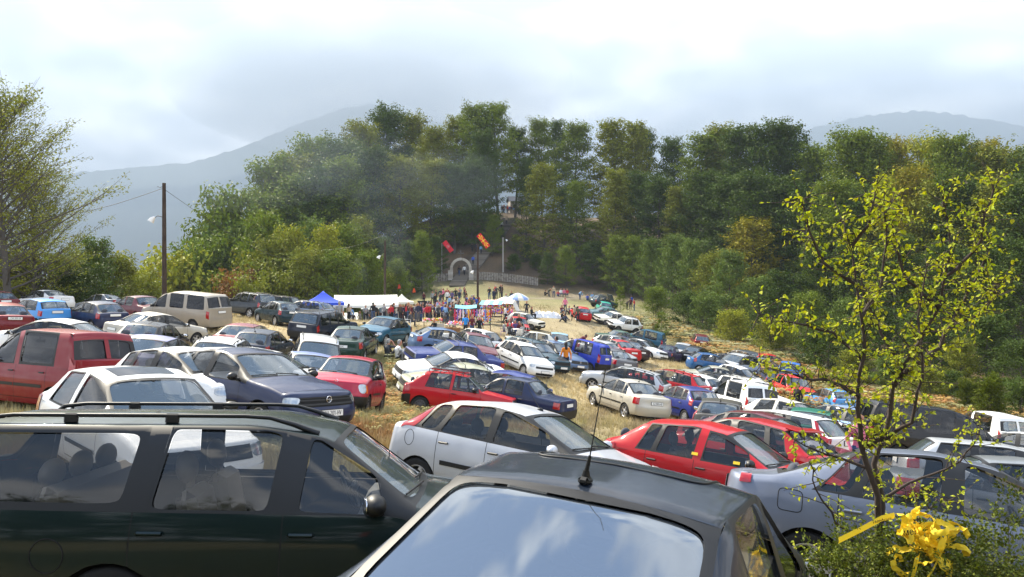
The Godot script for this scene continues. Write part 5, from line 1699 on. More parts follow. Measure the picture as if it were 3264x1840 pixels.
		if lod == 0 and not k.has("rack"):
			var mg := MB.new()
			mg.ball(mp * Vector3(1, 1, s) + Vector3(-0.062, 0.09, 0.115 * s), Vector3(0.012, 0.055, 0.08), 12, 6, Basis(Vector3.UP, 0.25 * s))
			emit.call("mirror_glass", mg, M.chrome, mn)
	# wheels
	var wm := car_wheel(k.rw, k.tw, k.wheel)
	for qw in [k.fo, k.fo + k.wb]:
		for s in [-1, 1]:
			var o := put("wheel", wm, root)
			o.position = Vector3(L * 0.5 - qw, k.rw, (S(qw, 0.5).z - k.tw * 0.5 - 0.015) * s)
			if s < 0:
				o.rotation.y = PI
	# cabin: tub, headliner, dashboard, seats, steering wheel; underside
	var tub := MB.new()
	var x0: float = L * 0.5 - cowl - 0.05
	var x1: float = L * 0.5 - maxf(rbase - 0.12, rhead)
	var by: float = minf(k.belt[0], k.belt[1]) - 0.03
	var hw: float = k.W * 0.43
	tub.flat4(Vector3(x0, 0.3, -hw), Vector3(x0, 0.3, hw), Vector3(x1, 0.3, hw), Vector3(x1, 0.3, -hw), Vector3.UP)
	for s in [-1, 1]:
		tub.flat4(Vector3(x0, 0.3, hw * s), Vector3(x1, 0.3, hw * s), Vector3(x1, by, hw * s), Vector3(x0, by, hw * s), Vector3(0, 0, -s))
		tub.flat4(Vector3(x0, by, hw * s), Vector3(x1, by, hw * s), Vector3(x1, by, k.W * 0.47 * s), Vector3(x0, by, k.W * 0.47 * s), Vector3.UP)
	tub.flat4(Vector3(x1, 0.3, -hw), Vector3(x1, 0.3, hw), Vector3(x1, by, hw), Vector3(x1, by, -hw), Vector3.RIGHT)
	tub.flat4(Vector3(L * 0.48, 0.22, -hw * 0.9), Vector3(L * 0.48, 0.22, hw * 0.9), Vector3(-L * 0.48, 0.25, hw * 0.9), Vector3(-L * 0.48, 0.25, -hw * 0.9), Vector3.DOWN)
	var wl: float = lin(k.top, header, 2)
	emit.call("cabin_tub", tub, M.dark, root)
	var head := MB.new()
	for s in [-1, 1]:
		surf(head, span(header + 0.02, rhead - 0.02, 0.2), [2.02, 2.3, 2.6, 3.0], s, -0.03)
	emit.call("headliner", head, M.liner, root)
	var dash := MB.new()
	dash.box(Vector3(x0 - 0.12, by - 0.1, 0), Vector3(0.5, 0.22, hw * 1.9), Basis(Vector3.BACK, 0.12), 0.06)
	emit.call("dashboard", dash, M.dash if lod == 0 else M.dark, root)
	var fx: float = L * 0.5 - lerpf(cowl, header, 0.5) - k.get("seat_back", 0.95)
	for z in [-0.36, 0.36]:
		var st := MB.new()
		seat_shape(st, fx, z, 0.5, by - 0.5)
		emit.call("front_seat", st, k.seatmat, root)
	var rs := MB.new()
	var rx: float = maxf(fx - 0.86, x1 + 0.32)
	seat_shape(rs, rx, 0.0, hw * 1.8, by - 0.48, false)
	for z in k.get("heads", [-0.38, 0.38]):
		rs.ball(Vector3(rx - 0.37, by + 0.2, z), Vector3(0.06, 0.1, 0.15), 12, 8)
	emit.call("rear_seat", rs, k.seatmat, root)
	if lod == 0:
		var sw := MB.new()
		var ring := []
		var rad := []
		for i in 19:
			ring.append(Vector3(x0 - 0.5, by + 0.0, -0.36) + Basis(Vector3.BACK, 0.45) * Vector3(0, cos(TAU * i / 18) * 0.18, sin(TAU * i / 18) * 0.18))
			rad.append(0.014)
		sw.tube(ring, rad, 6, false)
		sw.box(Vector3(x0 - 0.47, by, -0.36), Vector3(0.05, 0.07, 0.33), Basis(Vector3.BACK, 0.45), 0.015)
		emit.call("steering_wheel", sw, M.plastic, root)
		var mr := MB.new()
		var hp := S(header - 0.1, 3.0)
		mr.box(hp + Vector3(-0.08, -0.09, 0), Vector3(0.03, 0.06, 0.22), Basis.IDENTITY, 0.012)
		mr.box(hp + Vector3(-0.06, -0.04, 0), Vector3(0.02, 0.1, 0.03))
		emit.call("inside_mirror", mr, M.plastic, root)
		for z in [-0.28, 0.22]:
			var wp := MB.new()
			var pts := []
			for i in 6:
				var t := i / 5.0
				var w: float = look(K.wR, cowl)
				var zz: float = z + t * 0.5 - 0.05
				var pp := S(cowl + 0.03 + t * 0.05, 3.0 - clampf(absf(zz) / w, 0, 1))
				pts.append(Vector3(pp.x, pp.y + 0.014, zz))
			wp.tube(pts, [0.012, 0.012, 0.01, 0.01, 0.01, 0.008], 4)
			emit.call("wiper", wp, M.plastic, root)
	if k.rails:
		for s in [-1, 1]:
			var rl := MB.new()
			var pts := []
			var rad := []
			for i in 15:
				var t := i / 14.0
				var p := S(lerpf(header + 0.12, rhead + k.get("rail_end", -0.05), t), 2.12)
				var up := 0.05 * minf(1.0, minf(t, 1 - t) * 9.0)
				pts.append(Vector3(p.x, p.y + up, p.z * s))
				rad.append(0.014 + 0.01 * (1 - up / 0.05))
			rl.tube(pts, rad, 8)
			for t in [0.42, 0.7]:
				var p := S(lerpf(header + 0.12, rhead + k.get("rail_end", -0.05), t), 2.12)
				rl.box(Vector3(p.x, p.y + 0.03, p.z * s), Vector3(0.09, 0.07, 0.03), Basis.IDENTITY, 0.01)
			emit.call("roof_rail", rl, M.plastic, root)
	if k.has("rack"):
		var rk := MB.new()
		var a: float = header + 0.15
		var z: float = rhead - 0.1
		var h := 0.13
		for i in k.rack:
			var q: float = lerpf(a, z, float(i) / (k.rack - 1))
			var p := S(q, 2.05)
			rk.tube([Vector3(p.x, p.y + h, -p.z), Vector3(p.x, p.y + h, p.z)], [0.014, 0.014], 5)
			for s in [-1, 1]:
				rk.tube([Vector3(p.x, p.y - 0.01, p.z * s), Vector3(p.x, p.y + h, p.z * s)], [0.012, 0.012], 5)
		if k.rack > 2:
			for s in [-1.0, -0.5, 0.0, 0.5, 1.0]:
				var p0 := S(a, 2.05)
				var p1 := S(z, 2.05)
				rk.tube([Vector3(p0.x, p0.y + h + 0.02, p0.z * s), Vector3(p1.x, p1.y + h + 0.02, p1.z * s)], [0.012, 0.012], 5)
			for s in [-1, 1]:
				var p0 := S(a, 2.05)
				var p1 := S(z, 2.05)
				rk.tube([Vector3(p0.x, p0.y + h + 0.1, p0.z * s), Vector3(p1.x, p1.y + h + 0.1, p1.z * s)], [0.012, 0.012], 5)
		emit.call("roof_rack", rk, M.steel, root)
	if k.get("antenna", 0.0) > 0.0:
		var an := MB.new()
		var p := S(k.antenna, 3.0)
		var d := Vector3(-0.62, 0.78, 0)
		an.ball(p + Vector3(0, 0.01, 0), Vector3(0.05, 0.03, 0.03), 10, 6)
		an.tube([p, p + d * 0.15, p + d * 0.5], [0.012, 0.006, 0.003], 5)
		emit.call("antenna", an, M.plastic, root)
	emit.call("panel_gap", seam, M.dark, root)
	if lod == 1:
		for slot in bucket:
			part(slot, bucket[slot][0], bucket[slot][1], root)
	root.set_meta("k", k)
	return root

func car_types() -> Dictionary:
	var five := [["k", 1.38, 1.5], ["g", 2.2, 2.15], ["k", 2.32, 2.27], ["g", 2.98, 2.86], ["k", 3.06, 2.92], ["g", 3.42, 3.22]]
	var t := {}
	t.tiny = {"L": 3.34, "W": 1.51, "wb": 2.2, "fo": 0.62, "rw": 0.27, "tw": 0.16, "af": 0.34, "ar": 0.18, "top": [[0, 0.7, 0.76], [0.42, 0.86, 0.82], [0.8, 0.95, 0.84], [1.42, 1.36, 0.73], [2.1, 1.42, 0.75], [2.9, 1.37, 0.72], [3.16, 0.97, 0.8], [3.34, 0.93, 0.8]], "belt": [0.89, 0.92],
		"cells": [["k", 0.98, 1.06], ["g", 1.92, 1.86], ["k", 2.02, 1.96], ["g", 2.8, 2.72]], "doors": [[0.93, 2.0]], "bump": "black", "hl": [0.72, 1.45, 0.16, 0.52, 2.6], "ind": [0.72, 1.3, 0.02, 0.16], "grille": [], "tl": [0.7, 1.5, 0.0, 0.26, 4.0], "wheel": 2, "seat_back": 0.8, "fplate": 0.36, "seatmat": M.dark}
	t.bubble = {"L": 3.43, "W": 1.63, "wb": 2.35, "fo": 0.6, "rw": 0.28, "af": 0.4, "ar": 0.2, "top": [[0, 0.66, 0.76], [0.4, 0.84, 0.82], [0.72, 0.97, 0.84], [1.5, 1.36, 0.76], [2.2, 1.43, 0.78], [3.0, 1.38, 0.74], [3.24, 0.98, 0.82], [3.43, 0.94, 0.8]], "belt": [0.91, 0.95],
		"cells": [["k", 0.95, 1.02], ["g", 1.95, 1.9], ["k", 2.08, 2.02], ["g", 2.9, 2.8]], "doors": [[0.95, 2.05]], "bump": "black", "tl": [0.66, 1.1, 0.0, 0.3, 4.0], "grille": [], "seat_back": 0.75}
	t.super = {"L": 3.84, "W": 1.66, "wb": 2.46, "fo": 0.76, "rw": 0.29, "af": 0.46, "ar": 0.24, "top": [[0, 0.62, 0.76], [0.55, 0.85, 0.82], [1.02, 0.96, 0.84], [1.78, 1.36, 0.71], [2.3, 1.43, 0.73], [3.15, 1.36, 0.68], [3.6, 0.99, 0.78], [3.84, 0.93, 0.78]], "belt": [0.91, 0.97],
		"cells": [["k", 1.28, 1.4], ["g", 2.12, 2.06], ["k", 2.24, 2.17], ["g", 2.84, 2.74], ["k", 2.92, 2.82], ["g", 3.26, 3.1]], "doors": [[1.2, 2.2], [2.2, 3.0]], "tl": [0.8, 1.9, 0.0, 0.2, 4.0], "grille": [0.74, 0.95, 0.6]}
	t.box = {"L": 3.7, "W": 1.57, "wb": 2.35, "fo": 0.68, "rw": 0.28, "tw": 0.16, "sm": 0.05, "af": 0.14, "ar": 0.14, "plan": 4.0, "taper": 0.05, "top": [[0, 0.8, 0.84], [0.5, 0.87, 0.86], [1.08, 0.93, 0.87], [1.62, 1.35, 0.74], [2.2, 1.39, 0.76], [3.0, 1.35, 0.74], [3.52, 0.92, 0.83], [3.7, 0.88, 0.83]], "belt": [0.88, 0.9],
		"cells": [["p", 1.16, 1.2], ["g", 1.45, 1.62], ["k", 1.48, 1.65], ["g", 2.05, 2.02], ["p", 2.14, 2.11], ["g", 2.95, 2.82]], "doors": [[1.1, 2.1]], "bump": "black", "hl": [0.8, 1.5, 0.3, 0.58, 4.0], "tl": [0.66, 1.2, 0.0, 0.3, 4.0], "grille": [0.76, 1.5, 0.3], "wheel": 2, "strip": false, "frame": "black"}
	t.hatch = {"L": 4.03, "W": 1.69, "wb": 2.48, "fo": 0.8, "af": 0.36, "ar": 0.24, "top": [[0, 0.7, 0.78], [0.6, 0.87, 0.83], [1.14, 0.95, 0.85], [1.86, 1.36, 0.7], [2.4, 1.42, 0.72], [3.22, 1.35, 0.68], [3.78, 0.97, 0.78], [4.03, 0.92, 0.78]], "belt": [0.9, 0.94], "cells": five, "doors": [[1.32, 2.28], [2.28, 3.1]], "tl": [0.68, 1.3, 0.0, 0.3, 4.0], "wheel": 1}
	t.golf = t.hatch.duplicate()
	t.golf.merge({"cells": [["p", 1.36, 1.48], ["g", 2.18, 2.13], ["p", 2.31, 2.26], ["g", 2.96, 2.86], ["k", 3.0, 2.9], ["g", 3.3, 3.12]], "sm": 0.07, "hl": [0.78, 1.4, 0.18, 0.56, 3.5], "grille": [0.76, 1.42, 0.56], "belt": [0.92, 0.93]}, true)
	t.golf3 = t.golf.duplicate()
	t.golf3.merge({"cells": [["p", 1.36, 1.48], ["g", 2.38, 2.33], ["p", 2.5, 2.45], ["g", 3.3, 3.12]], "doors": [[1.32, 2.46]]}, true)
	t.saloon = {"L": 4.62, "W": 1.74, "wb": 2.68, "fo": 0.9, "rw": 0.305, "af": 0.42, "ar": 0.38, "top": [[0, 0.68, 0.78], [0.7, 0.88, 0.83], [1.3, 0.97, 0.85], [2.05, 1.38, 0.69], [2.55, 1.45, 0.71], [3.15, 1.39, 0.67], [3.88, 1.04, 0.77], [4.62, 1.0, 0.76]], "belt": [0.92, 0.98],
		"cells": [["k", 1.55, 1.68], ["g", 2.42, 2.38], ["k", 2.54, 2.5], ["g", 3.2, 3.08], ["k", 3.26, 3.13], ["g", 3.6, 3.36]], "doors": [[1.45, 2.5], [2.5, 3.4]], "tl": [0.66, 1.35, 0.0, 0.34, 4.0], "wheel": 0, "rplate": 0.8}
	t.oldsaloon = {"L": 4.35, "W": 1.67, "wb": 2.55, "fo": 0.78, "rw": 0.3, "tw": 0.17, "sm": 0.05, "af": 0.16, "ar": 0.16, "plan": 4.0, "taper": 0.05, "top": [[0, 0.82, 0.84], [0.7, 0.9, 0.86], [1.28, 0.95, 0.87], [1.82, 1.36, 0.74], [2.4, 1.41, 0.76], [2.95, 1.37, 0.73], [3.42, 0.97, 0.83], [4.35, 0.91, 0.83]], "belt": [0.9, 0.92],
		"cells": [["p", 1.42, 1.55], ["g", 2.14, 2.11], ["p", 2.22, 2.19], ["g", 2.9, 2.86]], "doors": [[1.3, 2.18], [2.18, 2.98]], "bump": "black", "hl": [0.8, 1.5, 0.26, 0.52, 4.0], "tl": [0.66, 1.2, 0.0, 0.3, 4.0], "grille": [0.76, 1.5, 0.3], "wheel": 2, "strip": false, "rplate": 0.85}
	t.wagon = {"L": 4.52, "W": 1.73, "wb": 2.64, "fo": 0.86, "af": 0.42, "ar": 0.24, "top": [[0, 0.68, 0.78], [0.65, 0.88, 0.83], [1.22, 0.97, 0.85], [1.95, 1.38, 0.7], [2.6, 1.46, 0.72], [3.85, 1.4, 0.68], [4.28, 1.0, 0.79], [4.52, 0.94, 0.79]], "belt": [0.92, 0.97],
		"cells": [["k", 1.45, 1.58], ["g", 2.35, 2.3], ["k", 2.47, 2.42], ["g", 3.15, 3.1], ["k", 3.25, 3.2], ["g", 3.98, 3.76]], "doors": [[1.36, 2.43], [2.43, 3.28]], "tl": [0.7, 1.5, 0.0, 0.24, 4.0], "rails": true, "wheel": 0}
	t.combi = {"L": 4.0, "W": 1.67, "wb": 2.6, "fo": 0.72, "af": 0.38, "ar": 0.13, "plan": 3.6, "top": [[0, 0.76, 0.78], [0.45, 1.0, 0.84], [0.92, 1.14, 0.87], [1.6, 1.66, 0.8], [2.1, 1.79, 0.82], [3.74, 1.75, 0.8], [3.87, 1.06, 0.9], [4.0, 1.03, 0.88]], "belt": [1.06, 1.05],
		"cells": [["k", 1.15, 1.25], ["g", 1.98, 1.95], ["p", 2.14, 2.11], ["g", 3.3, 3.27, 0.05], ["p", 3.87, 3.87]], "doors": [[1.08, 2.06], [2.06, 3.1]], "bump": "black", "tl": [0.6, 1.35, 0.0, 0.13, 4.0], "wheel": 2, "rear_inset": 0.12, "seat_back": 0.8, "pr": [[0, 0.9], [0.2, 1.1], [0.4, 1.15], [0.52, 1.0], [2, 0.9]]}
	t.van = {"L": 4.82, "W": 1.84, "wb": 2.75, "fo": 0.95, "rw": 0.32, "af": 0.34, "ar": 0.15, "plan": 3.6, "top": [[0, 0.86, 0.8], [0.42, 1.05, 0.84], [0.82, 1.18, 0.87], [1.55, 1.8, 0.8], [2.2, 1.95, 0.82], [4.5, 1.9, 0.8], [4.67, 1.15, 0.9], [4.82, 1.1, 0.88]], "belt": [1.12, 1.12],
		"cells": [["k", 1.1, 1.2], ["g", 1.9, 1.88], ["p", 2.08, 2.06], ["g", 3.1, 3.08, 0.05], ["p", 3.22, 3.2], ["g", 4.45, 4.38, 0.05], ["p", 4.67, 4.67]], "doors": [[1.0, 2.0]], "tl": [0.5, 1.0, 0.0, 0.14, 4.0], "wheel": 2, "rear_inset": 0.14, "seat_back": 0.7, "frame": "paint"}
	t.suv = {"L": 4.4, "W": 1.77, "wb": 2.6, "fo": 0.8, "rw": 0.35, "tw": 0.22, "ys": 0.38, "yf0": 0.42, "yr0": 0.45, "sm": 0.07, "af": 0.26, "ar": 0.16, "plan": 3.5, "top": [[0, 0.95, 0.82], [0.6, 1.06, 0.86], [1.28, 1.12, 0.87], [1.88, 1.6, 0.76], [2.4, 1.68, 0.78], [3.98, 1.62, 0.75], [4.24, 1.1, 0.86], [4.4, 1.05, 0.85]], "belt": [1.06, 1.07],
		"cells": [["k", 1.46, 1.56], ["g", 2.25, 2.22], ["k", 2.37, 2.34], ["g", 3.08, 3.02], ["p", 3.17, 3.12], ["g", 3.95, 3.82]], "doors": [[1.36, 2.33], [2.33, 3.2]], "bump": "black", "tl": [0.58, 1.2, 0.0, 0.14, 4.0], "rails": true, "wheel": 0}
	t.offroad = {"L": 3.7, "W": 1.66, "wb": 2.2, "fo": 0.68, "rw": 0.345, "tw": 0.18, "ys": 0.42, "yf0": 0.48, "yr0": 0.5, "sm": 0.05, "af": 0.14, "ar": 0.14, "plan": 4.0, "taper": 0.04, "gap": 0.07, "top": [[0, 0.98, 0.84], [0.5, 1.03, 0.87], [1.2, 1.08, 0.88], [1.66, 1.56, 0.76], [2.2, 1.62, 0.78], [3.05, 1.58, 0.75], [3.48, 1.07, 0.85], [3.7, 1.03, 0.85]], "belt": [1.03, 1.04],
		"cells": [["p", 1.28, 1.34], ["g", 2.15, 2.1], ["p", 2.26, 2.21], ["g", 3.1, 2.95]], "doors": [[1.22, 2.2]], "bump": "black", "hl": [0.75, 1.6, 0.3, 0.56, 2.0], "tl": [0.55, 1.2, 0.0, 0.18, 4.0], "grille": [0.72, 1.7, 0.5], "wheel": 2, "strip": false}
	t.mpv = {"L": 4.4, "W": 1.78, "wb": 2.7, "fo": 0.85, "af": 0.42, "ar": 0.22, "top": [[0, 0.74, 0.78], [0.5, 0.95, 0.84], [0.98, 1.07, 0.86], [1.8, 1.56, 0.74], [2.4, 1.67, 0.76], [3.85, 1.6, 0.72], [4.18, 1.06, 0.84], [4.4, 1.0, 0.82]], "belt": [1.0, 1.03],
		"cells": [["k", 1.4, 1.55], ["g", 2.2, 2.16], ["k", 2.32, 2.28], ["g", 3.1, 3.05], ["k", 3.2, 3.15], ["g", 3.9, 3.76]], "doors": [[1.2, 2.27], [2.27, 3.15]], "tl": [0.6, 1.3, 0.0, 0.2, 4.0], "rails": true, "wheel": 0}
	t.pickup = {"L": 4.85, "W": 1.7, "wb": 2.95, "fo": 0.75, "rw": 0.35, "tw": 0.2, "ys": 0.4, "yf0": 0.45, "yr0": 0.5, "sm": 0.06, "af": 0.26, "ar": 0.1, "plan": 4.0, "top": [[0, 0.9, 0.82], [0.6, 1.0, 0.86], [1.25, 1.08, 0.87], [1.85, 1.58, 0.76], [2.4, 1.64, 0.78], [3.0, 1.58, 0.75], [3.2, 1.06, 0.86], [4.85, 1.06, 0.88]], "belt": [1.02, 1.02],
		"cells": [["p", 1.4, 1.48], ["g", 2.2, 2.17], ["p", 2.3, 2.27], ["g", 2.98, 2.9]], "doors": [[1.3, 2.24], [2.24, 3.05]], "bump": "black", "tl": [0.5, 1.1, 0.0, 0.12, 4.0], "wheel": 2, "bootround": 0.3}
	# the near cars have shapes of their own
	t.silver_hatch = {"L": 4.15, "W": 1.7, "wb": 2.61, "fo": 0.82, "rw": 0.305, "tw": 0.2, "af": 0.46, "ar": 0.28, "gap": 0.035, "top": [[0, 0.66, 0.74], [0.5, 0.88, 0.82], [1.02, 1.0, 0.85], [1.86, 1.4, 0.72], [2.4, 1.47, 0.73], [3.3, 1.41, 0.66], [3.82, 1.06, 0.78], [4.15, 0.98, 0.76]], "belt": [0.93, 1.05],
		"cells": [["k", 1.32, 1.42], ["g", 2.24, 2.2, 0.012], ["k", 2.34, 2.3], ["g", 3.12, 2.95, 0.012], ["k", 3.18, 3.0], ["g", 3.52, 3.32, 0.02, 4.0], ["k", 3.58, 3.36], ["r", 3.82, 3.82]], "doors": [[1.26, 2.3], [2.3, 3.12]], "tl": [], "wheel": 0, "frame": "black", "mirror": "paint", "antenna": 1.98, "seatmat": M.dark, "heads": [-0.4, 0.0, 0.4]}
	t.dark_wagon = {"shortwrap": true, "rail_end": 0.08, "L": 5.25, "W": 1.74, "wb": 2.7, "fo": 0.91, "rw": 0.31, "af": 0.46, "ar": 0.28, "gap": 0.03, "top": [[0, 0.68, 0.78], [0.8, 0.86, 0.83], [1.72, 0.985, 0.85], [2.3, 1.41, 0.7], [2.8, 1.49, 0.72], [4.66, 1.45, 0.69], [5.0, 1.02, 0.8], [5.25, 0.95, 0.78]], "belt": [0.95, 0.96],
		"mq": 0.26, "cells": [["k", 1.9, 1.98], ["g", 2.5, 2.45, 0.015], ["k", 2.66, 2.61], ["g", 3.42, 3.36, 0.02], ["k", 3.54, 3.49], ["g", 4.8, 4.66, 0.05, 12.0]], "doors": [[1.6, 2.57], [2.57, 3.5]], "rails": true, "wheel": 3, "seatmat": M.leather, "strip": false, "heads": [-0.42, 0.0, 0.42], "frame": "black", "paint_handle": true}
	t.blue_saloon = {"L": 4.62, "W": 1.77, "wb": 2.75, "fo": 0.98, "rw": 0.31, "af": 0.46, "ar": 0.3, "top": [[0, 0.68, 0.76], [0.7, 0.9, 0.83], [1.3, 1.0, 0.85], [2.2, 1.42, 0.68], [2.7, 1.48, 0.7], [3.3, 1.43, 0.67], [4.05, 1.1, 0.76], [4.62, 1.04, 0.74]], "belt": [0.96, 1.02],
		"cells": [["k", 1.6, 1.75], ["g", 2.52, 2.48, 0.02], ["k", 2.66, 2.62], ["g", 3.34, 3.18, 0.02], ["k", 3.4, 3.23], ["g", 3.74, 3.42, 0.025, 5.0]], "doors": [[1.5, 2.62], [2.62, 3.5]], "tl": [1.0, 1.7, 0.0, 0.13, 4.0], "tlw": 0.03, "wheel": 0, "mirror": "paint", "seatmat": M.seat, "paint_handle": true}
	t.near_dark = {"L": 4.3, "W": 1.72, "wb": 2.6, "fo": 0.85, "af": 0.44, "ar": 0.32, "top": [[0, 0.66, 0.76], [0.65, 0.87, 0.82], [1.2, 0.96, 0.85], [1.95, 1.34, 0.7], [2.45, 1.42, 0.73], [3.1, 1.37, 0.68], [3.85, 0.98, 0.76], [4.3, 0.93, 0.76]], "belt": [0.9, 0.95],
		"cells": [["k", 1.46, 1.6], ["g", 2.3, 2.26, 0.025, 6.0], ["k", 2.43, 2.39], ["g", 3.15, 3.0, 0.025, 6.0]], "doors": [[1.38, 2.38], [2.38, 3.22]], "wheel": 0, "seatmat": M.dark, "rear_inset": 0.05, "nomirror": true, "heads": []}
	return t

# ---------------------------------------------------------------- trees, shrubs, grass
var leafmats := {}

func leaf_mat(called: String, c: Color) -> StandardMaterial3D:
	var m := rough_mat(c, 0.62)
	m.vertex_color_use_as_albedo = true
	m.backlight_enabled = true
	m.backlight = Color(0.66, 0.68, 0.32)
	m.metallic_specular = 0.22
	m.cull_mode = BaseMaterial3D.CULL_DISABLED
	leafmats[called] = m
	return m

func rv(r: RandomNumberGenerator) -> Vector3:
	var z := r.randf_range(-1, 1)
	var a := r.randf() * TAU
	var s := sqrt(1 - z * z)
	return Vector3(s * cos(a), z, s * sin(a))

func leaf(b: MB, p: Vector3, d: Vector3, n: Vector3, l: float, w: float) -> void:
	# a pointed leaf, folded a little along its rib
	var s := d.cross(n).normalized() * w * 0.5
	var k := b.vert(p, n)
	b.vert(p + d * l * 0.45 + s + n * l * 0.07, (n - s * 0.6 / w).normalized())
	b.vert(p + d * l - n * l * 0.1, n)
	b.vert(p + d * l * 0.45 - s + n * l * 0.07, (n + s * 0.6 / w).normalized())
	b.tri(k, k + 1, k + 2)
	b.tri(k, k + 2, k + 3)

func spray(b: MB, r: RandomNumberGenerator, p: Vector3, d: Vector3, size: float, n: int, l: float, tone: float) -> void:
	# a clump of leaves round a twig's end, denser towards its outside
	if l > 0.15:
		var q := Basis(Vector3.UP, atan2(-d.z, d.x)) * Basis(Vector3.BACK, clampf(d.y, -0.5, 0.9) * 0.8)
		for i in n:
			var o := rv(r)
			var e := o * Vector3(1.1, 0.5, 0.85) * size * pow(r.randf(), 0.3)
			var v := tone * r.randf_range(0.75, 1.3)
			b.col = Color(v * r.randf_range(0.85, 1.2), v, v * r.randf_range(0.7, 1.1))
			var up := (q * (o * Vector3(0.5, 1.2, 0.5)) + rv(r) * 0.45 + Vector3(0, 0.35, 0)).normalized()
			var dir := (q * o + rv(r) * 0.6 + Vector3(0, -0.15, 0))
			dir = (dir - up * dir.dot(up)).normalized()
			leaf(b, p + q * e, dir, up, l * r.randf_range(0.75, 1.25), l * 0.62)
		return
	var side := d.cross(Vector3.UP + rv(r) * 0.3).normalized()
	var up := side.cross(d).normalized()
	if up.y < 0:
		up = -up
	for i in n:
		var t := sqrt(r.randf())
		var q := p + d * size * t + side * size * r.randf_range(-0.55, 0.55) * (1.15 - t * 0.6) + up * size * r.randf_range(-0.16, 0.16)
		var v := tone * r.randf_range(0.7, 1.3)
		b.col = Color(v * r.randf_range(0.85, 1.2), v, v * r.randf_range(0.7, 1.1))
		var dir := (d + side * r.randf_range(-1.1, 1.1) + Vector3(0, r.randf_range(-0.7, 0.1), 0)).normalized()
		leaf(b, q, dir, (up + rv(r) * 0.75).normalized(), l * r.randf_range(0.75, 1.25), l * 0.62)

func tree_meshes(o: Dictionary, sd: int) -> Array:
	# [wood, leaves] of a tree of height 1 x o.h
	var r := RandomNumberGenerator.new()
	r.seed = sd
	var wood := MB.new()
	var lv := MB.new()
	var h: float = o.h
	var stems: int = o.get("stems", 1)
	for st in stems:
		var lean = Vector3(r.randf_range(-1, 1), 0, r.randf_range(-1, 1)) * o.get("lean", 0.06)
		var base = Vector3.ZERO if stems == 1 else Vector3(r.randf_range(-1, 1), 0, r.randf_range(-1, 1)) * o.w * 0.16
		var path := []
		var rad := []
		var sh: float = h * r.randf_range(0.82, 1.0) if stems > 1 else h
		var steps := 9
		for i in steps:
			var t := float(i) / (steps - 1)
			path.append(base + Vector3(lean.x * t * sh + sin(t * 5.0 + sd) * 0.012 * h, t * sh * 0.94, lean.z * t * sh + cos(t * 4.0 + sd) * 0.012 * h))
			rad.append(o.tr * pow(1.0 - t * 0.94, 0.9) * (1.25 if i == 0 else 1.0))
		wood.tube(path, rad, 6)
		var limbs: int = int(o.limbs / stems)
		for i in limbs:
			var t: float = lerpf(o.low, 0.97, pow((i + r.randf()) / limbs, 0.9))
			var a := i * 2.399 + r.randf_range(-0.5, 0.5) + st * 1.3
			var fi := t * (steps - 1)
			var p: Vector3 = path[int(fi)].lerp(path[mini(int(fi) + 1, steps - 1)], fi - int(fi))
			var u = (t - o.low) / (1.0 - o.low)
			var prof: float = pow(1.0 - u * 0.97, o.get("taper", 0.62)) * minf(1.0, (u + o.get("skirt", 0.2)) / 0.38)
			var ln: float = o.w * 0.5 * prof * r.randf_range(0.6, 1.22) + 0.15
			var rise := lerpf(o.rise0, o.rise1, u) + r.randf_range(-0.15, 0.15)
			var dir := Vector3(cos(a) * cos(rise), sin(rise), sin(a) * cos(rise))
			var lp := []
			var lr := []
			var q := p
			var seg := 5
			for j in seg + 1:
				lp.append(q)
				lr.append(maxf(0.006 * h / 10.0, o.tr * 0.34 * (1.0 - u * 0.6) * (1.0 - float(j) / seg * 0.92)))
				dir = (dir + Vector3(0, o.get("curl", 0.1), 0) + rv(r) * 0.12).normalized()
				q += dir * ln / seg
			wood.tube(lp, lr, 4, false)
			var subs: int = o.subs
			for s in subs:
				var tt := lerpf(0.22, 1.0, (s + r.randf()) / subs)
				var fj := tt * seg
				var sp: Vector3 = lp[int(fj)].lerp(lp[mini(int(fj) + 1, seg)], fj - int(fj))
				var ax: Vector3 = (lp[seg] - lp[0]).normalized()
				var sd2 := ax.cross(Vector3.UP).normalized() * (1 if s % 2 == 0 else -1)
				var sdir := (ax * 0.7 + sd2 * r.randf_range(0.35, 0.95) + Vector3(0, r.randf_range(-0.12, o.get("up", 0.35)), 0)).normalized()
				var sl: float = (o.w * 0.17 + ln * 0.16) * (1.15 - tt * 0.45) * r.randf_range(0.7, 1.2)
				if o.get("twigs", true):
					wood.tube([sp, sp + sdir * sl * 0.5, sp + sdir * sl], [o.tr * 0.07, o.tr * 0.045, o.tr * 0.02], 3, false)
				var tone := r.randf_range(0.6, 1.4)
				if r.randf() < o.get("bare", 0.0):
					continue
				for m in o.sprays:
					var f: float = (m + r.randf_range(0.3, 0.9)) / o.sprays
					spray(lv, r, sp + sdir * sl * f, (sdir + rv(r) * 0.5).normalized(), o.size * r.randf_range(0.7, 1.2), o.leaves, o.leaf, tone)
	return [wood, lv]

var tree_protos := {}

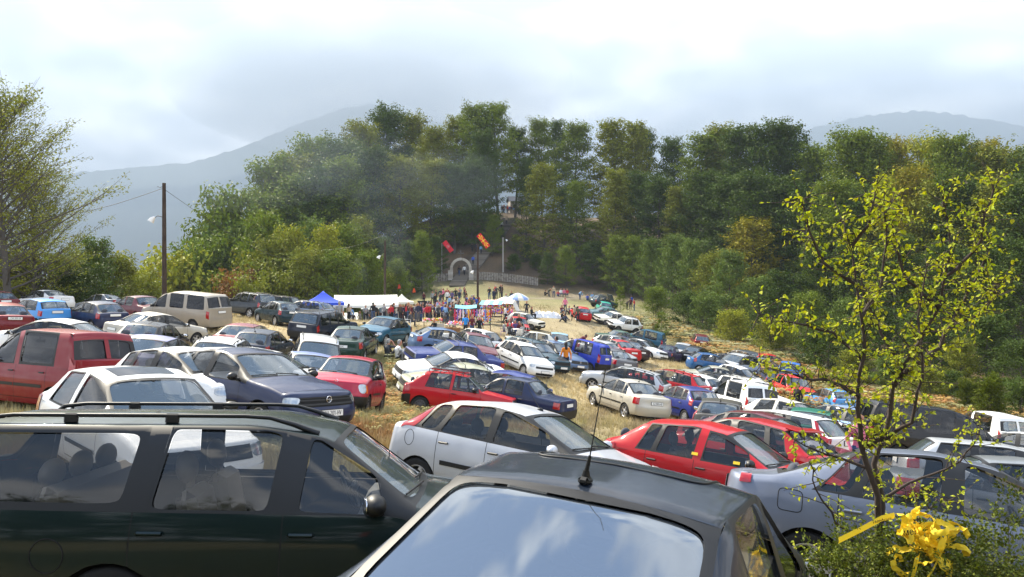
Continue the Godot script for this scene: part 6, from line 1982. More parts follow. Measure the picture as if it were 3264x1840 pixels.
func tree_kinds() -> Dictionary:
	return {
		"beech": {"h": 24.0, "w": 16, "tr": 0.36, "low": 0.1, "limbs": 54, "subs": 5, "sprays": 2, "leaves": 30, "leaf": 0.4, "size": 1.25, "rise0": 0.05, "rise1": 0.85, "curl": 0.05, "belly": 0.8, "taper": 0.72},
		"slim": {"h": 24.0, "w": 13, "tr": 0.3, "low": 0.06, "limbs": 54, "subs": 4, "sprays": 2, "leaves": 30, "leaf": 0.4, "size": 1.1, "rise0": 0.1, "rise1": 0.8, "curl": 0.05, "belly": 0.9, "taper": 0.9},
		"open": {"h": 24.0, "w": 14, "tr": 0.34, "low": 0.26, "limbs": 44, "subs": 5, "sprays": 2, "leaves": 26, "leaf": 0.4, "size": 1.2, "rise0": 0.15, "rise1": 0.8, "curl": 0.05, "belly": 0.7, "taper": 0.8},
		"round": {"h": 10.0, "w": 8.5, "tr": 0.16, "low": 0.04, "limbs": 42, "subs": 5, "sprays": 2, "leaves": 24, "leaf": 0.25, "size": 0.72, "rise0": 0.0, "rise1": 0.95, "curl": 0.05, "belly": 0.65},
		"bushy": {"h": 5.0, "w": 5.2, "tr": 0.07, "stems": 4, "low": 0.06, "limbs": 48, "subs": 4, "sprays": 2, "leaves": 20, "leaf": 0.18, "size": 0.48, "rise0": 0.2, "rise1": 1.1, "curl": 0.1, "lean": 0.2},
		"sapling": {"h": 4.2, "w": 1.9, "tr": 0.04, "low": 0.12, "limbs": 30, "subs": 4, "sprays": 2, "leaves": 8, "leaf": 0.15, "size": 0.35, "rise0": 0.5, "rise1": 1.25, "curl": 0.1},
		"hedge": {"h": 1.0, "w": 1.1, "tr": 0.012, "stems": 6, "low": 0.05, "limbs": 90, "subs": 5, "sprays": 3, "leaves": 7, "leaf": 0.028, "size": 0.09, "rise0": 0.3, "rise1": 1.2, "curl": 0.1, "lean": 0.3},
		"weed": {"h": 1.0, "w": 0.3, "tr": 0.006, "low": 0.2, "limbs": 26, "subs": 3, "sprays": 2, "leaves": 5, "leaf": 0.025, "size": 0.05, "rise0": 0.8, "rise1": 1.2, "curl": 0.1},
		"juniper": {"h": 4.0, "w": 3.0, "tr": 0.07, "stems": 3, "low": 0.03, "limbs": 66, "subs": 5, "sprays": 3, "leaves": 16, "leaf": 0.1, "size": 0.34, "rise0": 0.7, "rise1": 1.35, "curl": 0.2, "up": 0.9},
		"autumn": {"h": 17.0, "w": 17, "tr": 0.34, "low": 0.1, "limbs": 64, "subs": 9, "sprays": 2, "leaves": 16, "leaf": 0.19, "size": 0.6, "rise0": 0.4, "rise1": 1.15, "curl": 0.03, "belly": 0.62, "bare": 0.22, "up": 0.5, "taper": 0.5},
	}

func plant(called: String, kind: String, variant: int, color: String, at: Vector3, height: float, spread: float, turn: float, label: String, cat: String, group: String) -> Node3D:
	var key := "%s %d" % [kind, variant]
	if not tree_protos.has(key):
		var o: Dictionary = tree_kinds()[kind]
		var ms := tree_meshes(o, 100 + variant * 17 + kind.length() * 5)
		tree_protos[key] = [mesh_of([ms[0]], [M.bark]), mesh_of([ms[1]], [leafmats.green], true), o.h]
	var pr: Array = tree_protos[key]
	var t := thing(called, label, cat, at + Vector3(0, -0.1, 0), turn, group)
	put("trunk", pr[0], t)
	var c := put("crown", pr[1], t)
	c.set_meta("kind", "stuff")
	c.set_surface_override_material(0, leafmats[color])
	var s: float = height / pr[2]
	t.scale = Vector3(s * spread, s, s * spread)
	return t

func make_trees() -> void:
	M.bark = rough_mat(Color(0.3, 0.28, 0.26), 0.95)
	leaf_mat("green", Color(0.42, 0.48, 0.15))
	leaf_mat("deep", Color(0.29, 0.36, 0.14))
	leaf_mat("olive", Color(0.48, 0.50, 0.17))
	leaf_mat("lime", Color(0.58, 0.59, 0.18))
	leaf_mat("gold", Color(0.54, 0.51, 0.14))
	leaf_mat("autumn", Color(0.52, 0.54, 0.22))
	leaf_mat("bluegreen", Color(0.40, 0.47, 0.22))
	leaf_mat("rusty", Color(0.52, 0.36, 0.20))
	leaf_mat("pear", Color(0.68, 0.71, 0.27))
	leaf_mat("hedge", Color(0.40, 0.44, 0.20))
	leaf_mat("juniper", Color(0.38, 0.43, 0.12))
	leafmats.pear.backlight = Color(0.9, 0.9, 0.4)
	for row in TREES:
		var p := spot(row[3], row[4])
		plant(row[0], row[1], row[8], row[2], p, row[5], row[6], row[7], row[9], row[10], row[11])

func make_grass() -> void:
	var r := RandomNumberGenerator.new()
	r.seed = 77
	var b := MB.new()
	for i in 9:
		var a := r.randf() * TAU
		var d := Vector3(cos(a), 0, sin(a))
		var p := d * r.randf() * 0.09
		var h := r.randf_range(0.12, 0.3)
		var tip := p + d * r.randf_range(0.02, 0.16) + Vector3(0, h, 0)
		var s := Vector3(-sin(a), 0, cos(a)) * 0.009
		var v := r.randf_range(0.8, 1.25)
		b.col = Color(v, v, v)
		b.flat3(p - s, p + s, tip, Vector3(d.x * 0.3, 1, d.z * 0.3))
	var m := rough_mat(Color(1, 1, 1), 0.9)
	m.vertex_color_use_as_albedo = true
	m.backlight_enabled = true
	m.backlight = Color(0.5, 0.5, 0.4)
	var xs := []
	var cols := []
	var tries := 0
	while xs.size() < 90000 and tries < 400000:
		tries += 1
		var an := r.randf_range(-0.72, 0.72)
		var d := 7.0 * pow(13.0, pow(r.randf(), 0.75))
		var x := sin(an) * d
		var z := -cos(an) * d
		if x > 22.0 + d * 0.08 or (z < -58.0 and x < -18.0):
			continue
		# mown and trodden under the fair
		if Vector2((x + 7.0) * 0.8, -z - 76.0).length() < 12.0 and r.randf() < 0.8:
			continue
		var n := gn.get_noise_2d(x * 4.0, z * 4.0)
		if r.randf() > 0.55 + n * 1.2:
			continue
		var s := r.randf_range(0.55, 1.15)
		var t := Transform3D(Basis(Vector3.UP, r.randf() * TAU).scaled(Vector3(s, s * r.randf_range(0.6, 1.2), s)), Vector3(x, ground(x, z) - 0.01, z))
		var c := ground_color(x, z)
		var k := r.randf_range(0.9, 1.45)
		xs.append(t)
		cols.append(Color(c.r * k, c.g * k, c.b * k))
	var mm := MultiMesh.new()
	mm.transform_format = MultiMesh.TRANSFORM_3D
	mm.use_colors = true
	mm.mesh = mesh_of([b], [m], true)
	mm.instance_count = xs.size()
	for i in xs.size():
		mm.set_instance_transform(i, xs[i])
		mm.set_instance_color(i, cols[i])
	var o := MultiMeshInstance3D.new()
	o.multimesh = mm
	o.name = "dry_grass"
	add_child(o)
	tag(o, "tufts of dry grass all over the meadow", "grass", "", "stuff")

func make_bracken() -> void:
	var r := RandomNumberGenerator.new()
	r.seed = 91
	var b := MB.new()
	for i in 6:
		var a := i * 1.05 + r.randf_range(-0.3, 0.3)
		var d := Vector3(cos(a), 0, sin(a))
		var s := Vector3(-sin(a), 0, cos(a))
		for j in 7:
			var t := (j + 1) / 7.0
			var p := d * t * 0.55 + Vector3(0, 0.75 * sin(t * 2.0) , 0)
			var v := r.randf_range(0.75, 1.25)
			b.col = Color(v, v, v)
			for sg in [-1, 1]:
				leaf(b, p, (s * sg + d * 0.4).normalized(), Vector3(d.x * 0.3, 1, d.z * 0.3).normalized(), 0.3 * (1.15 - t * 0.85), 0.11)
	var m := rough_mat(Color(1, 1, 1), 0.9)
	m.vertex_color_use_as_albedo = true
	m.backlight_enabled = true
	m.backlight = Color(0.6, 0.6, 0.4)
	var mesh := mesh_of([b], [m], true)
	for patch in BRACKEN:
		var xs := []
		var cols := []
		for i in int(patch[6]):
			var u := r.randf()
			var x: float = lerpf(patch[1], patch[3], u) + r.randfn(0, patch[5])
			var z: float = lerpf(patch[2], patch[4], u) + r.randfn(0, patch[5])
			var s: float = r.randf_range(0.6, 1.25) * patch[7]
			xs.append(Transform3D(Basis(Vector3.UP, r.randf() * TAU).scaled(Vector3(s, s, s)), Vector3(x, ground(x, z) - 0.03, z)))
			var c: Color = [Color(0.36, 0.17, 0.05), Color(0.4, 0.26, 0.07), Color(0.26, 0.24, 0.09), Color(0.3, 0.3, 0.17), Color(0.2, 0.22, 0.07)][clampi(int(r.randf() * 3.0 + patch[8]), 0, 4)]
			var k := r.randf_range(0.75, 1.25)
			cols.append(Color(c.r * k, c.g * k, c.b * k))
		var mm := MultiMesh.new()
		mm.transform_format = MultiMesh.TRANSFORM_3D
		mm.use_colors = true
		mm.mesh = mesh
		mm.instance_count = xs.size()
		for i in xs.size():
			mm.set_instance_transform(i, xs[i])
			mm.set_instance_color(i, cols[i])
		var o := MultiMeshInstance3D.new()
		o.multimesh = mm
		o.name = numbered("bracken")
		add_child(o)
		tag(o, patch[0], "bracken", "", "stuff")

func make_near_shrub() -> void:
	# the yellow-leaved wild pear at the edge of the bank: limbs laid out in space, twigs and leaves grown on them
	var r := RandomNumberGenerator.new()
	r.seed = 404
	var base := spot(2.62, -5.1)
	var t := thing("wild_pear", "slender yellow-leaved wild pear tree standing before the storm blue saloon", "tree", base)
	var limbs := [
		# [radius, points across, up, depth]
		[0.032, [0, 0, 0], [-0.02, 0.55, 0.02], [-0.06, 0.95, 0.0], [-0.1, 1.25, -0.05], [-0.2, 1.62, -0.05], [-0.26, 1.95, -0.1], [-0.22, 2.35, -0.12], [-0.3, 2.75, -0.15], [-0.38, 3.15, -0.1]],
		[0.027, [0.02, 0.1, 0.05], [0.0, 0.6, 0.1], [0.05, 1.1, 0.15], [0.0, 1.4, 0.2], [0.12, 1.75, 0.22], [0.16, 2.05, 0.2], [0.3, 2.3, 0.15], [0.42, 2.6, 0.1], [0.44, 2.95, 0.05], [0.4, 3.3, 0.05]],
		[0.022, [0.14, 1.98, 0.2], [0.3, 2.12, 0.2], [0.5, 2.26, 0.25], [0.66, 2.5, 0.3], [0.78, 2.75, 0.3], [0.9, 3.02, 0.3]],
		[0.018, [-0.2, 1.6, -0.05], [-0.05, 1.66, -0.1], [0.05, 1.8, -0.2], [0.1, 2.1, -0.25], [0.02, 2.5, -0.3], [0.1, 2.85, -0.3]],
		[0.016, [-0.26, 1.95, -0.1], [-0.45, 2.05, -0.15], [-0.68, 2.1, -0.2], [-0.95, 2.18, -0.2]],
		[0.014, [-0.24, 2.2, -0.1], [-0.42, 2.38, -0.05], [-0.66, 2.45, 0.0], [-0.9, 2.5, 0.05]],
		[0.014, [-0.3, 2.7, -0.15], [-0.5, 2.85, -0.1], [-0.6, 3.08, -0.1], [-0.66, 3.3, -0.1]],
		[0.013, [-0.34, 2.95, -0.12], [-0.25, 3.12, -0.2], [-0.2, 3.36, -0.2]],
		[0.014, [0.4, 2.55, 0.1], [0.2, 2.75, 0.15], [0.12, 3.02, 0.2], [0.1, 3.3, 0.2]],
		[0.014, [0.42, 2.75, 0.08], [0.6, 2.95, 0.0], [0.66, 3.2, 0.0], [0.72, 3.42, 0.0]],
		[0.012, [0.6, 2.4, 0.28], [0.8, 2.46, 0.35], [0.98, 2.58, 0.4], [1.02, 2.7, 0.4]],
		[0.012, [-0.16, 1.45, -0.05], [-0.4, 1.52, 0.05], [-0.62, 1.6, 0.1]],
		[0.012, [0.08, 1.2, 0.15], [0.35, 1.3, 0.2], [0.62, 1.42, 0.2], [0.78, 1.62, 0.2]],
		[0.012, [0.0, 0.9, 0.1], [0.3, 0.98, 0.2], [0.5, 1.12, 0.25], [0.66, 1.1, 0.3]],
		[0.011, [-0.06, 0.85, 0.0], [-0.3, 1.0, 0.1], [-0.45, 1.25, 0.1], [-0.5, 1.45, 0.1]],
		[0.011, [-0.04, 0.7, 0.0], [-0.26, 0.74, 0.1], [-0.5, 0.72, 0.15], [-0.66, 0.78, 0.15]],
		[0.011, [0.05, 0.75, 0.1], [0.22, 0.82, 0.2], [0.34, 0.95, 0.2]],
		[0.013, [0.2, 2.1, 0.2], [0.1, 2.35, 0.3], [-0.02, 2.6, 0.35], [-0.05, 2.95, 0.35]],
		[0.013, [-0.25, 2.5, -0.12], [-0.05, 2.7, 0.0], [0.0, 3.0, 0.05], [-0.03, 3.25, 0.05]],
	]
	var wood := MB.new()
	var lm := MB.new()
	var variants := []
	for v in 4:
		var lb := MB.new()
		var q := [0.0, 0.25, 0.5, 0.75, 1.0]
		var wd := [0.0, 0.8, 1.0, 0.7, 0.0]
		var k := 1.0 + 0.12 * (v - 1.5)
		lb.col = [Color(1, 1, 1), Color(0.85, 0.95, 0.7), Color(1.1, 0.98, 0.8), Color(1.1, 0.9, 0.6)][v]
		var pts := PackedVector3Array()
		for i in 5:
			for j in 3:
				var c: float = (j - 1) * wd[i] * 0.3 * k
				pts.append(Vector3(q[i], absf(c) * 0.35 - pow(q[i], 2.0) * 0.22, c))
		lb.grid(pts, 5, 3, Vector3.UP, false)
		variants.append(mesh_of([lb], [leafmats.pear], true))
	var singles := 0
	var rest := []
	for l in limbs:
		var path := []
		var rad := []
		var n: int = l.size() - 1
		for i in n * 3 - 2:
			var f := i / 3.0
			var a := mini(int(f), n - 1)
			var bb := mini(a + 1, n - 1)
			var pa := Vector3(l[a + 1][0], l[a + 1][1], -l[a + 1][2])
			var pb := Vector3(l[bb + 1][0], l[bb + 1][1], -l[bb + 1][2])
			path.append(pa.lerp(pb, f - a) + rv(r) * 0.012)
			rad.append(lerpf(l[0], 0.004, float(i) / (n * 3 - 3)))
		wood.tube(path, rad, 6)
		var spur := 0
		for i in range(0, path.size()):
			var high: float = path[i].y
			for m in (7 if high > 1.6 else 3 if high > 0.7 else 0):
				if r.randf() < 0.2:
					continue
				var p: Vector3 = path[i].lerp(path[mini(i + 1, path.size() - 1)], r.randf())
				var d := (rv(r) + Vector3(0, 0.35, 0)).normalized()
				var ln := r.randf_range(0.06, 0.26)
				wood.tube([p, p + d * ln * 0.5 + rv(r) * 0.015, p + d * ln], [0.004, 0.003, 0.002], 3, false)
				for s in r.randi_range(4, 8):
					var q := p + d * ln * r.randf_range(0.25, 1.0)
					var dir := (d * 0.5 + rv(r) + Vector3(0, -0.25, 0)).normalized()
					var up := (Vector3.UP + rv(r) * 0.8).normalized()
					var side := dir.cross(up).normalized()
					var bs := Basis(dir, side.cross(dir).normalized(), side).scaled_local(Vector3.ONE * r.randf_range(0.023, 0.041))
					rest.append([Transform3D(bs, q), r.randi() % 4])
	var w := part("trunk", wood, M.bark_dark, t)
	# the leaves that show largest are pieces of their own, the others one mass
	for i in rest.size():
		if i % 17 == 0 and singles < 290:
			singles += 1
			var o := put("leaf", variants[rest[i][1]], t)
			o.transform = rest[i][0]
		else:
			var src: ArrayMesh = variants[rest[i][1]]
			var arr := src.surface_get_arrays(0)
			var f := lm.v.size()
			var tr: Transform3D = rest[i][0]
			var vv: PackedVector3Array = arr[Mesh.ARRAY_VERTEX]
			var nn: PackedVector3Array = arr[Mesh.ARRAY_NORMAL]
			for k in vv.size():
				lm.v.append(tr * vv[k])
				lm.n.append((tr.basis * nn[k]).normalized())
			lm.c.append_array(arr[Mesh.ARRAY_COLOR])
			for k in arr[Mesh.ARRAY_INDEX]:
				lm.i.append(k + f)
	var cr := part("crown", lm, leafmats.pear, t, true)
	cr.set_meta("kind", "stuff")

# ---------------------------------------------------------------- people
# Bodies are one surface each: smooth-joined tapered capsules meshed by surface nets, cut into skin, hair, top, trousers and shoes by nearest bone.
func net_body(bones: Array, cellsize: float) -> Array:
	var lo := Vector3(9, 9, 9)
	var hi := -lo
	for b in bones:
		for k in 2:
			var r = Vector3.ONE * (b[2 + k] + 0.06)
			lo = lo.min(b[k] - r)
			hi = hi.max(b[k] + r)
	var n := Vector3i(((hi - lo) / cellsize).ceil()) + Vector3i.ONE
	var sx := n.y * n.z
	var f := PackedFloat32Array()
	var best := PackedFloat32Array()
	var cls := PackedByteArray()
	f.resize(n.x * sx)
	best.resize(n.x * sx)
	cls.resize(n.x * sx)
	f.fill(0.5)
	best.fill(9.0)
	for b in bones:
		var pa: Vector3 = b[0]
		var pb: Vector3 = b[1]
		var ra: float = b[2]
		var rb: float = b[3]
		var m := Vector3.ONE * (maxf(ra, rb) + 0.07)
		var i0 := Vector3i(((pa.min(pb) - m - lo) / cellsize).floor()).max(Vector3i.ZERO)
		var i1 := Vector3i(((pa.max(pb) + m - lo) / cellsize).ceil()).min(n - Vector3i.ONE)
		var ab := pb - pa
		var l2 := maxf(ab.length_squared(), 1e-6)
		var flat: float = b[5] if b.size() > 5 else 1.0
		for x in range(i0.x, i1.x + 1):
			for y in range(i0.y, i1.y + 1):
				for z in range(i0.z, i1.z + 1):
					var p := lo + Vector3(x, y, z) * cellsize
					var t := clampf((p - pa).dot(ab) / l2, 0, 1)
					var e := p - (pa + ab * t)
					e.x *= flat
					var d := e.length() - lerpf(ra, rb, t)
					var k := x * sx + y * n.z + z
					if d < best[k]:
						best[k] = d
						cls[k] = b[4]
					var h := maxf(0.035 - absf(f[k] - d), 0.0) / 0.035
					f[k] = minf(f[k], d) - h * h * 0.035 * 0.25
	var outs := []
	for c in 5:
		outs.append(MB.new())
	var vid := {}
	var verts := PackedVector3Array()
	var vn := PackedVector3Array()
	var vc := PackedByteArray()
	for x in n.x - 1:
		for y in n.y - 1:
			for z in n.z - 1:
				var k := x * sx + y * n.z + z
				var corners := [f[k], f[k + sx], f[k + n.z], f[k + sx + n.z], f[k + 1], f[k + sx + 1], f[k + n.z + 1], f[k + sx + n.z + 1]]
				var inside := 0
				for v in corners:
					if v < 0.0:
						inside += 1
				if inside == 0 or inside == 8:
					continue
				var s := Vector3.ZERO
				var cnt := 0
				for e in [[0, 1], [2, 3], [4, 5], [6, 7], [0, 2], [1, 3], [4, 6], [5, 7], [0, 4], [1, 5], [2, 6], [3, 7]]:
					var a: float = corners[e[0]]
					var b: float = corners[e[1]]
					if (a < 0.0) != (b < 0.0):
						var t := a / (a - b)
						var p0 := Vector3(e[0] & 1, (e[0] >> 1) & 1, e[0] >> 2)
						var p1 := Vector3(e[1] & 1, (e[1] >> 1) & 1, e[1] >> 2)
						s += p0.lerp(p1, t)
						cnt += 1
				vid[k] = verts.size()
				verts.append(lo + (Vector3(x, y, z) + s / cnt) * cellsize)
				vn.append(Vector3(corners[1] - corners[0] + corners[3] - corners[2] + corners[5] - corners[4] + corners[7] - corners[6], corners[2] - corners[0] + corners[3] - corners[1] + corners[6] - corners[4] + corners[7] - corners[5], corners[4] - corners[0] + corners[5] - corners[1] + corners[6] - corners[2] + corners[7] - corners[3]).normalized())
				vc.append(cls[k])
	var maps := [{}, {}, {}, {}, {}]
	for k in vid:
		for ax in 3:
			var st: int = [sx, n.z, 1][ax]
			var s1: int = [n.z, 1, sx][ax]
			var s2: int = [1, sx, n.z][ax]
			if k + st >= f.size() or (f[k] < 0.0) == (f[k + st] < 0.0):
				continue
			if not (vid.has(k - s1) and vid.has(k - s2) and vid.has(k - s1 - s2)):
				continue
			var q := [vid[k], vid[k - s1], vid[k - s1 - s2], vid[k - s2]]
			var c: int = vc[q[0]]
			var mb: MB = outs[c]
			var ids := []
			for g in q:
				if not maps[c].has(g):
					maps[c][g] = mb.vert(verts[g], vn[g])
				ids.append(maps[c][g])
			mb.quad(ids[0], ids[1], ids[2], ids[3])
	return outs

func pose(o: Dictionary) -> ArrayMesh:
	# forward +x, right +z; o holds joint positions that differ from a relaxed stand
	var j := {"hip": Vector3(0, 0.92, 0), "chest": Vector3(0.0, 1.3, 0), "neck": Vector3(0.0, 1.47, 0), "head": Vector3(0.03, 1.62, 0), "kl": Vector3(0.03, 0.5, -0.11), "kr": Vector3(0.03, 0.5, 0.11), "al": Vector3(-0.02, 0.07, -0.12), "ar": Vector3(-0.02, 0.07, 0.12),
		"el": Vector3(-0.03, 1.12, -0.27), "er": Vector3(-0.03, 1.12, 0.27), "wl": Vector3(0.08, 0.87, -0.27), "wr": Vector3(0.08, 0.87, 0.27)}
	j.merge(o, true)
	var up: Vector3 = (j.neck - j.hip).normalized()
	var sh: Vector3 = j.neck - up * 0.07
	var b := []
	var fem: bool = o.get("fem", false)
	var ws := 0.16 if fem else 0.185
	b.append([j.hip + up * 0.02, j.chest, 0.135 if fem else 0.14, 0.14, 2, 1.25])
	b.append([j.chest, sh, 0.145, 0.1, 2, 1.2])
	b.append([sh + Vector3(0, 0, -ws), sh + Vector3(0, 0, ws), 0.062, 0.062, 2])
	b.append([j.hip + Vector3(0, -0.03, -0.06), j.hip + Vector3(0, -0.03, 0.06), 0.125, 0.125, 3, 1.15])
	b.append([j.neck - up * 0.03, j.neck + (j.head - j.neck) * 0.5, 0.055, 0.055, 0])
	b.append([j.head + Vector3(0.005, 0.04, 0), j.head + Vector3(0.015, -0.06, 0), 0.092, 0.066, 0])
	b.append([j.head + Vector3(0.09, -0.02, 0), j.head + Vector3(0.1, -0.03, 0), 0.018, 0.02, 0])
	b.append([j.head + Vector3(-0.025, 0.065, 0), j.head + Vector3(-0.045, 0.0, 0), 0.09, 0.085, 1])
	if fem:
		b.append([j.head + Vector3(-0.06, 0.0, 0), j.neck + Vector3(-0.09, -0.04, 0), 0.085, 0.07, 1])
	for s in ["l", "r"]:
		var z := -1.0 if s == "l" else 1.0
		var hp: Vector3 = j.hip + Vector3(0, -0.05, 0.095 * z)
		var kn: Vector3 = j["k" + s]
		var an: Vector3 = j["a" + s]
		var el: Vector3 = j["e" + s]
		var wr: Vector3 = j["w" + s]
		b.append([hp, kn, 0.09, 0.062, 3])
		b.append([kn, an + Vector3(0, 0.05, 0), 0.06, 0.045, 3])
		b.append([an + Vector3(-0.03, -0.025, 0), an + Vector3(0.15, -0.035, 0.02 * z), 0.043, 0.036, 4])
		b.append([sh + Vector3(0, 0, ws * z), el, 0.058, 0.046, 2])
		b.append([el, wr, 0.045, 0.036, 2 if not o.get("bare", false) else 0])
		b.append([wr, wr + (wr - el).normalized() * 0.11, 0.03, 0.026, 0])
	if o.get("skirt", false):
		b.append([j.hip, j.hip + Vector3(0.02, -0.42, 0), 0.14, 0.2, 3])
	var mbs := net_body(b, o.get("cell", 0.03))
	return mesh_of(mbs, [M.skin, M.hair, M.cloth, M.trousers, M.shoe])

func V(x: float, y: float, z: float) -> Vector3:
	return Vector3(x, y, z)

var bodies := {}

func make_bodies() -> void:
	M.skin = rough_mat(Color(0.68, 0.48, 0.38), 0.6)
	M.hair = rough_mat(Color(0.09, 0.07, 0.06), 0.7)
	M.cloth = rough_mat(Color(0.2, 0.2, 0.2), 0.9)
	M.trousers = rough_mat(Color(0.1, 0.1, 0.12), 0.9)
	M.shoe = rough_mat(Color(0.06, 0.055, 0.05), 0.7)
	var sit := {"hip": V(0, 0.5, 0), "chest": V(-0.02, 0.86, 0), "neck": V(0.0, 1.03, 0), "head": V(0.05, 1.18, 0), "kl": V(0.42, 0.5, -0.14), "kr": V(0.42, 0.5, 0.14), "al": V(0.4, 0.08, -0.14), "ar": V(0.44, 0.08, 0.14), "el": V(0.05, 0.72, -0.26), "er": V(0.05, 0.72, 0.26), "wl": V(0.28, 0.66, -0.16), "wr": V(0.28, 0.66, 0.16)}
	var floor_sit := {"hip": V(0, 0.13, 0), "chest": V(-0.03, 0.48, 0), "neck": V(0.04, 0.65, 0), "head": V(0.1, 0.8, 0), "kl": V(0.36, 0.42, -0.16), "kr": V(0.38, 0.4, 0.16), "al": V(0.6, 0.07, -0.14), "ar": V(0.62, 0.07, 0.14), "el": V(0.16, 0.4, -0.27), "er": V(0.16, 0.4, 0.27), "wl": V(0.36, 0.46, -0.14), "wr": V(0.36, 0.46, 0.14)}
	bodies.stand = pose({})
	bodies.stand_woman = pose({"fem": true, "wl": V(0.16, 0.98, -0.15), "wr": V(0.1, 0.9, 0.22)})
	bodies.arms_folded = pose({"el": V(0.02, 1.14, -0.28), "er": V(0.02, 1.14, 0.28), "wl": V(0.2, 1.14, -0.02), "wr": V(0.2, 1.18, 0.04)})
	bodies.hands_hips = pose({"el": V(-0.1, 1.14, -0.36), "er": V(-0.1, 1.14, 0.36), "wl": V(0.02, 0.98, -0.2), "wr": V(0.02, 0.98, 0.2)})
	bodies.walk = pose({"kl": V(0.2, 0.52, -0.1), "al": V(0.26, 0.1, -0.1), "kr": V(-0.06, 0.5, 0.1), "ar": V(-0.3, 0.14, 0.1), "wl": V(-0.12, 0.88, -0.26), "wr": V(0.2, 0.92, 0.25)})
	bodies.walk_woman = pose({"fem": true, "cell": 0.026, "kl": V(-0.04, 0.5, -0.09), "al": V(-0.26, 0.13, -0.09), "kr": V(0.17, 0.52, 0.09), "ar": V(0.2, 0.09, 0.09), "wl": V(0.12, 0.9, -0.27), "wr": V(-0.06, 0.88, 0.27)})
	bodies.skirt = pose({"fem": true, "skirt": true})
	bodies.arm_up = pose({"er": V(0.18, 1.2, 0.28), "wr": V(0.2, 1.46, 0.14), "bare": true})
	bodies.tee = pose({"bare": true, "wl": V(0.05, 0.86, -0.3), "wr": V(0.05, 0.86, 0.3)})
	bodies.bend = pose({"hip": V(-0.1, 0.9, 0), "chest": V(0.2, 1.08, 0), "neck": V(0.34, 1.16, 0), "head": V(0.48, 1.2, 0), "el": V(0.28, 0.9, -0.24), "er": V(0.28, 0.9, 0.24), "wl": V(0.38, 0.68, -0.16), "wr": V(0.38, 0.68, 0.16)})
	bodies.seated = pose(sit)
	var sw := sit.duplicate()
	sw.fem = true
	bodies.seated_woman = pose(sw)
	bodies.ground_seated = pose(floor_sit)
	var gw2 := floor_sit.duplicate()
	gw2.merge({"er": V(0.2, 0.56, 0.3), "wr": V(0.2, 0.78, 0.14), "bare": true}, true)
	bodies.ground_drinking = pose(gw2)

const TOPS := {"black jacket": "17181c", "navy jacket": "1e2740", "charcoal sweater": "33363c", "grey top": "8b8d90", "white shirt": "e2e2e0", "red jacket": "b21f2d", "maroon jumper": "5a1a28", "light blue shirt": "7fa6cf", "beige coat": "b9a78c", "pink top": "d0708e", "brown jacket": "4a3a2e", "olive jacket": "4a4c36", "royal blue top": "2a4fae", "orange jumper": "d07a1c", "striped dark top": "3a3a44", "bright blue t-shirt": "2f8fe0", "black leather jacket": "101114", "violet top": "5c4a7c"}
const LEGS := {"blue jeans": "33486c", "black trousers": "141519", "grey trousers": "55565a", "khaki trousers": "857a60", "dark red trousers": "4a1a22", "navy trousers": "1a2236"}
const HAIRS := {"dark": "16120f", "brown": "3a271a", "grey": "8f8d8a", "fair": "a07a48"}
var wear := {}

func dye(base: String, hex: String) -> Material:
	var key := base + hex
	if not wear.has(key):
		var m: StandardMaterial3D = M[base].duplicate()
		m.albedo_color = Color(hex)
		wear[key] = m
	return wear[key]

func person(body: String, at: Vector3, facing: float, height: float, top: String, legs: String, hair: String, label: String, group: String) -> MeshInstance3D:
	var o := put("person", bodies[body], self)
	var m: ArrayMesh = bodies[body]
	for k in m.get_surface_count():
		match m.surface_get_material(k):
			M.hair: o.set_surface_override_material(k, dye("hair", HAIRS[hair]))
			M.cloth: o.set_surface_override_material(k, dye("cloth", TOPS[top]))
			M.trousers: o.set_surface_override_material(k, dye("trousers", LEGS[legs]))
	o.position = at
	o.rotation.y = facing
	o.scale = Vector3.ONE * height
	tag(o, label, "person", group)
	return o

const DOING := {"stand": "standing", "stand_woman": "hands clasped", "arms_folded": "arms folded", "hands_hips": "hands on hips", "walk": "walking", "walk_woman": "walking", "skirt": "in a skirt", "arm_up": "arm raised", "tee": "bare-armed", "bend": "bending", "seated": "seated", "seated_woman": "seated", "ground_seated": "sitting", "ground_drinking": "drinking"}

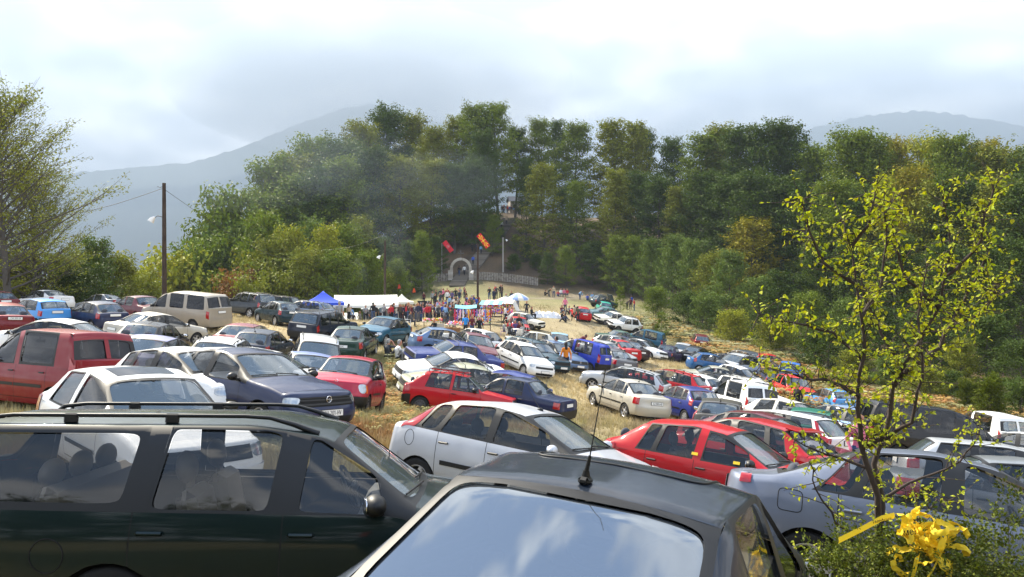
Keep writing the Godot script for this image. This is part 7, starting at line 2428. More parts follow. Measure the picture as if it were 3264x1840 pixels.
func make_people() -> void:
	make_bodies()
	var r := RandomNumberGenerator.new()
	r.seed = 515
	var taken := {}
	var tops := TOPS.keys()
	var legs := LEGS.keys()
	var hairs := HAIRS.keys()
	# those the photo shows singly
	for row in FOLK:
		var p := spot(row[1], row[2])
		p.y += row[8] if row.size() > 8 else 0.0
		taken["%s in %s and %s %s" % [row[0], row[4], row[5], row[7]]] = true
		var what := "person in %s and %s, %s %s" % [row[4], row[5], DOING[row[0]], row[7]]
		if taken.has(what):
			what = row[6] + "-haired " + what
		if taken.has(what):
			what = what.replace("person", "slightly taller person")
		taken[what] = true
		person(row[0], p, row[3], r.randf_range(0.97, 1.05), row[4], row[5], row[6], what, "visitors of the fair")
	# the crowd: where they stand, how many, how they stand
	for z in CROWD:
		var done := []
		var n := 0
		var tries := 0
		while n < int(z[5]) and tries < 4000:
			tries += 1
			var x := lerpf(z[1], z[2], r.randf())
			var d := lerpf(z[3], z[4], r.randf())
			var ok := true
			for q in done:
				if (q as Vector2).distance_to(Vector2(x, d)) < 0.5:
					ok = false
			if not ok:
				continue
			var kinds: Array = z[6]
			var body: String = kinds[r.randi() % kinds.size()]
			var top: String = tops[int(pow(r.randf(), 1.35) * 13)]
			var leg: String = legs[int(pow(r.randf(), 1.3) * 6)]
			var hair: String = hairs[int(pow(r.randf(), 1.8) * 4)]
			var key := "%s in %s and %s %s %s" % [body, top, leg, hair, z[0]]
			if taken.has(key):
				continue
			taken[key] = true
			done.append(Vector2(x, d))
			n += 1
			person(body, spot(x, -d), r.randf() * TAU, r.randf_range(0.93, 1.06), top, leg, hair, "%s-haired person in %s and %s, %s %s" % [hair, top, leg, DOING[body], z[0]], "visitors of the fair")

# ---------------------------------------------------------------- the fair and the gate
func cloth_mat(c: Color) -> StandardMaterial3D:
	var m := rough_mat(c, 0.85)
	m.backlight_enabled = true
	m.backlight = Color(c.r * 0.6, c.g * 0.6, c.b * 0.6)
	m.cull_mode = BaseMaterial3D.CULL_DISABLED
	return m

func sheet(b: MB, rows: Array, sag := 0.0) -> void:
	# a cloth over a list of edge pairs [a, b], sagging between them
	var pts := PackedVector3Array()
	var n := 9
	for r in rows:
		for i in n:
			var t := i / float(n - 1)
			pts.append((r[0] as Vector3).lerp(r[1], t) - Vector3(0, sin(PI * t) * sag, 0))
	b.grid(pts, rows.size(), n, Vector3.UP, false)

func marquee(label: String, x: float, z: float, turn: float, w: float, d: float, eave: float, ridge: float) -> void:
	var o := thing("marquee", label, "tent", spot(x, z), turn, "white marquees")
	var roof := MB.new()
	var hw := w / 2
	var hd := d / 2
	sheet(roof, [[V(-hw, eave - 0.25, hd + 0.02), V(hw, eave - 0.25, hd + 0.02)], [V(-hw, eave, hd), V(hw, eave, hd)], [V(-hw, (eave + ridge) / 2 - 0.06, hd / 2), V(hw, (eave + ridge) / 2 - 0.06, hd / 2)], [V(-hw, ridge, 0), V(hw, ridge, 0)], [V(-hw, (eave + ridge) / 2 - 0.06, -hd / 2), V(hw, (eave + ridge) / 2 - 0.06, -hd / 2)], [V(-hw, eave, -hd), V(hw, eave, -hd)], [V(-hw, eave - 0.25, -hd - 0.02), V(hw, eave - 0.25, -hd - 0.02)]], 0.05)
	part("canopy", roof, M.canvas, o)
	for s in [-1, 1]:
		var g := MB.new()
		g.flat3(V(hw * s, eave, hd), V(hw * s, eave, -hd), V(hw * s, ridge, 0), V(s, 0, 0))
		part("gable", g, M.canvas, o)
	for i in 5:
		for s in [-1, 1]:
			var p := MB.new()
			var px := lerpf(-hw, hw, i / 4.0)
			p.tube([V(px, -1.2, hd * s), V(px, eave, hd * s)], [0.035, 0.035], 6)
			part("post", p, M.white, o)

func pyramid(called: String, label: String, x: float, z: float, turn: float, w: float, eave: float, peak: float, mat: Material) -> Node3D:
	var o := thing(called, label, "canopy", spot(x, z), turn)
	var b := MB.new()
	var h := w / 2
	for k in 4:
		var q := Basis(Vector3.UP, k * PI / 2)
		var pts := PackedVector3Array()
		for i in 9:
			var t := i / 8.0
			for j in 5:
				var u := j / 4.0 * 2 - 1
				var y := lerpf(eave, peak, pow(t, 1.7))
				pts.append(q * V(u * h * (1 - t), y, h * (1 - t)))
		b.grid(pts, 9, 5, V(0, eave - 1, 0))
		b.flat4(q * V(-h, eave, h + 0.01), q * V(h, eave, h + 0.01), q * V(h, eave - 0.24, h + 0.02), q * V(-h, eave - 0.24, h + 0.02), q * V(0, 0, 1))
	part("canopy", b, mat, o)
	for sx in [-1, 1]:
		for sz in [-1, 1]:
			var p := MB.new()
			p.tube([V(h * 0.97 * sx, -0.4, h * 0.97 * sz), V(h * 0.97 * sx, eave, h * 0.97 * sz)], [0.03, 0.03], 6)
			part("post", p, M.white, o)
	return o

func umbrella(label: String, x: float, z: float, r: float, top: float, mats: Array) -> void:
	var o := thing("sun_umbrella", label, "umbrella", spot(x, z), 0.0, "sun umbrellas of the stalls")
	var p := MB.new()
	p.tube([V(0, -0.1, 0), V(0, top, 0)], [0.025, 0.02], 6)
	part("pole", p, M.white, o)
	for k in 12:
		var b := MB.new()
		var pts := PackedVector3Array()
		for i in 6:
			var t := i / 5.0
			for j in 3:
				var a := TAU * (k + j / 2.0) / 12
				pts.append(V(cos(a) * r * t, top - 0.62 * pow(t, 1.6) * r / 1.3, sin(a) * r * t))
		for j in 3:
			var a := TAU * (k + j / 2.0) / 12
			pts.append(V(cos(a) * r * 1.01, top - 0.62 * r / 1.3 - 0.2, sin(a) * r * 1.01))
		b.grid(pts, 7, 3, V(0, top - 2, 0))
		part("gore", b, mats[k % mats.size()], o)

func plastic_chair(called: String, label: String, at: Vector3, turn: float, mat: Material) -> Node3D:
	var o := thing(called, label, "chair", at, turn, "plastic garden chairs")
	var s := MB.new()
	s.box(V(0, 0.43, 0), V(0.44, 0.03, 0.46), Basis.IDENTITY, 0.01)
	part("seat", s, mat, o)
	var b := MB.new()
	for i in 5:
		b.box(V(-0.24, 0.66, -0.18 + i * 0.09), V(0.02, 0.46, 0.055), Basis(Vector3.BACK, 0.16))
	b.box(V(-0.275, 0.88, 0), V(0.03, 0.06, 0.46), Basis(Vector3.BACK, 0.16), 0.01)
	part("backrest", b, mat, o)
	for z in [-0.23, 0.23]:
		var a := MB.new()
		a.box(V(-0.02, 0.64, z), V(0.44, 0.025, 0.05), Basis.IDENTITY, 0.008)
		part("armrest", a, mat, o)
		for x in [-0.2, 0.2]:
			var l := MB.new()
			l.tube([V(x * 1.15, 0, z * 1.08), V(x, 0.64 if x > 0 else 0.45, z)], [0.025, 0.025], 5)
			part("leg", l, mat, o)
	return o

func bits(parent: Node, called: String, r: RandomNumberGenerator, n: int, lo: Vector3, hi: Vector3, size: float, cols: Array) -> void:
	# small goods laid or hung close together, too small to pick apart
	var b := MB.new()
	for i in n:
		b.col = Color(cols[r.randi() % cols.size()]).srgb_to_linear()
		var p := V(lerpf(lo.x, hi.x, r.randf()), lerpf(lo.y, hi.y, r.randf()), lerpf(lo.z, hi.z, r.randf()))
		var s := size * r.randf_range(0.5, 1.3)
		if r.randf() < 0.5:
			b.ball(p, V(s, s, s) * 0.55, 6, 4)
		else:
			b.box(p, V(s * 0.8, s * r.randf_range(0.6, 1.6), s * 0.5), Basis(rv(r), r.randf() * 3.0), s * 0.1)
	var m := part(called, b, M.goods, parent, true)
	m.set_meta("kind", "stuff")

const TOYS := ["e23a3a", "f2c531", "3d8fe0", "e36fb0", "f0f0ee", "5bb04a", "f07f2a", "8a57c2", "d9d9de", "e0a0b8"]
const FLOWERS := ["f3d43a", "e04848", "f0f0ea", "f08a3a", "6a9a3a", "e88ab0", "4c7a34"]

func stalls() -> void:
	var r := RandomNumberGenerator.new()
	r.seed = 63
	M.goods = rough_mat(Color(1, 1, 1), 0.6)
	M.goods.vertex_color_use_as_albedo = true
	M.canvas = cloth_mat(Color(0.86, 0.85, 0.8))
	var blue := cloth_mat(Color(0.16, 0.3, 0.78))
	var grey := cloth_mat(Color(0.42, 0.45, 0.48))
	marquee("long white marquee behind the blue canopy", -21.6, -82.0, 0.28, 8.6, 5.5, 2.1, 3.1)
	marquee("white marquee running from the blue canopy to the wooden pole", -15.6, -78.5, 0.2, 6.6, 5.5, 2.1, 3.05)
	pyramid("pop_up_canopy", "bright blue pop-up canopy with a pointed top", -18.5, -72.0, 0.25, 3.9, 2.25, 3.35, blue)
	pyramid("pop_up_canopy", "small pale gazebo at the smoking grill", -13.2, -88.0, 0.2, 2.7, 2.2, 3.1, M.canvas)
	# shade cloth with a dark back wall between the marquee and the gazebo
	var sh := thing("shade_tent", "grey shade cloth with a dark side wall beside the gazebo", "tent", spot(-16.0, -86.5), 0.1)
	var b := MB.new()
	sheet(b, [[V(-1.7, 2.3, -1.4), V(1.7, 2.5, -1.4)], [V(-1.7, 2.1, 1.4), V(1.7, 2.2, 1.4)]], 0.12)
	part("canopy", b, M.canvas, sh)
	b = MB.new()
	sheet(b, [[V(-1.7, 2.28, -1.42), V(1.7, 2.46, -1.42)], [V(-1.7, 0.1, -1.5), V(1.7, 0.1, -1.5)]], 0.05)
	part("side_wall", b, grey, sh)
	for x in [-1.65, 1.65]:
		for z in [-1.38, 1.38]:
			b = MB.new()
			b.tube([V(x, -0.2, z), V(x, 2.25, z)], [0.03, 0.03], 6)
			part("post", b, M.wood, sh)
	# grill with its smoke
	var g := thing("barbecue_grill", "black barbecue grill smoking beside the gazebo", "grill", spot(-10.9, -91.0), 0.3)
	b = MB.new()
	b.box(V(0, 0.85, 0), V(1.5, 0.25, 0.6), Basis.IDENTITY, 0.03)
	part("fire_box", b, M.dark, g)
	b = MB.new()
	b.box(V(0, 1.25, -0.3), V(1.5, 0.6, 0.05), Basis(Vector3.RIGHT, -0.3), 0.02)
	part("lid", b, M.dark, g)
	for x in [-0.65, 0.65]:
		for z in [-0.24, 0.24]:
			b = MB.new()
			b.tube([V(x, -0.05, z), V(x, 0.75, z)], [0.025, 0.025], 6)
			part("leg", b, M.steel, g)
	# metal railing enclosure at the wood edge
	var en := thing("railing_enclosure", "low enclosure of pale metal rails at the wood edge", "fence", spot(-18.6, -95.0), 0.12)
	for i in 6:
		b = MB.new()
		b.tube([V(-2.4 + i * 0.96, -0.2, 0), V(-2.4 + i * 0.96, 1.5, 0)], [0.035, 0.035], 5)
		part("post", b, M.alloy, en)
	for y in [0.45, 0.8, 1.15, 1.48]:
		b = MB.new()
		b.tube([V(-2.45, y, 0), V(2.45, y, 0)], [0.03, 0.03], 5)
		part("rail", b, M.alloy, en)
		b = MB.new()
		b.tube([V(-2.4, y, 0), V(-1.2, y + 0.12, -2.5), V(2.4, y + 0.05, -2.5)], [0.03, 0.03, 0.03], 5)
		part("rail", b, M.alloy, en)
	# the toy stall: striped awning, plastic sheet down its side, hung with goods
	var st := thing("market_stall", "toy stall under a pink and white striped awning with clear sheet at its side", "market stall", spot(-1.3, -76.0), -0.12)
	for k in 8:
		b = MB.new()
		var x0 := -1.5 + k * 0.375
		sheet(b, [[V(x0, 1.85, 1.2), V(x0 + 0.372, 1.85, 1.2)], [V(x0, 2.05, 0.1), V(x0 + 0.372, 2.05, 0.1)], [V(x0, 2.15, -1.1), V(x0 + 0.372, 2.15, -1.1)]], 0.0)
		part("awning_strip", b, M.pink if k % 2 == 0 else M.canvas, st)
	b = MB.new()
	sheet(b, [[V(1.52, 2.15, -1.1), V(1.52, 1.85, 1.2)], [V(1.9, 1.2, -1.4), V(1.95, 1.1, 1.5)], [V(2.6, 0.1, -1.6), V(2.9, 0.05, 1.7)]], 0.06)
	part("side_sheet", b, M.film, st)
	for x in [-1.48, 1.48]:
		for z in [-1.08, 1.16]:
			b = MB.new()
			b.tube([V(x, -0.1, z), V(x, 1.84 if z > 0 else 2.13, z)], [0.03, 0.03], 6)
			part("post", b, M.wood, st)
	b = MB.new()
	b.box(V(0, 0.8, 0.9), V(2.9, 0.05, 0.9), Basis.IDENTITY, 0.01)
	part("counter", b, M.wood, st)
	bits(st, "toys", r, 150, V(-1.4, 0.85, 0.5), V(1.4, 1.15, 1.3), 0.16, TOYS)
	bits(st, "hanging_toys", r, 170, V(-1.4, 1.1, -1.0), V(1.4, 1.8, -0.6), 0.15, TOYS)
	# second stall with blue and white awning
	st = thing("market_stall", "stall under a pale blue awning in front of the striped one", "market stall", spot(-2.0, -71.5), -0.1)
	for k in 5:
		b = MB.new()
		var x0 := -1.1 + k * 0.44
		sheet(b, [[V(x0, 1.95, 0.9), V(x0 + 0.437, 1.95, 0.9)], [V(x0, 2.25, -0.9), V(x0 + 0.437, 2.25, -0.9)]], 0.0)
		part("awning_strip", b, M.sky_cloth if k % 2 == 0 else M.canvas, st)
	for x in [-1.08, 1.08]:
		for z in [-0.88, 0.88]:
			b = MB.new()
			b.tube([V(x, -0.1, z), V(x, 1.95 if z > 0 else 2.24, z)], [0.025, 0.025], 6)
			part("post", b, M.wood, st)
	b = MB.new()
	b.box(V(0, 0.75, 0), V(2.1, 0.05, 1.3), Basis.IDENTITY, 0.01)
	part("counter", b, M.wood, st)
	bits(st, "hanging_toys", r, 200, V(-1.05, 1.0, -0.8), V(1.05, 1.85, 0.7), 0.14, TOYS)
	# the rack with hung scarves and toys nearest the path
	st = thing("toy_rack", "pole frame hung with bright toys and scarves under a teal cloth", "display rack", spot(-3.5, -64.5), 0.05)
	for x in [-1.6, 0.0, 1.6]:
		for z in [-0.6, 0.6]:
			b = MB.new()
			b.tube([V(x, -0.1, z), V(x, 1.9, z)], [0.025, 0.025], 5)
			part("post", b, M.wood, st)
	for z in [-0.6, 0.6]:
		b = MB.new()
		b.tube([V(-1.8, 1.88, z), V(1.9, 1.9, z)], [0.02, 0.02], 5)
		part("rail", b, M.wood, st)
	b = MB.new()
	sheet(b, [[V(-1.5, 1.98, 0.7), V(0.4, 1.98, 0.7)], [V(-1.5, 2.2, -0.7), V(0.4, 2.2, -0.7)]], 0.08)
	part("canopy", b, M.sky_cloth, st)
	for i in 14:
		b = MB.new()
		var x := -1.5 + i * 0.24
		var ln := r.randf_range(0.5, 1.1)
		b.box(V(x, 1.85 - ln / 2, 0.62 + r.randf_range(-0.03, 0.03)), V(0.12, ln, 0.02), Basis(Vector3.UP, r.randf_range(-0.4, 0.4)))
		part("scarf", b, dye("cloth", ["c23a58", "8a6ab0", "e0b0c4", "d8d4d0", "5a7ab8", "e0a030", "b84a3a"][i % 7]), st)
	bits(st, "toys", r, 220, V(-1.6, 0.5, -0.55), V(1.6, 1.75, 0.5), 0.13, TOYS)
	b = MB.new()
	b.box(V(0, 0.45, 0), V(3.2, 0.05, 1.1), Basis.IDENTITY, 0.01)
	part("shelf", b, M.wood, st)
	umbrella("cream sun umbrella behind the striped awning", -0.75, -80.5, 1.15, 2.2, [M.canvas])
	umbrella("blue and white striped sun umbrella behind the striped awning", 0.65, -81.5, 1.25, 2.45, [M.canvas, M.stripe])
	# flower and fruit tables
	for t in [[-6.85, -63.0, 1.7, 0.1, FLOWERS, "low table heaped with flowers and fruit beside the seller in black"], [-4.7, -62.0, 1.9, -0.15, TOYS, "low table of sweets and trinkets next to the toy rack"]]:
		st = thing("trestle_table", t[5], "table", spot(t[0], t[1]), t[3], "trading tables")
		b = MB.new()
		b.box(V(0, 0.55, 0), V(t[2], 0.05, 0.9), Basis.IDENTITY, 0.01)
		part("tabletop", b, M.card, st)
		for x in [-0.7, 0.7]:
			for z in [-0.35, 0.35]:
				b = MB.new()
				b.tube([V(x, -0.1, z), V(x, 0.53, z)], [0.025, 0.025], 5)
				part("leg", b, M.wood, st)
		var gd := thing("goods", "bright goods spread over the %s" % ("flower table" if t[4] == FLOWERS else "trinket table"), "goods", spot(t[0], t[1]), t[3])
		bits(gd, "pieces", r, 90, V(-0.8, 0.6, -0.42), V(0.8, 0.8, 0.42), 0.14, t[4])
	for c in [[-6.1, -60.4, 1.05, 0.62, 0.15, "pale cardboard panel standing upright by the seller in black", M.card], [-5.2, -60.9, 0.5, 0.4, 0.5, "brown carton in front of the trinket table", M.carton], [-4.6, -60.7, 0.55, 0.42, -0.2, "second brown carton nearest the toy rack", M.carton]]:
		var bx := MB.new()
		bx.box(V(0, c[3] / 2, 0), V(c[2], c[3], 0.05 if c[6] == M.card else 0.4), Basis.IDENTITY, 0.006)
		var o := part("cardboard_box", bx, c[6], self)
		o.position = spot(c[0], c[1])
		o.rotation.y = c[4]
		tag(o, c[5], "box")
	# white table and chairs
	st = thing("garden_table", "round white plastic table amid the sitting people", "table", spot(0.15, -62.0))
	b = MB.new()
	b.tube([V(0, 0.7, 0), V(0, 0.73, 0)], [0.5, 0.5], 20)
	part("tabletop", b, M.white, st)
	for a in 4:
		b = MB.new()
		b.tube([V(cos(a * PI / 2) * 0.4, -0.05, sin(a * PI / 2) * 0.4), V(cos(a * PI / 2) * 0.28, 0.7, sin(a * PI / 2) * 0.28)], [0.03, 0.03], 5)
		part("leg", b, M.white, st)
	for c in [[-0.72, -62.0, 0.0, "violet"], [-0.2, -61.0, 0.9, "white"], [0.62, -60.7, 1.7, "white"], [0.95, -62.0, PI, "white"], [-8.65, -61.0, 0.2, "white"]]:
		plastic_chair("plastic_chair", "%s plastic chair %s" % [c[3], ["facing the white table across the path", "with its back to the viewer at the white table", "nearest the ivory car at the white table", "on the far side of the white table", "standing alone by the teal hatchback"][[-0.72, -0.2, 0.62, 0.95, -8.65].find(c[0])]], spot(c[0], c[1]), c[2], M.white if c[3] == "white" else dye("cloth", "8a7090"))
	# the crumpled plastic heap
	b = MB.new()
	var pts := PackedVector3Array()
	var fn := FastNoiseLite.new()
	fn.frequency = 0.55
	fn.fractal_octaves = 4
	for i in 44:
		for j in 20:
			var x := 2.1 + i * 0.078
			var z := -81.5 + j * 0.11
			var e := minf(minf(i, 43 - i) / 6.0, minf(j, 19 - j) / 4.0)
			pts.append(V(x + fn.get_noise_2d(x * 3, z * 3) * 0.2, ground(x, z) + minf(1, e) * (0.22 + 0.5 * absf(fn.get_noise_2d(x * 2.0, z * 2.0)) + 0.3 * absf(fn.get_noise_2d(x * 6.0, z * 6.0))), z + fn.get_noise_2d(x * 4, z * 2 + 9) * 0.2))
	b.grid(pts, 44, 20, Vector3.UP, false)
	var heap := part("plastic_sheet", b, M.film_white, self)
	tag(heap, "crumpled heap of white plastic sheeting on the straw", "plastic sheet")
	b = MB.new()
	b.box(V(0, 0.06, 0), V(1.1, 0.06, 0.5), Basis.IDENTITY, 0.01)
	var bd := part("white_board", b, M.white, self)
	bd.position = spot(15.5, -92.0)
	tag(bd, "white board lying on the grass by the sapling", "board")
	# red and orange cloths hung in the tree by the railing
	for c in [[-15.2, -99.0, 3.6, "a8381e", "orange-red cloth hung in the tree above the grill"], [-13.2, -99.0, 2.4, "c04a1a", "small orange cloth hung beside the arch's slope"]]:
		b = MB.new()
		b.grid(PackedVector3Array([V(-0.1, 0.6, 0), V(0.1, 0.62, 0), V(-0.2, 0, 0.1), V(0.22, 0.05, -0.1)]), 2, 2, V(0, 0, 1), false)
		var o := part("hung_cloth", b, dye("cloth", c[3]), self)
		o.position = spot(c[0], c[1]) + V(0, c[2], 0)
		tag(o, c[4], "cloth")

func gate() -> void:
	var r := RandomNumberGenerator.new()
	r.seed = 12
	var at := spot(-8.75, -126.0)
	at.y -= 0.05
	M.stone = rough_mat(Color(0.5, 0.48, 0.45), 0.95)
	M.stone.vertex_color_use_as_albedo = true
	M.mortar = rough_mat(Color(0.62, 0.6, 0.57), 0.95)
	var pale = M.stone.duplicate()
	pale.albedo_color = Color(0.68, 0.66, 0.63)
	var o := thing("stone_arch", "round stone gateway arch at the foot of the steps", "arch", at, 0.0)
	var b := MB.new()
	for s in [-1, 1]:
		for i in 8:
			var g := r.randf_range(0.75, 1.2)
			b.col = Color(g, g * 0.97, g * 0.93)
			b.box(V(1.6 * s + r.randf_range(-0.02, 0.02), 0.12 + i * 0.25, 0), V(0.46 + r.randf_range(-0.03, 0.03), 0.24, 0.6), Basis.IDENTITY, 0.025)
			if i < 7:
				b.box(V(2.0 * s, 0.12 + i * 0.25, 0.05), V(0.36, 0.24, 0.75), Basis.IDENTITY, 0.025)
	for i in 21:
		var a := PI * (i + 0.5) / 21
		var g := r.randf_range(0.75, 1.2)
		b.col = Color(g, g * 0.97, g * 0.93)
		b.box(V(cos(a) * 1.62, 2.0 + sin(a) * 1.62, 0), V(0.44, 0.235, 0.6 + r.randf_range(-0.03, 0.03)), Basis(Vector3.BACK, a), 0.025)
	var sm := part("stones", b, pale, o, true)
	sm.set_meta("kind", "stuff")
	b = MB.new()
	for p in [[0.0, 0.0, 0.09, 1.3], [0.0, 0.25, 0.75, 0.09]]:
		b.box(V(0, 4.35 + p[1], 0), V(p[2], p[3], 0.08), Basis.IDENTITY, 0.015)
	for p in [V(0, 5.0, 0), V(-0.4, 4.6, 0), V(0.4, 4.6, 0)]:
		for k in 3:
			b.ball(p + V([-0.09, 0.09, 0.0][k], [0.0, 0.0, 0.09][k], 0), V(0.07, 0.07, 0.05), 8, 5)
	var cr := part("cross", b, M.steel, self)
	cr.position = at
	tag(cr, "ornate metal cross on top of the stone arch", "cross")
	# retaining walls of rubble
	for w in [[-17.4, -10.75, -127.0, -126.2, 1.25, "low rubble wall running from the arch to the wood edge"], [-6.75, 4.4, -126.2, -124.5, 1.3, "long rubble wall on the meadow side of the steps ending in bushes"]]:
		var wl := thing("stone_wall", w[5], "wall")
		b = MB.new()
		var core := MB.new()
		var ln := Vector2(w[1] - w[0], w[3] - w[2]).length()
		var n := int(ln / 0.42)
		var ang := atan2(-(w[3] - w[2]), w[1] - w[0])
		for i in n:
			var t := (i + 0.5) / n
			var x := lerpf(w[0], w[1], t)
			var z := lerpf(w[2], w[3], t)
			var y0 := ground(x, z) - 0.2
			var hh: float = w[4] + 0.2
			core.box(V(x, y0 + hh / 2 - 0.03, z), V(ln / n + 0.02, hh, 0.34), Basis(Vector3.UP, ang))
			for k in 6:
				var g := r.randf_range(0.6, 1.15)
				b.col = Color(g, g * r.randf_range(0.92, 0.98), g * r.randf_range(0.84, 0.94))
				b.box(V(x + r.randf_range(-0.05, 0.05), y0 + (k + 0.5) * hh / 6, z), V(0.4 * r.randf_range(0.85, 1.05), hh / 6 * r.randf_range(0.85, 1.0), 0.42 * r.randf_range(0.95, 1.1)), Basis(Vector3.UP, ang), 0.04)
		part("core", core, M.mortar, wl)
		sm = part("stones", b, M.stone, wl, true)
		sm.set_meta("kind", "stuff")
	# the steps, each a slab
	var stp := thing("stone_steps", "long flight of stone steps climbing through the arch into the wood", "steps")
	var route := [V(-9.1, 0, -121.5), V(-8.7, 0, -127.5), V(-6.6, 0, -136), V(-4.9, 0, -143), V(-2.6, 0, -153), V(-0.6, 0, -163)]
	var total := 64
	for i in total:
		var f := float(i) / (total - 1) * 5.0
		var k := mini(int(f), 4)
		var p: Vector3 = route[k].lerp(route[k + 1], f - k)
		var d: Vector3 = (route[k + 1] - route[k]).normalized()
		b = MB.new()
		var g := r.randf_range(0.42, 0.8)
		b.col = Color(g, g * 0.95, g * 0.88)
		b.box(V(p.x, ground(p.x, p.z) + 0.14, p.z), V(2.6 if i < 14 else 3.0, 0.34, 0.78), Basis(Vector3.UP, atan2(-d.x, -d.z)), 0.03)
		part("step", b, M.stone, stp, true)
	# chapel on the hilltop
	var ch := thing("chapel", "small grey stone chapel glimpsed between the trunks on the hilltop", "chapel", spot(1.4, -182.0), 0.2)
	b = MB.new()
	b.box(V(0, 1.6, 0), V(4.4, 3.4, 3.6))
	part("wall", b, M.mortar, ch)
	b = MB.new()
	for s in [-1, 1]:
		b.flat4(V(-2.5, 3.2, 2.1 * s), V(2.5, 3.2, 2.1 * s), V(2.5, 4.6, 0), V(-2.5, 4.6, 0), V(0, 1, s))
		b.flat3(V(2.2 * s, 3.2, -1.8), V(2.2 * s, 3.2, 1.8), V(2.2 * s, 4.5, 0), V(s, 0, 0))
	part("roof", b, M.steel, ch)
	b = MB.new()
	b.box(V(0.4, 1.1, 1.81), V(1.0, 2.1, 0.06))
	part("door", b, M.dark, ch)
	for x in [-1.3, 1.6]:
		b = MB.new()
		b.box(V(x, 1.9, 1.81), V(0.5, 0.9, 0.06))
		part("window", b, M.dark, ch)

func lamp_pole(label: String, x: float, z: float, h: float, mat: Material, lamp_y: float, side: float, lean := 0.0) -> Node3D:
	var o := thing("utility_pole", label, "pole", spot(x, z), 0.0, "poles of the meadow")
	var b := MB.new()
	b.tube([V(0, -0.5, 0), V(lean * 0.5, h * 0.5, 0), V(lean, h, 0)], [0.15, 0.13, 0.105], 10)
	part("post", b, mat, o)
	if lamp_y > 0:
		b = MB.new()
		b.tube([V(lean * 0.8, lamp_y, 0), V(lean * 0.8 + side * 0.35, lamp_y + 0.1, 0.1), V(lean * 0.8 + side * 0.55, lamp_y - 0.05, 0.15)], [0.025, 0.025, 0.025], 5)
		part("lamp_arm", b, M.steel, o)
		b = MB.new()
		b.tube([V(lean * 0.8 + side * 0.5, lamp_y + 0.02, 0.15), V(lean * 0.8 + side * 0.62, lamp_y - 0.1, 0.2), V(lean * 0.8 + side * 0.72, lamp_y - 0.28, 0.24)], [0.06, 0.15, 0.2], 10)
		part("lamp_shade", b, M.white, o)
	return o

func wire(label: String, a: Vector3, c: Vector3, sag: float) -> void:
	var b := MB.new()
	var pts := []
	var rad := []
	for i in 17:
		var t := i / 16.0
		pts.append(a.lerp(c, t) - V(0, sin(PI * t) * sag, 0))
		rad.append(0.016)
	b.tube(pts, rad, 4)
	var o := part("overhead_wire", b, M.plastic, self)
	tag(o, label, "wire", "overhead wires")

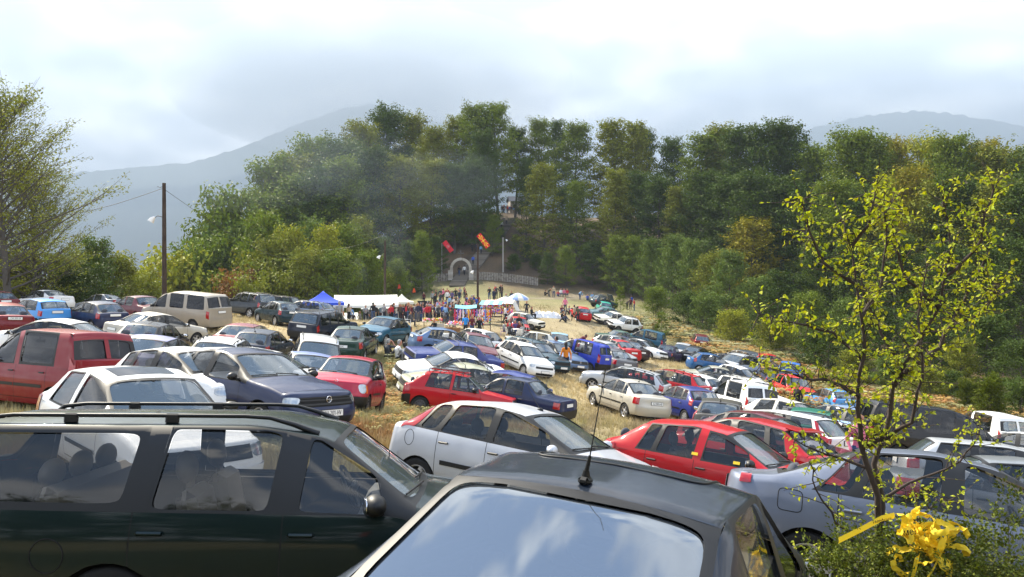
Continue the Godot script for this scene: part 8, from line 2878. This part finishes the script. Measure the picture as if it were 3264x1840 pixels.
func poles() -> void:
	var concrete := rough_mat(Color(0.6, 0.58, 0.55), 0.9)
	var p := lamp_pole("tall weathered wooden pole with a lamp standing behind the beige van", -21.3, -45.0, 8.2, M.wood, 6.1, -1.0, 0.07)
	var hk := MB.new()
	hk.tube([V(0, 8.0, 0), V(-0.22, 7.9, 0), V(-0.3, 8.0, 0), V(-0.36, 7.95, 0)], [0.015, 0.015, 0.015, 0.015], 5)
	part("hook", hk, M.steel, p)
	lamp_pole("wooden pole with a lamp rising out of the white marquee's corner", -14.2, -82.0, 9.2, M.wood, 7.5, -1.0, 0.06)
	lamp_pole("grey concrete pole with a lamp behind the blue canopy", -25.3, -95.0, 9.0, concrete, 5.6, 1.0)
	lamp_pole("wooden pole with a flag beside the crowd's slope", -4.1, -88.0, 7.8, M.wood, 4.6, -1.0)
	lamp_pole("grey pole with a lamp above the rubble wall", -1.6, -131.0, 6.2, concrete, 5.8, 1.0)
	wire("slack wire from the tall wooden pole into the half bare tree", V(-21.3, 7.4, -45.0), V(-34.0, 5.9, -50.0), 0.5)
	wire("wire from the tall wooden pole to the wood edge", V(-21.3, 7.4, -45.0), V(-28.5, 5.0, -112.0), 2.4)
	wire("wire from the marquee pole towards the concrete pole", V(-14.2, 6.3, -82.0), V(-25.3, 5.0, -95.0), 0.5)
	# the flags
	for f in [[-12.3, -129.0, 6.0, false, "plain metal flagpole with a limp red flag beside the arch"], [-4.05, -88.1, 0.0, true, ""]]:
		var base := spot(f[0], f[1])
		if not f[3]:
			var o := thing("flagpole", f[4], "flagpole", base)
			var b := MB.new()
			b.tube([V(0, -0.2, 0), V(0, f[2], 0)], [0.045, 0.035], 8)
			part("mast", b, M.alloy, o)
		var top: Vector3 = base + V(0.08, 6.0 if not f[3] else 8.3, 0)
		if f[3]:
			var sp := thing("flag_staff", "thin slanting flag staff fixed to the wooden pole", "flagpole", base + V(0, 7.3, 0.1))
			var sb := MB.new()
			sb.tube([V(0, -0.2, 0), V(-0.25, 1.5, 0)], [0.02, 0.015], 6)
			part("mast", sb, M.wood, sp)
			top = base + V(-0.2, 8.75, 0.1)
		var fl := thing("flag", "red flag with a pale ring emblem drooping from the metal flagpole" if not f[3] else "red flag with yellow rays drooping from the slanting staff", "flag", top)
		var a := V(0.62, -0.8, 0).normalized()
		var c := V(0.75, 0.58, 0).normalized()
		var ln := 2.2 if not f[3] else 1.9
		var w := 0.85 if not f[3] else 0.62
		var b := MB.new()
		var pts := PackedVector3Array()
		for i in 15:
			for j in 7:
				var t := i / 14.0
				pts.append(a * ln * t + c * w * (j / 6.0) + V(0, 0, 0.09 * sin(t * 7.0 + j * 0.6)))
		b.grid(pts, 15, 7, V(0, 0, 1), false)
		part("cloth", b, dye("cloth", "c41f2e"), fl)
		var e := MB.new()
		if not f[3]:
			var ring := []
			var rad := []
			for i in 15:
				var an := TAU * i / 14
				ring.append(a * (ln * 0.5 + cos(an) * 0.26) + c * (w * 0.5 + sin(an) * 0.26) + V(0, 0, 0.1))
				rad.append(0.025)
			e.tube(ring, rad, 4, false)
			e.ball(a * ln * 0.5 + c * w * 0.5 + V(0, 0, 0.08), V(0.1, 0.1, 0.04), 8, 5)
			part("emblem", e, dye("cloth", "e0a0a0"), fl)
		else:
			var m := a * ln * 0.5 + c * w * 0.5 + V(0, 0, 0.11)
			e.ball(m, V(0.12, 0.12, 0.02), 10, 5)
			for k in 8:
				var an := TAU * k / 8
				var d := a * cos(an) * ln * 0.48 + c * sin(an) * w * 0.48
				var n := V(-d.y, d.x, 0).normalized() * 0.05
				e.flat3(m, m + d + n, m + d - n, V(0, 0, 1))
			part("sun_rays", e, M.yellow, fl)

func tape() -> void:
	# yellow barrier tape knotted into the bush at the foot of the wild pear
	var r := RandomNumberGenerator.new()
	r.seed = 99
	var tm := cloth_mat(Color(0.93, 0.8, 0.16))
	tm.roughness = 0.75
	var base := spot(2.62, -4.75) + V(-0.02, 0.68, 0.0)
	var o := thing("barrier_tape", "crumpled bundle of yellow barrier tape caught in the bush", "barrier tape", base)
	o.scale = V(0.75, 0.75, 0.75)
	for k in 30:
		var b := MB.new()
		var p := V(0.05 + r.randfn(0, 0.12), 0.5 + r.randfn(0, 0.09), 0.15 + r.randfn(0, 0.07))
		var d := (rv(r) * V(1.4, 0.7, 1)).normalized()
		var w := (rv(r)).normalized()
		var pts := PackedVector3Array()
		for i in 14:
			d = (d + rv(r) * 0.95).normalized()
			w = (w + rv(r) * 0.5)
			w = (w - d * w.dot(d)).normalized()
			for j in 3:
				pts.append(p + w * (j - 1) * 0.026 + d.cross(w) * (0.012 if j == 1 else 0.0))
			p += d * 0.034
			p += (V(0.05, 0.5, 0.15) - p) * 0.03
		b.grid(pts, 14, 3, V(0, 0, 1), false)
		part("strip", b, tm, o)
	for s in [[[V(-0.2, 0.68, 0.1), V(-0.32, 0.66, 0.12), V(-0.5, 0.58, 0.15), V(-0.72, 0.5, 0.2)], 0.026], [[V(-0.05, 0.38, 0.2), V(-0.1, 0.2, 0.22), V(-0.1, 0.02, 0.24)], 0.022], [[V(0.16, 0.48, 0.24), V(0.03, 0.28, 0.28), V(-0.1, 0.1, 0.3), V(-0.16, 0.0, 0.3)], 0.016], [[V(0.22, 0.3, 0.2), V(0.2, 0.12, 0.22), V(0.22, 0.0, 0.2)], 0.028]]:
		var b := MB.new()
		var pts := PackedVector3Array()
		for q in s[0]:
			for j in 3:
				pts.append(q + V(0, (j - 1) * s[1], 0.012 if j == 1 else 0.0) + (V((j - 1) * s[1], 0, 0) if absf((s[0][0] - s[0][-1]).x) < 0.2 else Vector3.ZERO))
		b.grid(pts, s[0].size(), 3, V(0, 0, 1), false)
		part("strip", b, tm, o)
	for l in [["Телефони", 0.036, V(-0.33, 0.655, 0.15), 0.2], ["ме!", 0.075, V(-0.16, 0.6, 0.27), 0.12]]:
		var t := MeshInstance3D.new()
		t.mesh = lettering(l[0], l[1], 0.002, M.dark)
		t.name = "lettering"
		t.transform = Transform3D(Basis(Vector3.BACK, l[3]), l[2])
		o.add_child(t, true)

func near_bush() -> void:
	for s in [[2.75, -4.75, 1.05, 0.9, "leafy low bush holding the yellow tape"], [3.25, -4.7, 0.85, 1.2, "low bush beside the one with yellow tape"], [2.3, -4.9, 0.95, 0.8, "small bush at the wild pear's foot"], [3.8, -5.2, 0.7, 1.3, "low bush against the storm blue saloon's door"]]:
		plant("bush", "hedge", int(s[0] * 3) % 2, "hedge", spot(s[0], s[1]), s[2], s[3], s[0] * 3.0, s[4], "bush", "bushes at the foot of the wild pear")
	# tall thin weeds rising before the saloon
	for s in [[3.3, -4.9, 1.5], [3.75, -5.0, 1.5], [4.2, -5.4, 1.3]]:
		plant("weed", "weed", 0, "hedge", spot(s[0], s[1]), s[2], 0.7, s[0], "tall thin weed stem before the storm blue saloon, %s" % ["nearest the tape", "in the middle", "outermost"][int((s[0] - 3.2) / 0.45)], "weed", "tall weeds")

# ---------------------------------------------------------------- everything
func car_pose(o: Node3D, x: float, z: float, yaw: float, k: Dictionary, pitch := 0.0, roll := 0.0, dy := 0.0) -> void:
	var f := Vector3(cos(yaw), 0, -sin(yaw))
	var r := f.cross(Vector3.UP)
	var half: float = k.wb * 0.5
	var c := Vector3(x, 0, z)
	var off: float = k.L * 0.5 - k.fo - half
	var a := c + f * (off + half)
	var b := c + f * (off - half)
	var tr: float = k.W * 0.42
	var yf := (ground((a + r * tr).x, (a + r * tr).z) + ground((a - r * tr).x, (a - r * tr).z)) * 0.5
	var yr := (ground((b + r * tr).x, (b + r * tr).z) + ground((b - r * tr).x, (b - r * tr).z)) * 0.5
	var ys := (ground((c + r * tr).x, (c + r * tr).z) - ground((c - r * tr).x, (c - r * tr).z)) / (2 * tr)
	var fx: Vector3 = (f + Vector3.UP * ((yf - yr) / k.wb + pitch)).normalized()
	var rz := (r + Vector3.UP * (ys + roll)).normalized()
	var up := rz.cross(fx).normalized()
	rz = fx.cross(up)
	if roll > 90.0:
		rz = (r + Vector3.UP * (roll - 99.0)).normalized()
		up = rz.cross(fx)
	o.transform = Transform3D(Basis(fx, up, rz), c + Vector3.UP * ((yf + yr) * 0.5 + dy - 0.012))

func recolor(o: Node, paint: Material, glass: Material) -> void:
	if o is MeshInstance3D:
		for n in o.mesh.get_surface_count():
			var m: Material = o.mesh.surface_get_material(n)
			if m == M.paint:
				o.set_surface_override_material(n, paint)
			elif glass and (m == M.glass or m == M.glass_side) and (o.name.begins_with("side_window") or o.name.begins_with("rear_window") or o.name.begins_with("window")) and (glass != M.glass_mirror or o.name.begins_with("rear")):
				o.set_surface_override_material(n, glass)
	for c in o.get_children():
		recolor(c, paint, glass)

func lettering(text: String, size: float, depth: float, mat: Material) -> TextMesh:
	var t := TextMesh.new()
	var f := SystemFont.new()
	f.font_names = PackedStringArray(["Droid Sans"])
	t.font = f
	t.text = text
	t.font_size = 32
	t.pixel_size = size / 32.0 * 1.0
	t.depth = depth
	t.material = mat
	return t

func dress(o: Node3D, k: Dictionary, e: Dictionary) -> void:
	# what single cars carry: number plates that can be read, badges, loads, stickers
	car_setup(k)
	for c in o.get_children():
		if c.has_meta("face") and e.has("plate"):
			var front: bool = c.get_meta("front")
			var t := MeshInstance3D.new()
			t.mesh = lettering(e.plate, 0.1, 0.004, M.dark)
			t.name = "plate_lettering"
			t.transform = (c.get_meta("face") as Transform3D).translated_local(Vector3(0.01, 0, 0.001)).scaled_local(Vector3(0.82, 1, 1))
			c.add_child(t, true)
	var nose := fascia(true, 1.15, 1.0)
	var badge := MB.new()
	if e.has("vw") or e.has("bolt"):
		var ring := []
		var rad := []
		for i in 17:
			ring.append(nose + Vector3(0.03, -0.03 + cos(TAU * i / 16) * 0.055, sin(TAU * i / 16) * 0.055))
			rad.append(0.008)
		badge.tube(ring, rad, 5, false)
		var lines := [[[-0.04, 0.035], [0.0, -0.045], [0.0, -0.045], [0.04, 0.035]], [[-0.022, 0.05], [0.0, 0.008], [0.0, 0.008], [0.022, 0.05]]] if e.has("vw") else [[[-0.075, -0.012], [0.015, 0.014], [-0.015, -0.014], [0.075, 0.012]]]
		for l in lines:
			for s in [0, 2]:
				badge.tube([nose + Vector3(0.032, -0.03 + l[s][1], l[s][0]), nose + Vector3(0.032, -0.03 + l[s + 1][1], l[s + 1][0])], [0.007, 0.007], 4)
		part("badge", badge, M.chrome, o)
	elif e.has("diamond") or e.has("fiat") or e.has("lion"):
		var p := fascia(true, 1.75, 1.0) + Vector3(0.015, 0, 0)
		var w := 0.045
		var h := 0.065 if e.has("diamond") else 0.04
		badge.tube([p + Vector3(0, h, 0), p + Vector3(0, 0, w), p + Vector3(0, -h, 0), p + Vector3(0, 0, -w), p + Vector3(0, h, 0)], [0.009, 0.009, 0.009, 0.009, 0.009], 5, false)
		part("badge", badge, M.chrome, o)
	if k.rear_inset > 0.1:
		var bar := MB.new()
		var qa: float = k.top[5][0]
		var qb: float = k.top[6][0]
		surf(bar, span(qa, qb, 0.04), [2.93, 2.96, 3.0], 1, 0.012)
		surf(bar, span(qa, qb, 0.04), [2.93, 2.96, 3.0], -1, 0.012)
		part("door_bar", bar, M.paint, o)
	if e.has("sunroof"):
		var sr := MB.new()
		for s in [-1, 1]:
			surf(sr, span(k.top[3][0] + 0.15, k.top[3][0] + 0.65, 0.1), [2.36, 2.6, 3.0], s, 0.006)
		part("sunroof", sr, M.glass_dark, o)
	if e.has("sticker"):
		for p in [[2.28, 1.14], [1.62, 1.14]]:
			var q := S(p[0], p[1])
			var st := MB.new()
			st.box(q + Vector3(0, 0.02, 0.004), Vector3(0.1, 0.045, 0.004), Basis(Vector3.RIGHT, -0.35))
			part("sticker", st, M.yellow, o)
	if e.has("isuzu"):
		var p := fascia(false, 0.82, 1.0)
		var t := MeshInstance3D.new()
		t.mesh = lettering("ISUZU", 0.3, 0.01, M.white)
		t.name = "tailgate_lettering"
		t.transform = Transform3D(Basis(Vector3(0, 0, 1), Vector3(0, 1, 0), Vector3(-1, 0, 0)), p + Vector3(-0.02, 0, 0))
		o.add_child(t, true)
		var ys := MB.new()
		ys.box(fascia(false, 0.82, phi_for(false, 0.82, 0.7)) * Vector3(1, 1, -1) + Vector3(-0.015, 0, 0), Vector3(0.012, 0.4, 0.12))
		part("yellow_stripe", ys, M.yellow, o)
		var bed := MB.new()
		bed.box(Vector3(k.L * 0.5 - 4.0, 1.09, 0), Vector3(1.5, 0.02, 1.35))
		part("load_bed", bed, M.dark, o)
		var bar := MB.new()
		for z in [-0.66, 0.66]:
			bar.tube([Vector3(k.L * 0.5 - 3.3, 1.06, z), Vector3(k.L * 0.5 - 3.3, 1.55, z * 0.95)], [0.03, 0.03], 6)
		bar.tube([Vector3(k.L * 0.5 - 3.3, 1.55, -0.63), Vector3(k.L * 0.5 - 3.3, 1.55, 0.63)], [0.03, 0.03], 6)
		part("roll_bar", bar, M.steel, o)
	if e.has("spoiler"):
		var sp := MB.new()
		var q: float = k.top[5][0]
		var p := S(q, 2.3)
		sp.box(Vector3(p.x - 0.1, p.y + 0.02, 0), Vector3(0.26, 0.035, 1.05), Basis(Vector3.BACK, 0.12), 0.012)
		part("spoiler", sp, M.paint, o)
	if e.has("seat"):
		var p := fascia(false, 1.25, 1.0)
		var t := MeshInstance3D.new()
		t.mesh = lettering("SEAT", 0.09, 0.006, M.chrome)
		t.name = "tail_lettering"
		t.transform = Transform3D(Basis(Vector3(0, 0, 1), Vector3(0, 1, 0), Vector3(-1, 0, 0)), p + Vector3(-0.014, 0, 0))
		o.add_child(t, true)
	if e.has("talllamp"):
		for s in [-1, 1]:
			var tl := MB.new()
			cell(tl, {"b0": k.top[6][0] - 0.16, "t0": k.top[5][0] - 0.02, "b1": k.top[6][0], "t1": k.top[5][0] + 0.1}, s, 0.012, 3, 6)
			part("taillight", tl, M.red, o)
	if e.has("lid"):
		var ld := MB.new()
		ld.box(Vector3(k.L * 0.5 - 0.9, 1.55, 0), Vector3(0.95, 0.05, 1.35), Basis(Vector3.BACK, -1.0), 0.02)
		part("open_lid", ld, M.paint, o)
	if e.has("red_load"):
		var ld := MB.new()
		for i in 7:
			ld.tube([Vector3(k.L * 0.5 - 1.7 - i * 0.18, 1.47, -0.5), Vector3(k.L * 0.5 - 1.75 - i * 0.18, 1.47, 0.5)], [0.02, 0.02], 5)
		part("rack_load", ld, M.paint, o)

var car_protos := {}

func place_car(row: Array, types: Dictionary, lod: int) -> Node3D:
	var e: Dictionary = row[6]
	var key := "%s %d %s %s %s" % [row[0], lod, e.get("rack", 0), e.has("norail"), e.has("ant")]
	var proto: Node3D = car_protos.get(key)
	if proto == null:
		var k: Dictionary = types[row[0]].duplicate()
		if e.has("rack"):
			k.rack = e.rack
		if e.has("norail") or e.has("rack"):
			k.rails = false
		if e.has("ant"):
			k.antenna = k.top[5][0] - 0.12
		proto = car_template(k, lod)
		car_protos[key] = proto
	var o: Node3D = proto.duplicate()
	o.name = numbered("parked_car")
	add_child(o)
	var k: Dictionary = proto.get_meta("k")
	dress(o, k, e)
	recolor(o, paint_of(row[1]), M.glass_dark if e.has("dark_glass") else M.glass_mirror if e.has("mirror_glass") else null)
	var cat: String = {"van": "van", "combi": "van", "pickup": "pickup truck"}.get(row[0], "car")
	tag(o, row[5], cat, "cars parked on the meadow")
	for c in o.get_children():
		c.remove_meta("face")
	o.remove_meta("k")
	car_pose(o, row[2], row[3], deg_to_rad(row[4]), k, e.get("pitch", 0.0), 99.0 + e.flat if e.has("flat") else 0.0, e.get("dy", 0.0))
	return o

func make_cars() -> void:
	var types := car_types()
	for row in CLOSE:
		var o := place_car(row, types, 0)
		near_extras(o, row)
	for row in PARKED:
		place_car(row, types, 0 if Vector2(row[2], row[3]).length() < 42.0 else 1)
	for key in car_protos:
		car_protos[key].free()

func ring_mark(o: Node3D, q: float, r: float, hw: float, hh: float, pw: float, called: String) -> void:
	# the gap round a fuel flap on the car's right side, hw x hh metres
	var b := MB.new()
	var c := S(q, r)
	var up := (S(q, r + 0.05) - S(q, r - 0.05)).normalized()
	var g := Sn(q, r)
	var pts := []
	var rad := []
	for i in 29:
		var v := rounded(i / 28.0, pw) * 2.0 - Vector2.ONE
		var p := S(q - v.x * hw, r + v.y * hh / (S(q, r + 0.5) - S(q, r - 0.5)).length())
		pts.append(p + Sn(q, r) * 0.001)
		rad.append(0.004)
	b.tube(pts, rad, 4, false)
	part(called, b, M.dark, o)

func near_extras(o: Node3D, row: Array) -> void:
	match row[0]:
		"silver_hatch":
			ring_mark(o, 3.62, 0.8, 0.085, 0.085, 2.0, "fuel_flap")
		"dark_wagon":
			ring_mark(o, 3.98, 0.62, 0.1, 0.1, 2.0, "fuel_flap")
			var cr := MB.new()
			var x: float = K.L * 0.5 - 1.95
			cr.tube([Vector3(x, 1.27, 0.02), Vector3(x, 1.12, 0.02)], [0.004, 0.004], 4)
			cr.box(Vector3(x, 1.05, 0.02), Vector3(0.02, 0.15, 0.012))
			cr.box(Vector3(x, 1.075, 0.02), Vector3(0.1, 0.02, 0.012))
			part("hanging_cross", cr, M.dark, o)
		"blue_saloon":
			ring_mark(o, 3.92, 0.83, 0.11, 0.075, 5.0, "fuel_flap")
		"near_dark":
			var gap := MB.new()
			var pan := MB.new()
			var q0: float = K.top[3][0] + 0.12
			var pts := []
			var rad := []
			for i in 41:
				var v := rounded(i / 40.0, 7.0) * 2.0 - Vector2.ONE
				var z := v.x * 0.7
				var p := S(q0 + 0.27 + v.y * 0.27, 3.0 - absf(z))
				p.z *= signf(z)
				pts.append(p + Vector3(0, 0.002, 0))
				rad.append(0.007)
			gap.tube(pts, rad, 5, false)
			part("sunroof_seal", gap, M.plastic, o)
			var an := MB.new()
			var p := S(K.top[5][0] - 0.08, 3.0)
			an.box(p + Vector3(0, 0.012, 0), Vector3(0.075, 0.035, 0.05), Basis.IDENTITY, 0.012)
			an.tube([p + Vector3(0, 0.02, 0), p + Vector3(0, 0.055, 0)], [0.022, 0.014], 8)
			var d := Vector3(-0.05, 1, 0.09).normalized()
			an.tube([p + Vector3(0, 0.05, 0), p + d * 0.12], [0.011, 0.007], 8)
			an.tube([p + d * 0.12, p + d * 0.5], [0.003, 0.002], 6)
			part("antenna", an, M.plastic, o)
			var bl := MB.new()
			var w := S(K.top[5][0] + 0.1, 3.0)
			bl.box(w + Vector3(0.03, -0.035, 0), Vector3(0.03, 0.035, 0.2), Basis(Vector3.BACK, 0.5), 0.005)
			part("brake_light", bl, M.red, o)

func _ready() -> void:
	rng.seed = 20
	var cam := Camera3D.new()
	cam.name = "camera"
	cam.position = Vector3(0, EYE, 0)
	cam.rotation.x = -atan(46.0 / 1850.0)
	cam.fov = rad_to_deg(2.0 * atan(726.0 / 1850.0))
	cam.far = 4000.0
	cam.near = 0.05
	add_child(cam)
	var env := Environment.new()
	env.background_mode = Environment.BG_SKY
	var sky := Sky.new()
	var pano := PanoramaSkyMaterial.new()
	pano.panorama = make_sky()
	sky.sky_material = pano
	env.sky = sky
	env.tonemap_mode = Environment.TONE_MAPPER_LINEAR
	env.tonemap_exposure = 2.05
	env.fog_enabled = true
	env.fog_density = 0.0002
	env.fog_light_color = Color(0.86, 0.92, 1.0)
	env.volumetric_fog_enabled = true
	env.volumetric_fog_density = 0.0
	env.sdfgi_enabled = true
	env.ssao_enabled = true
	env.ssil_enabled = true
	var we := WorldEnvironment.new()
	we.name = "world_environment"
	we.environment = env
	add_child(we)
	var sun := DirectionalLight3D.new()
	sun.name = "sun"
	sun.light_energy = 1.6
	sun.light_color = Color(1.0, 0.96, 0.88)
	sun.light_angular_distance = 0.6
	sun.shadow_enabled = true
	add_child(sun)
	sun.look_at_from_position(Vector3.ZERO, -Vector3(-0.481, 0.695, -0.535))
	make_materials()
	M.pink = cloth_mat(Color(0.86, 0.64, 0.64))
	M.sky_cloth = cloth_mat(Color(0.45, 0.72, 0.8))
	M.stripe = cloth_mat(Color(0.55, 0.64, 0.82))
	M.film = cloth_mat(Color(0.84, 0.83, 0.8))
	M.film_white = cloth_mat(Color(0.9, 0.9, 0.9))
	M.film_white.roughness = 0.4
	M.card = rough_mat(Color(0.72, 0.69, 0.64), 0.9)
	M.carton = rough_mat(Color(0.5, 0.36, 0.22), 0.9)
	M.bark_dark = rough_mat(Color(0.25, 0.21, 0.19), 0.95)
	M.yellow = rough_mat(Color(0.93, 0.78, 0.12), 0.5)
	make_heights()
	make_ground()
	make_mountains()
	make_haze()
	make_trees()
	make_bracken()
	make_near_shrub()
	make_grass()
	make_cars()
	make_people()
	gate()
	poles()
	stalls()
	near_bush()
	tape()
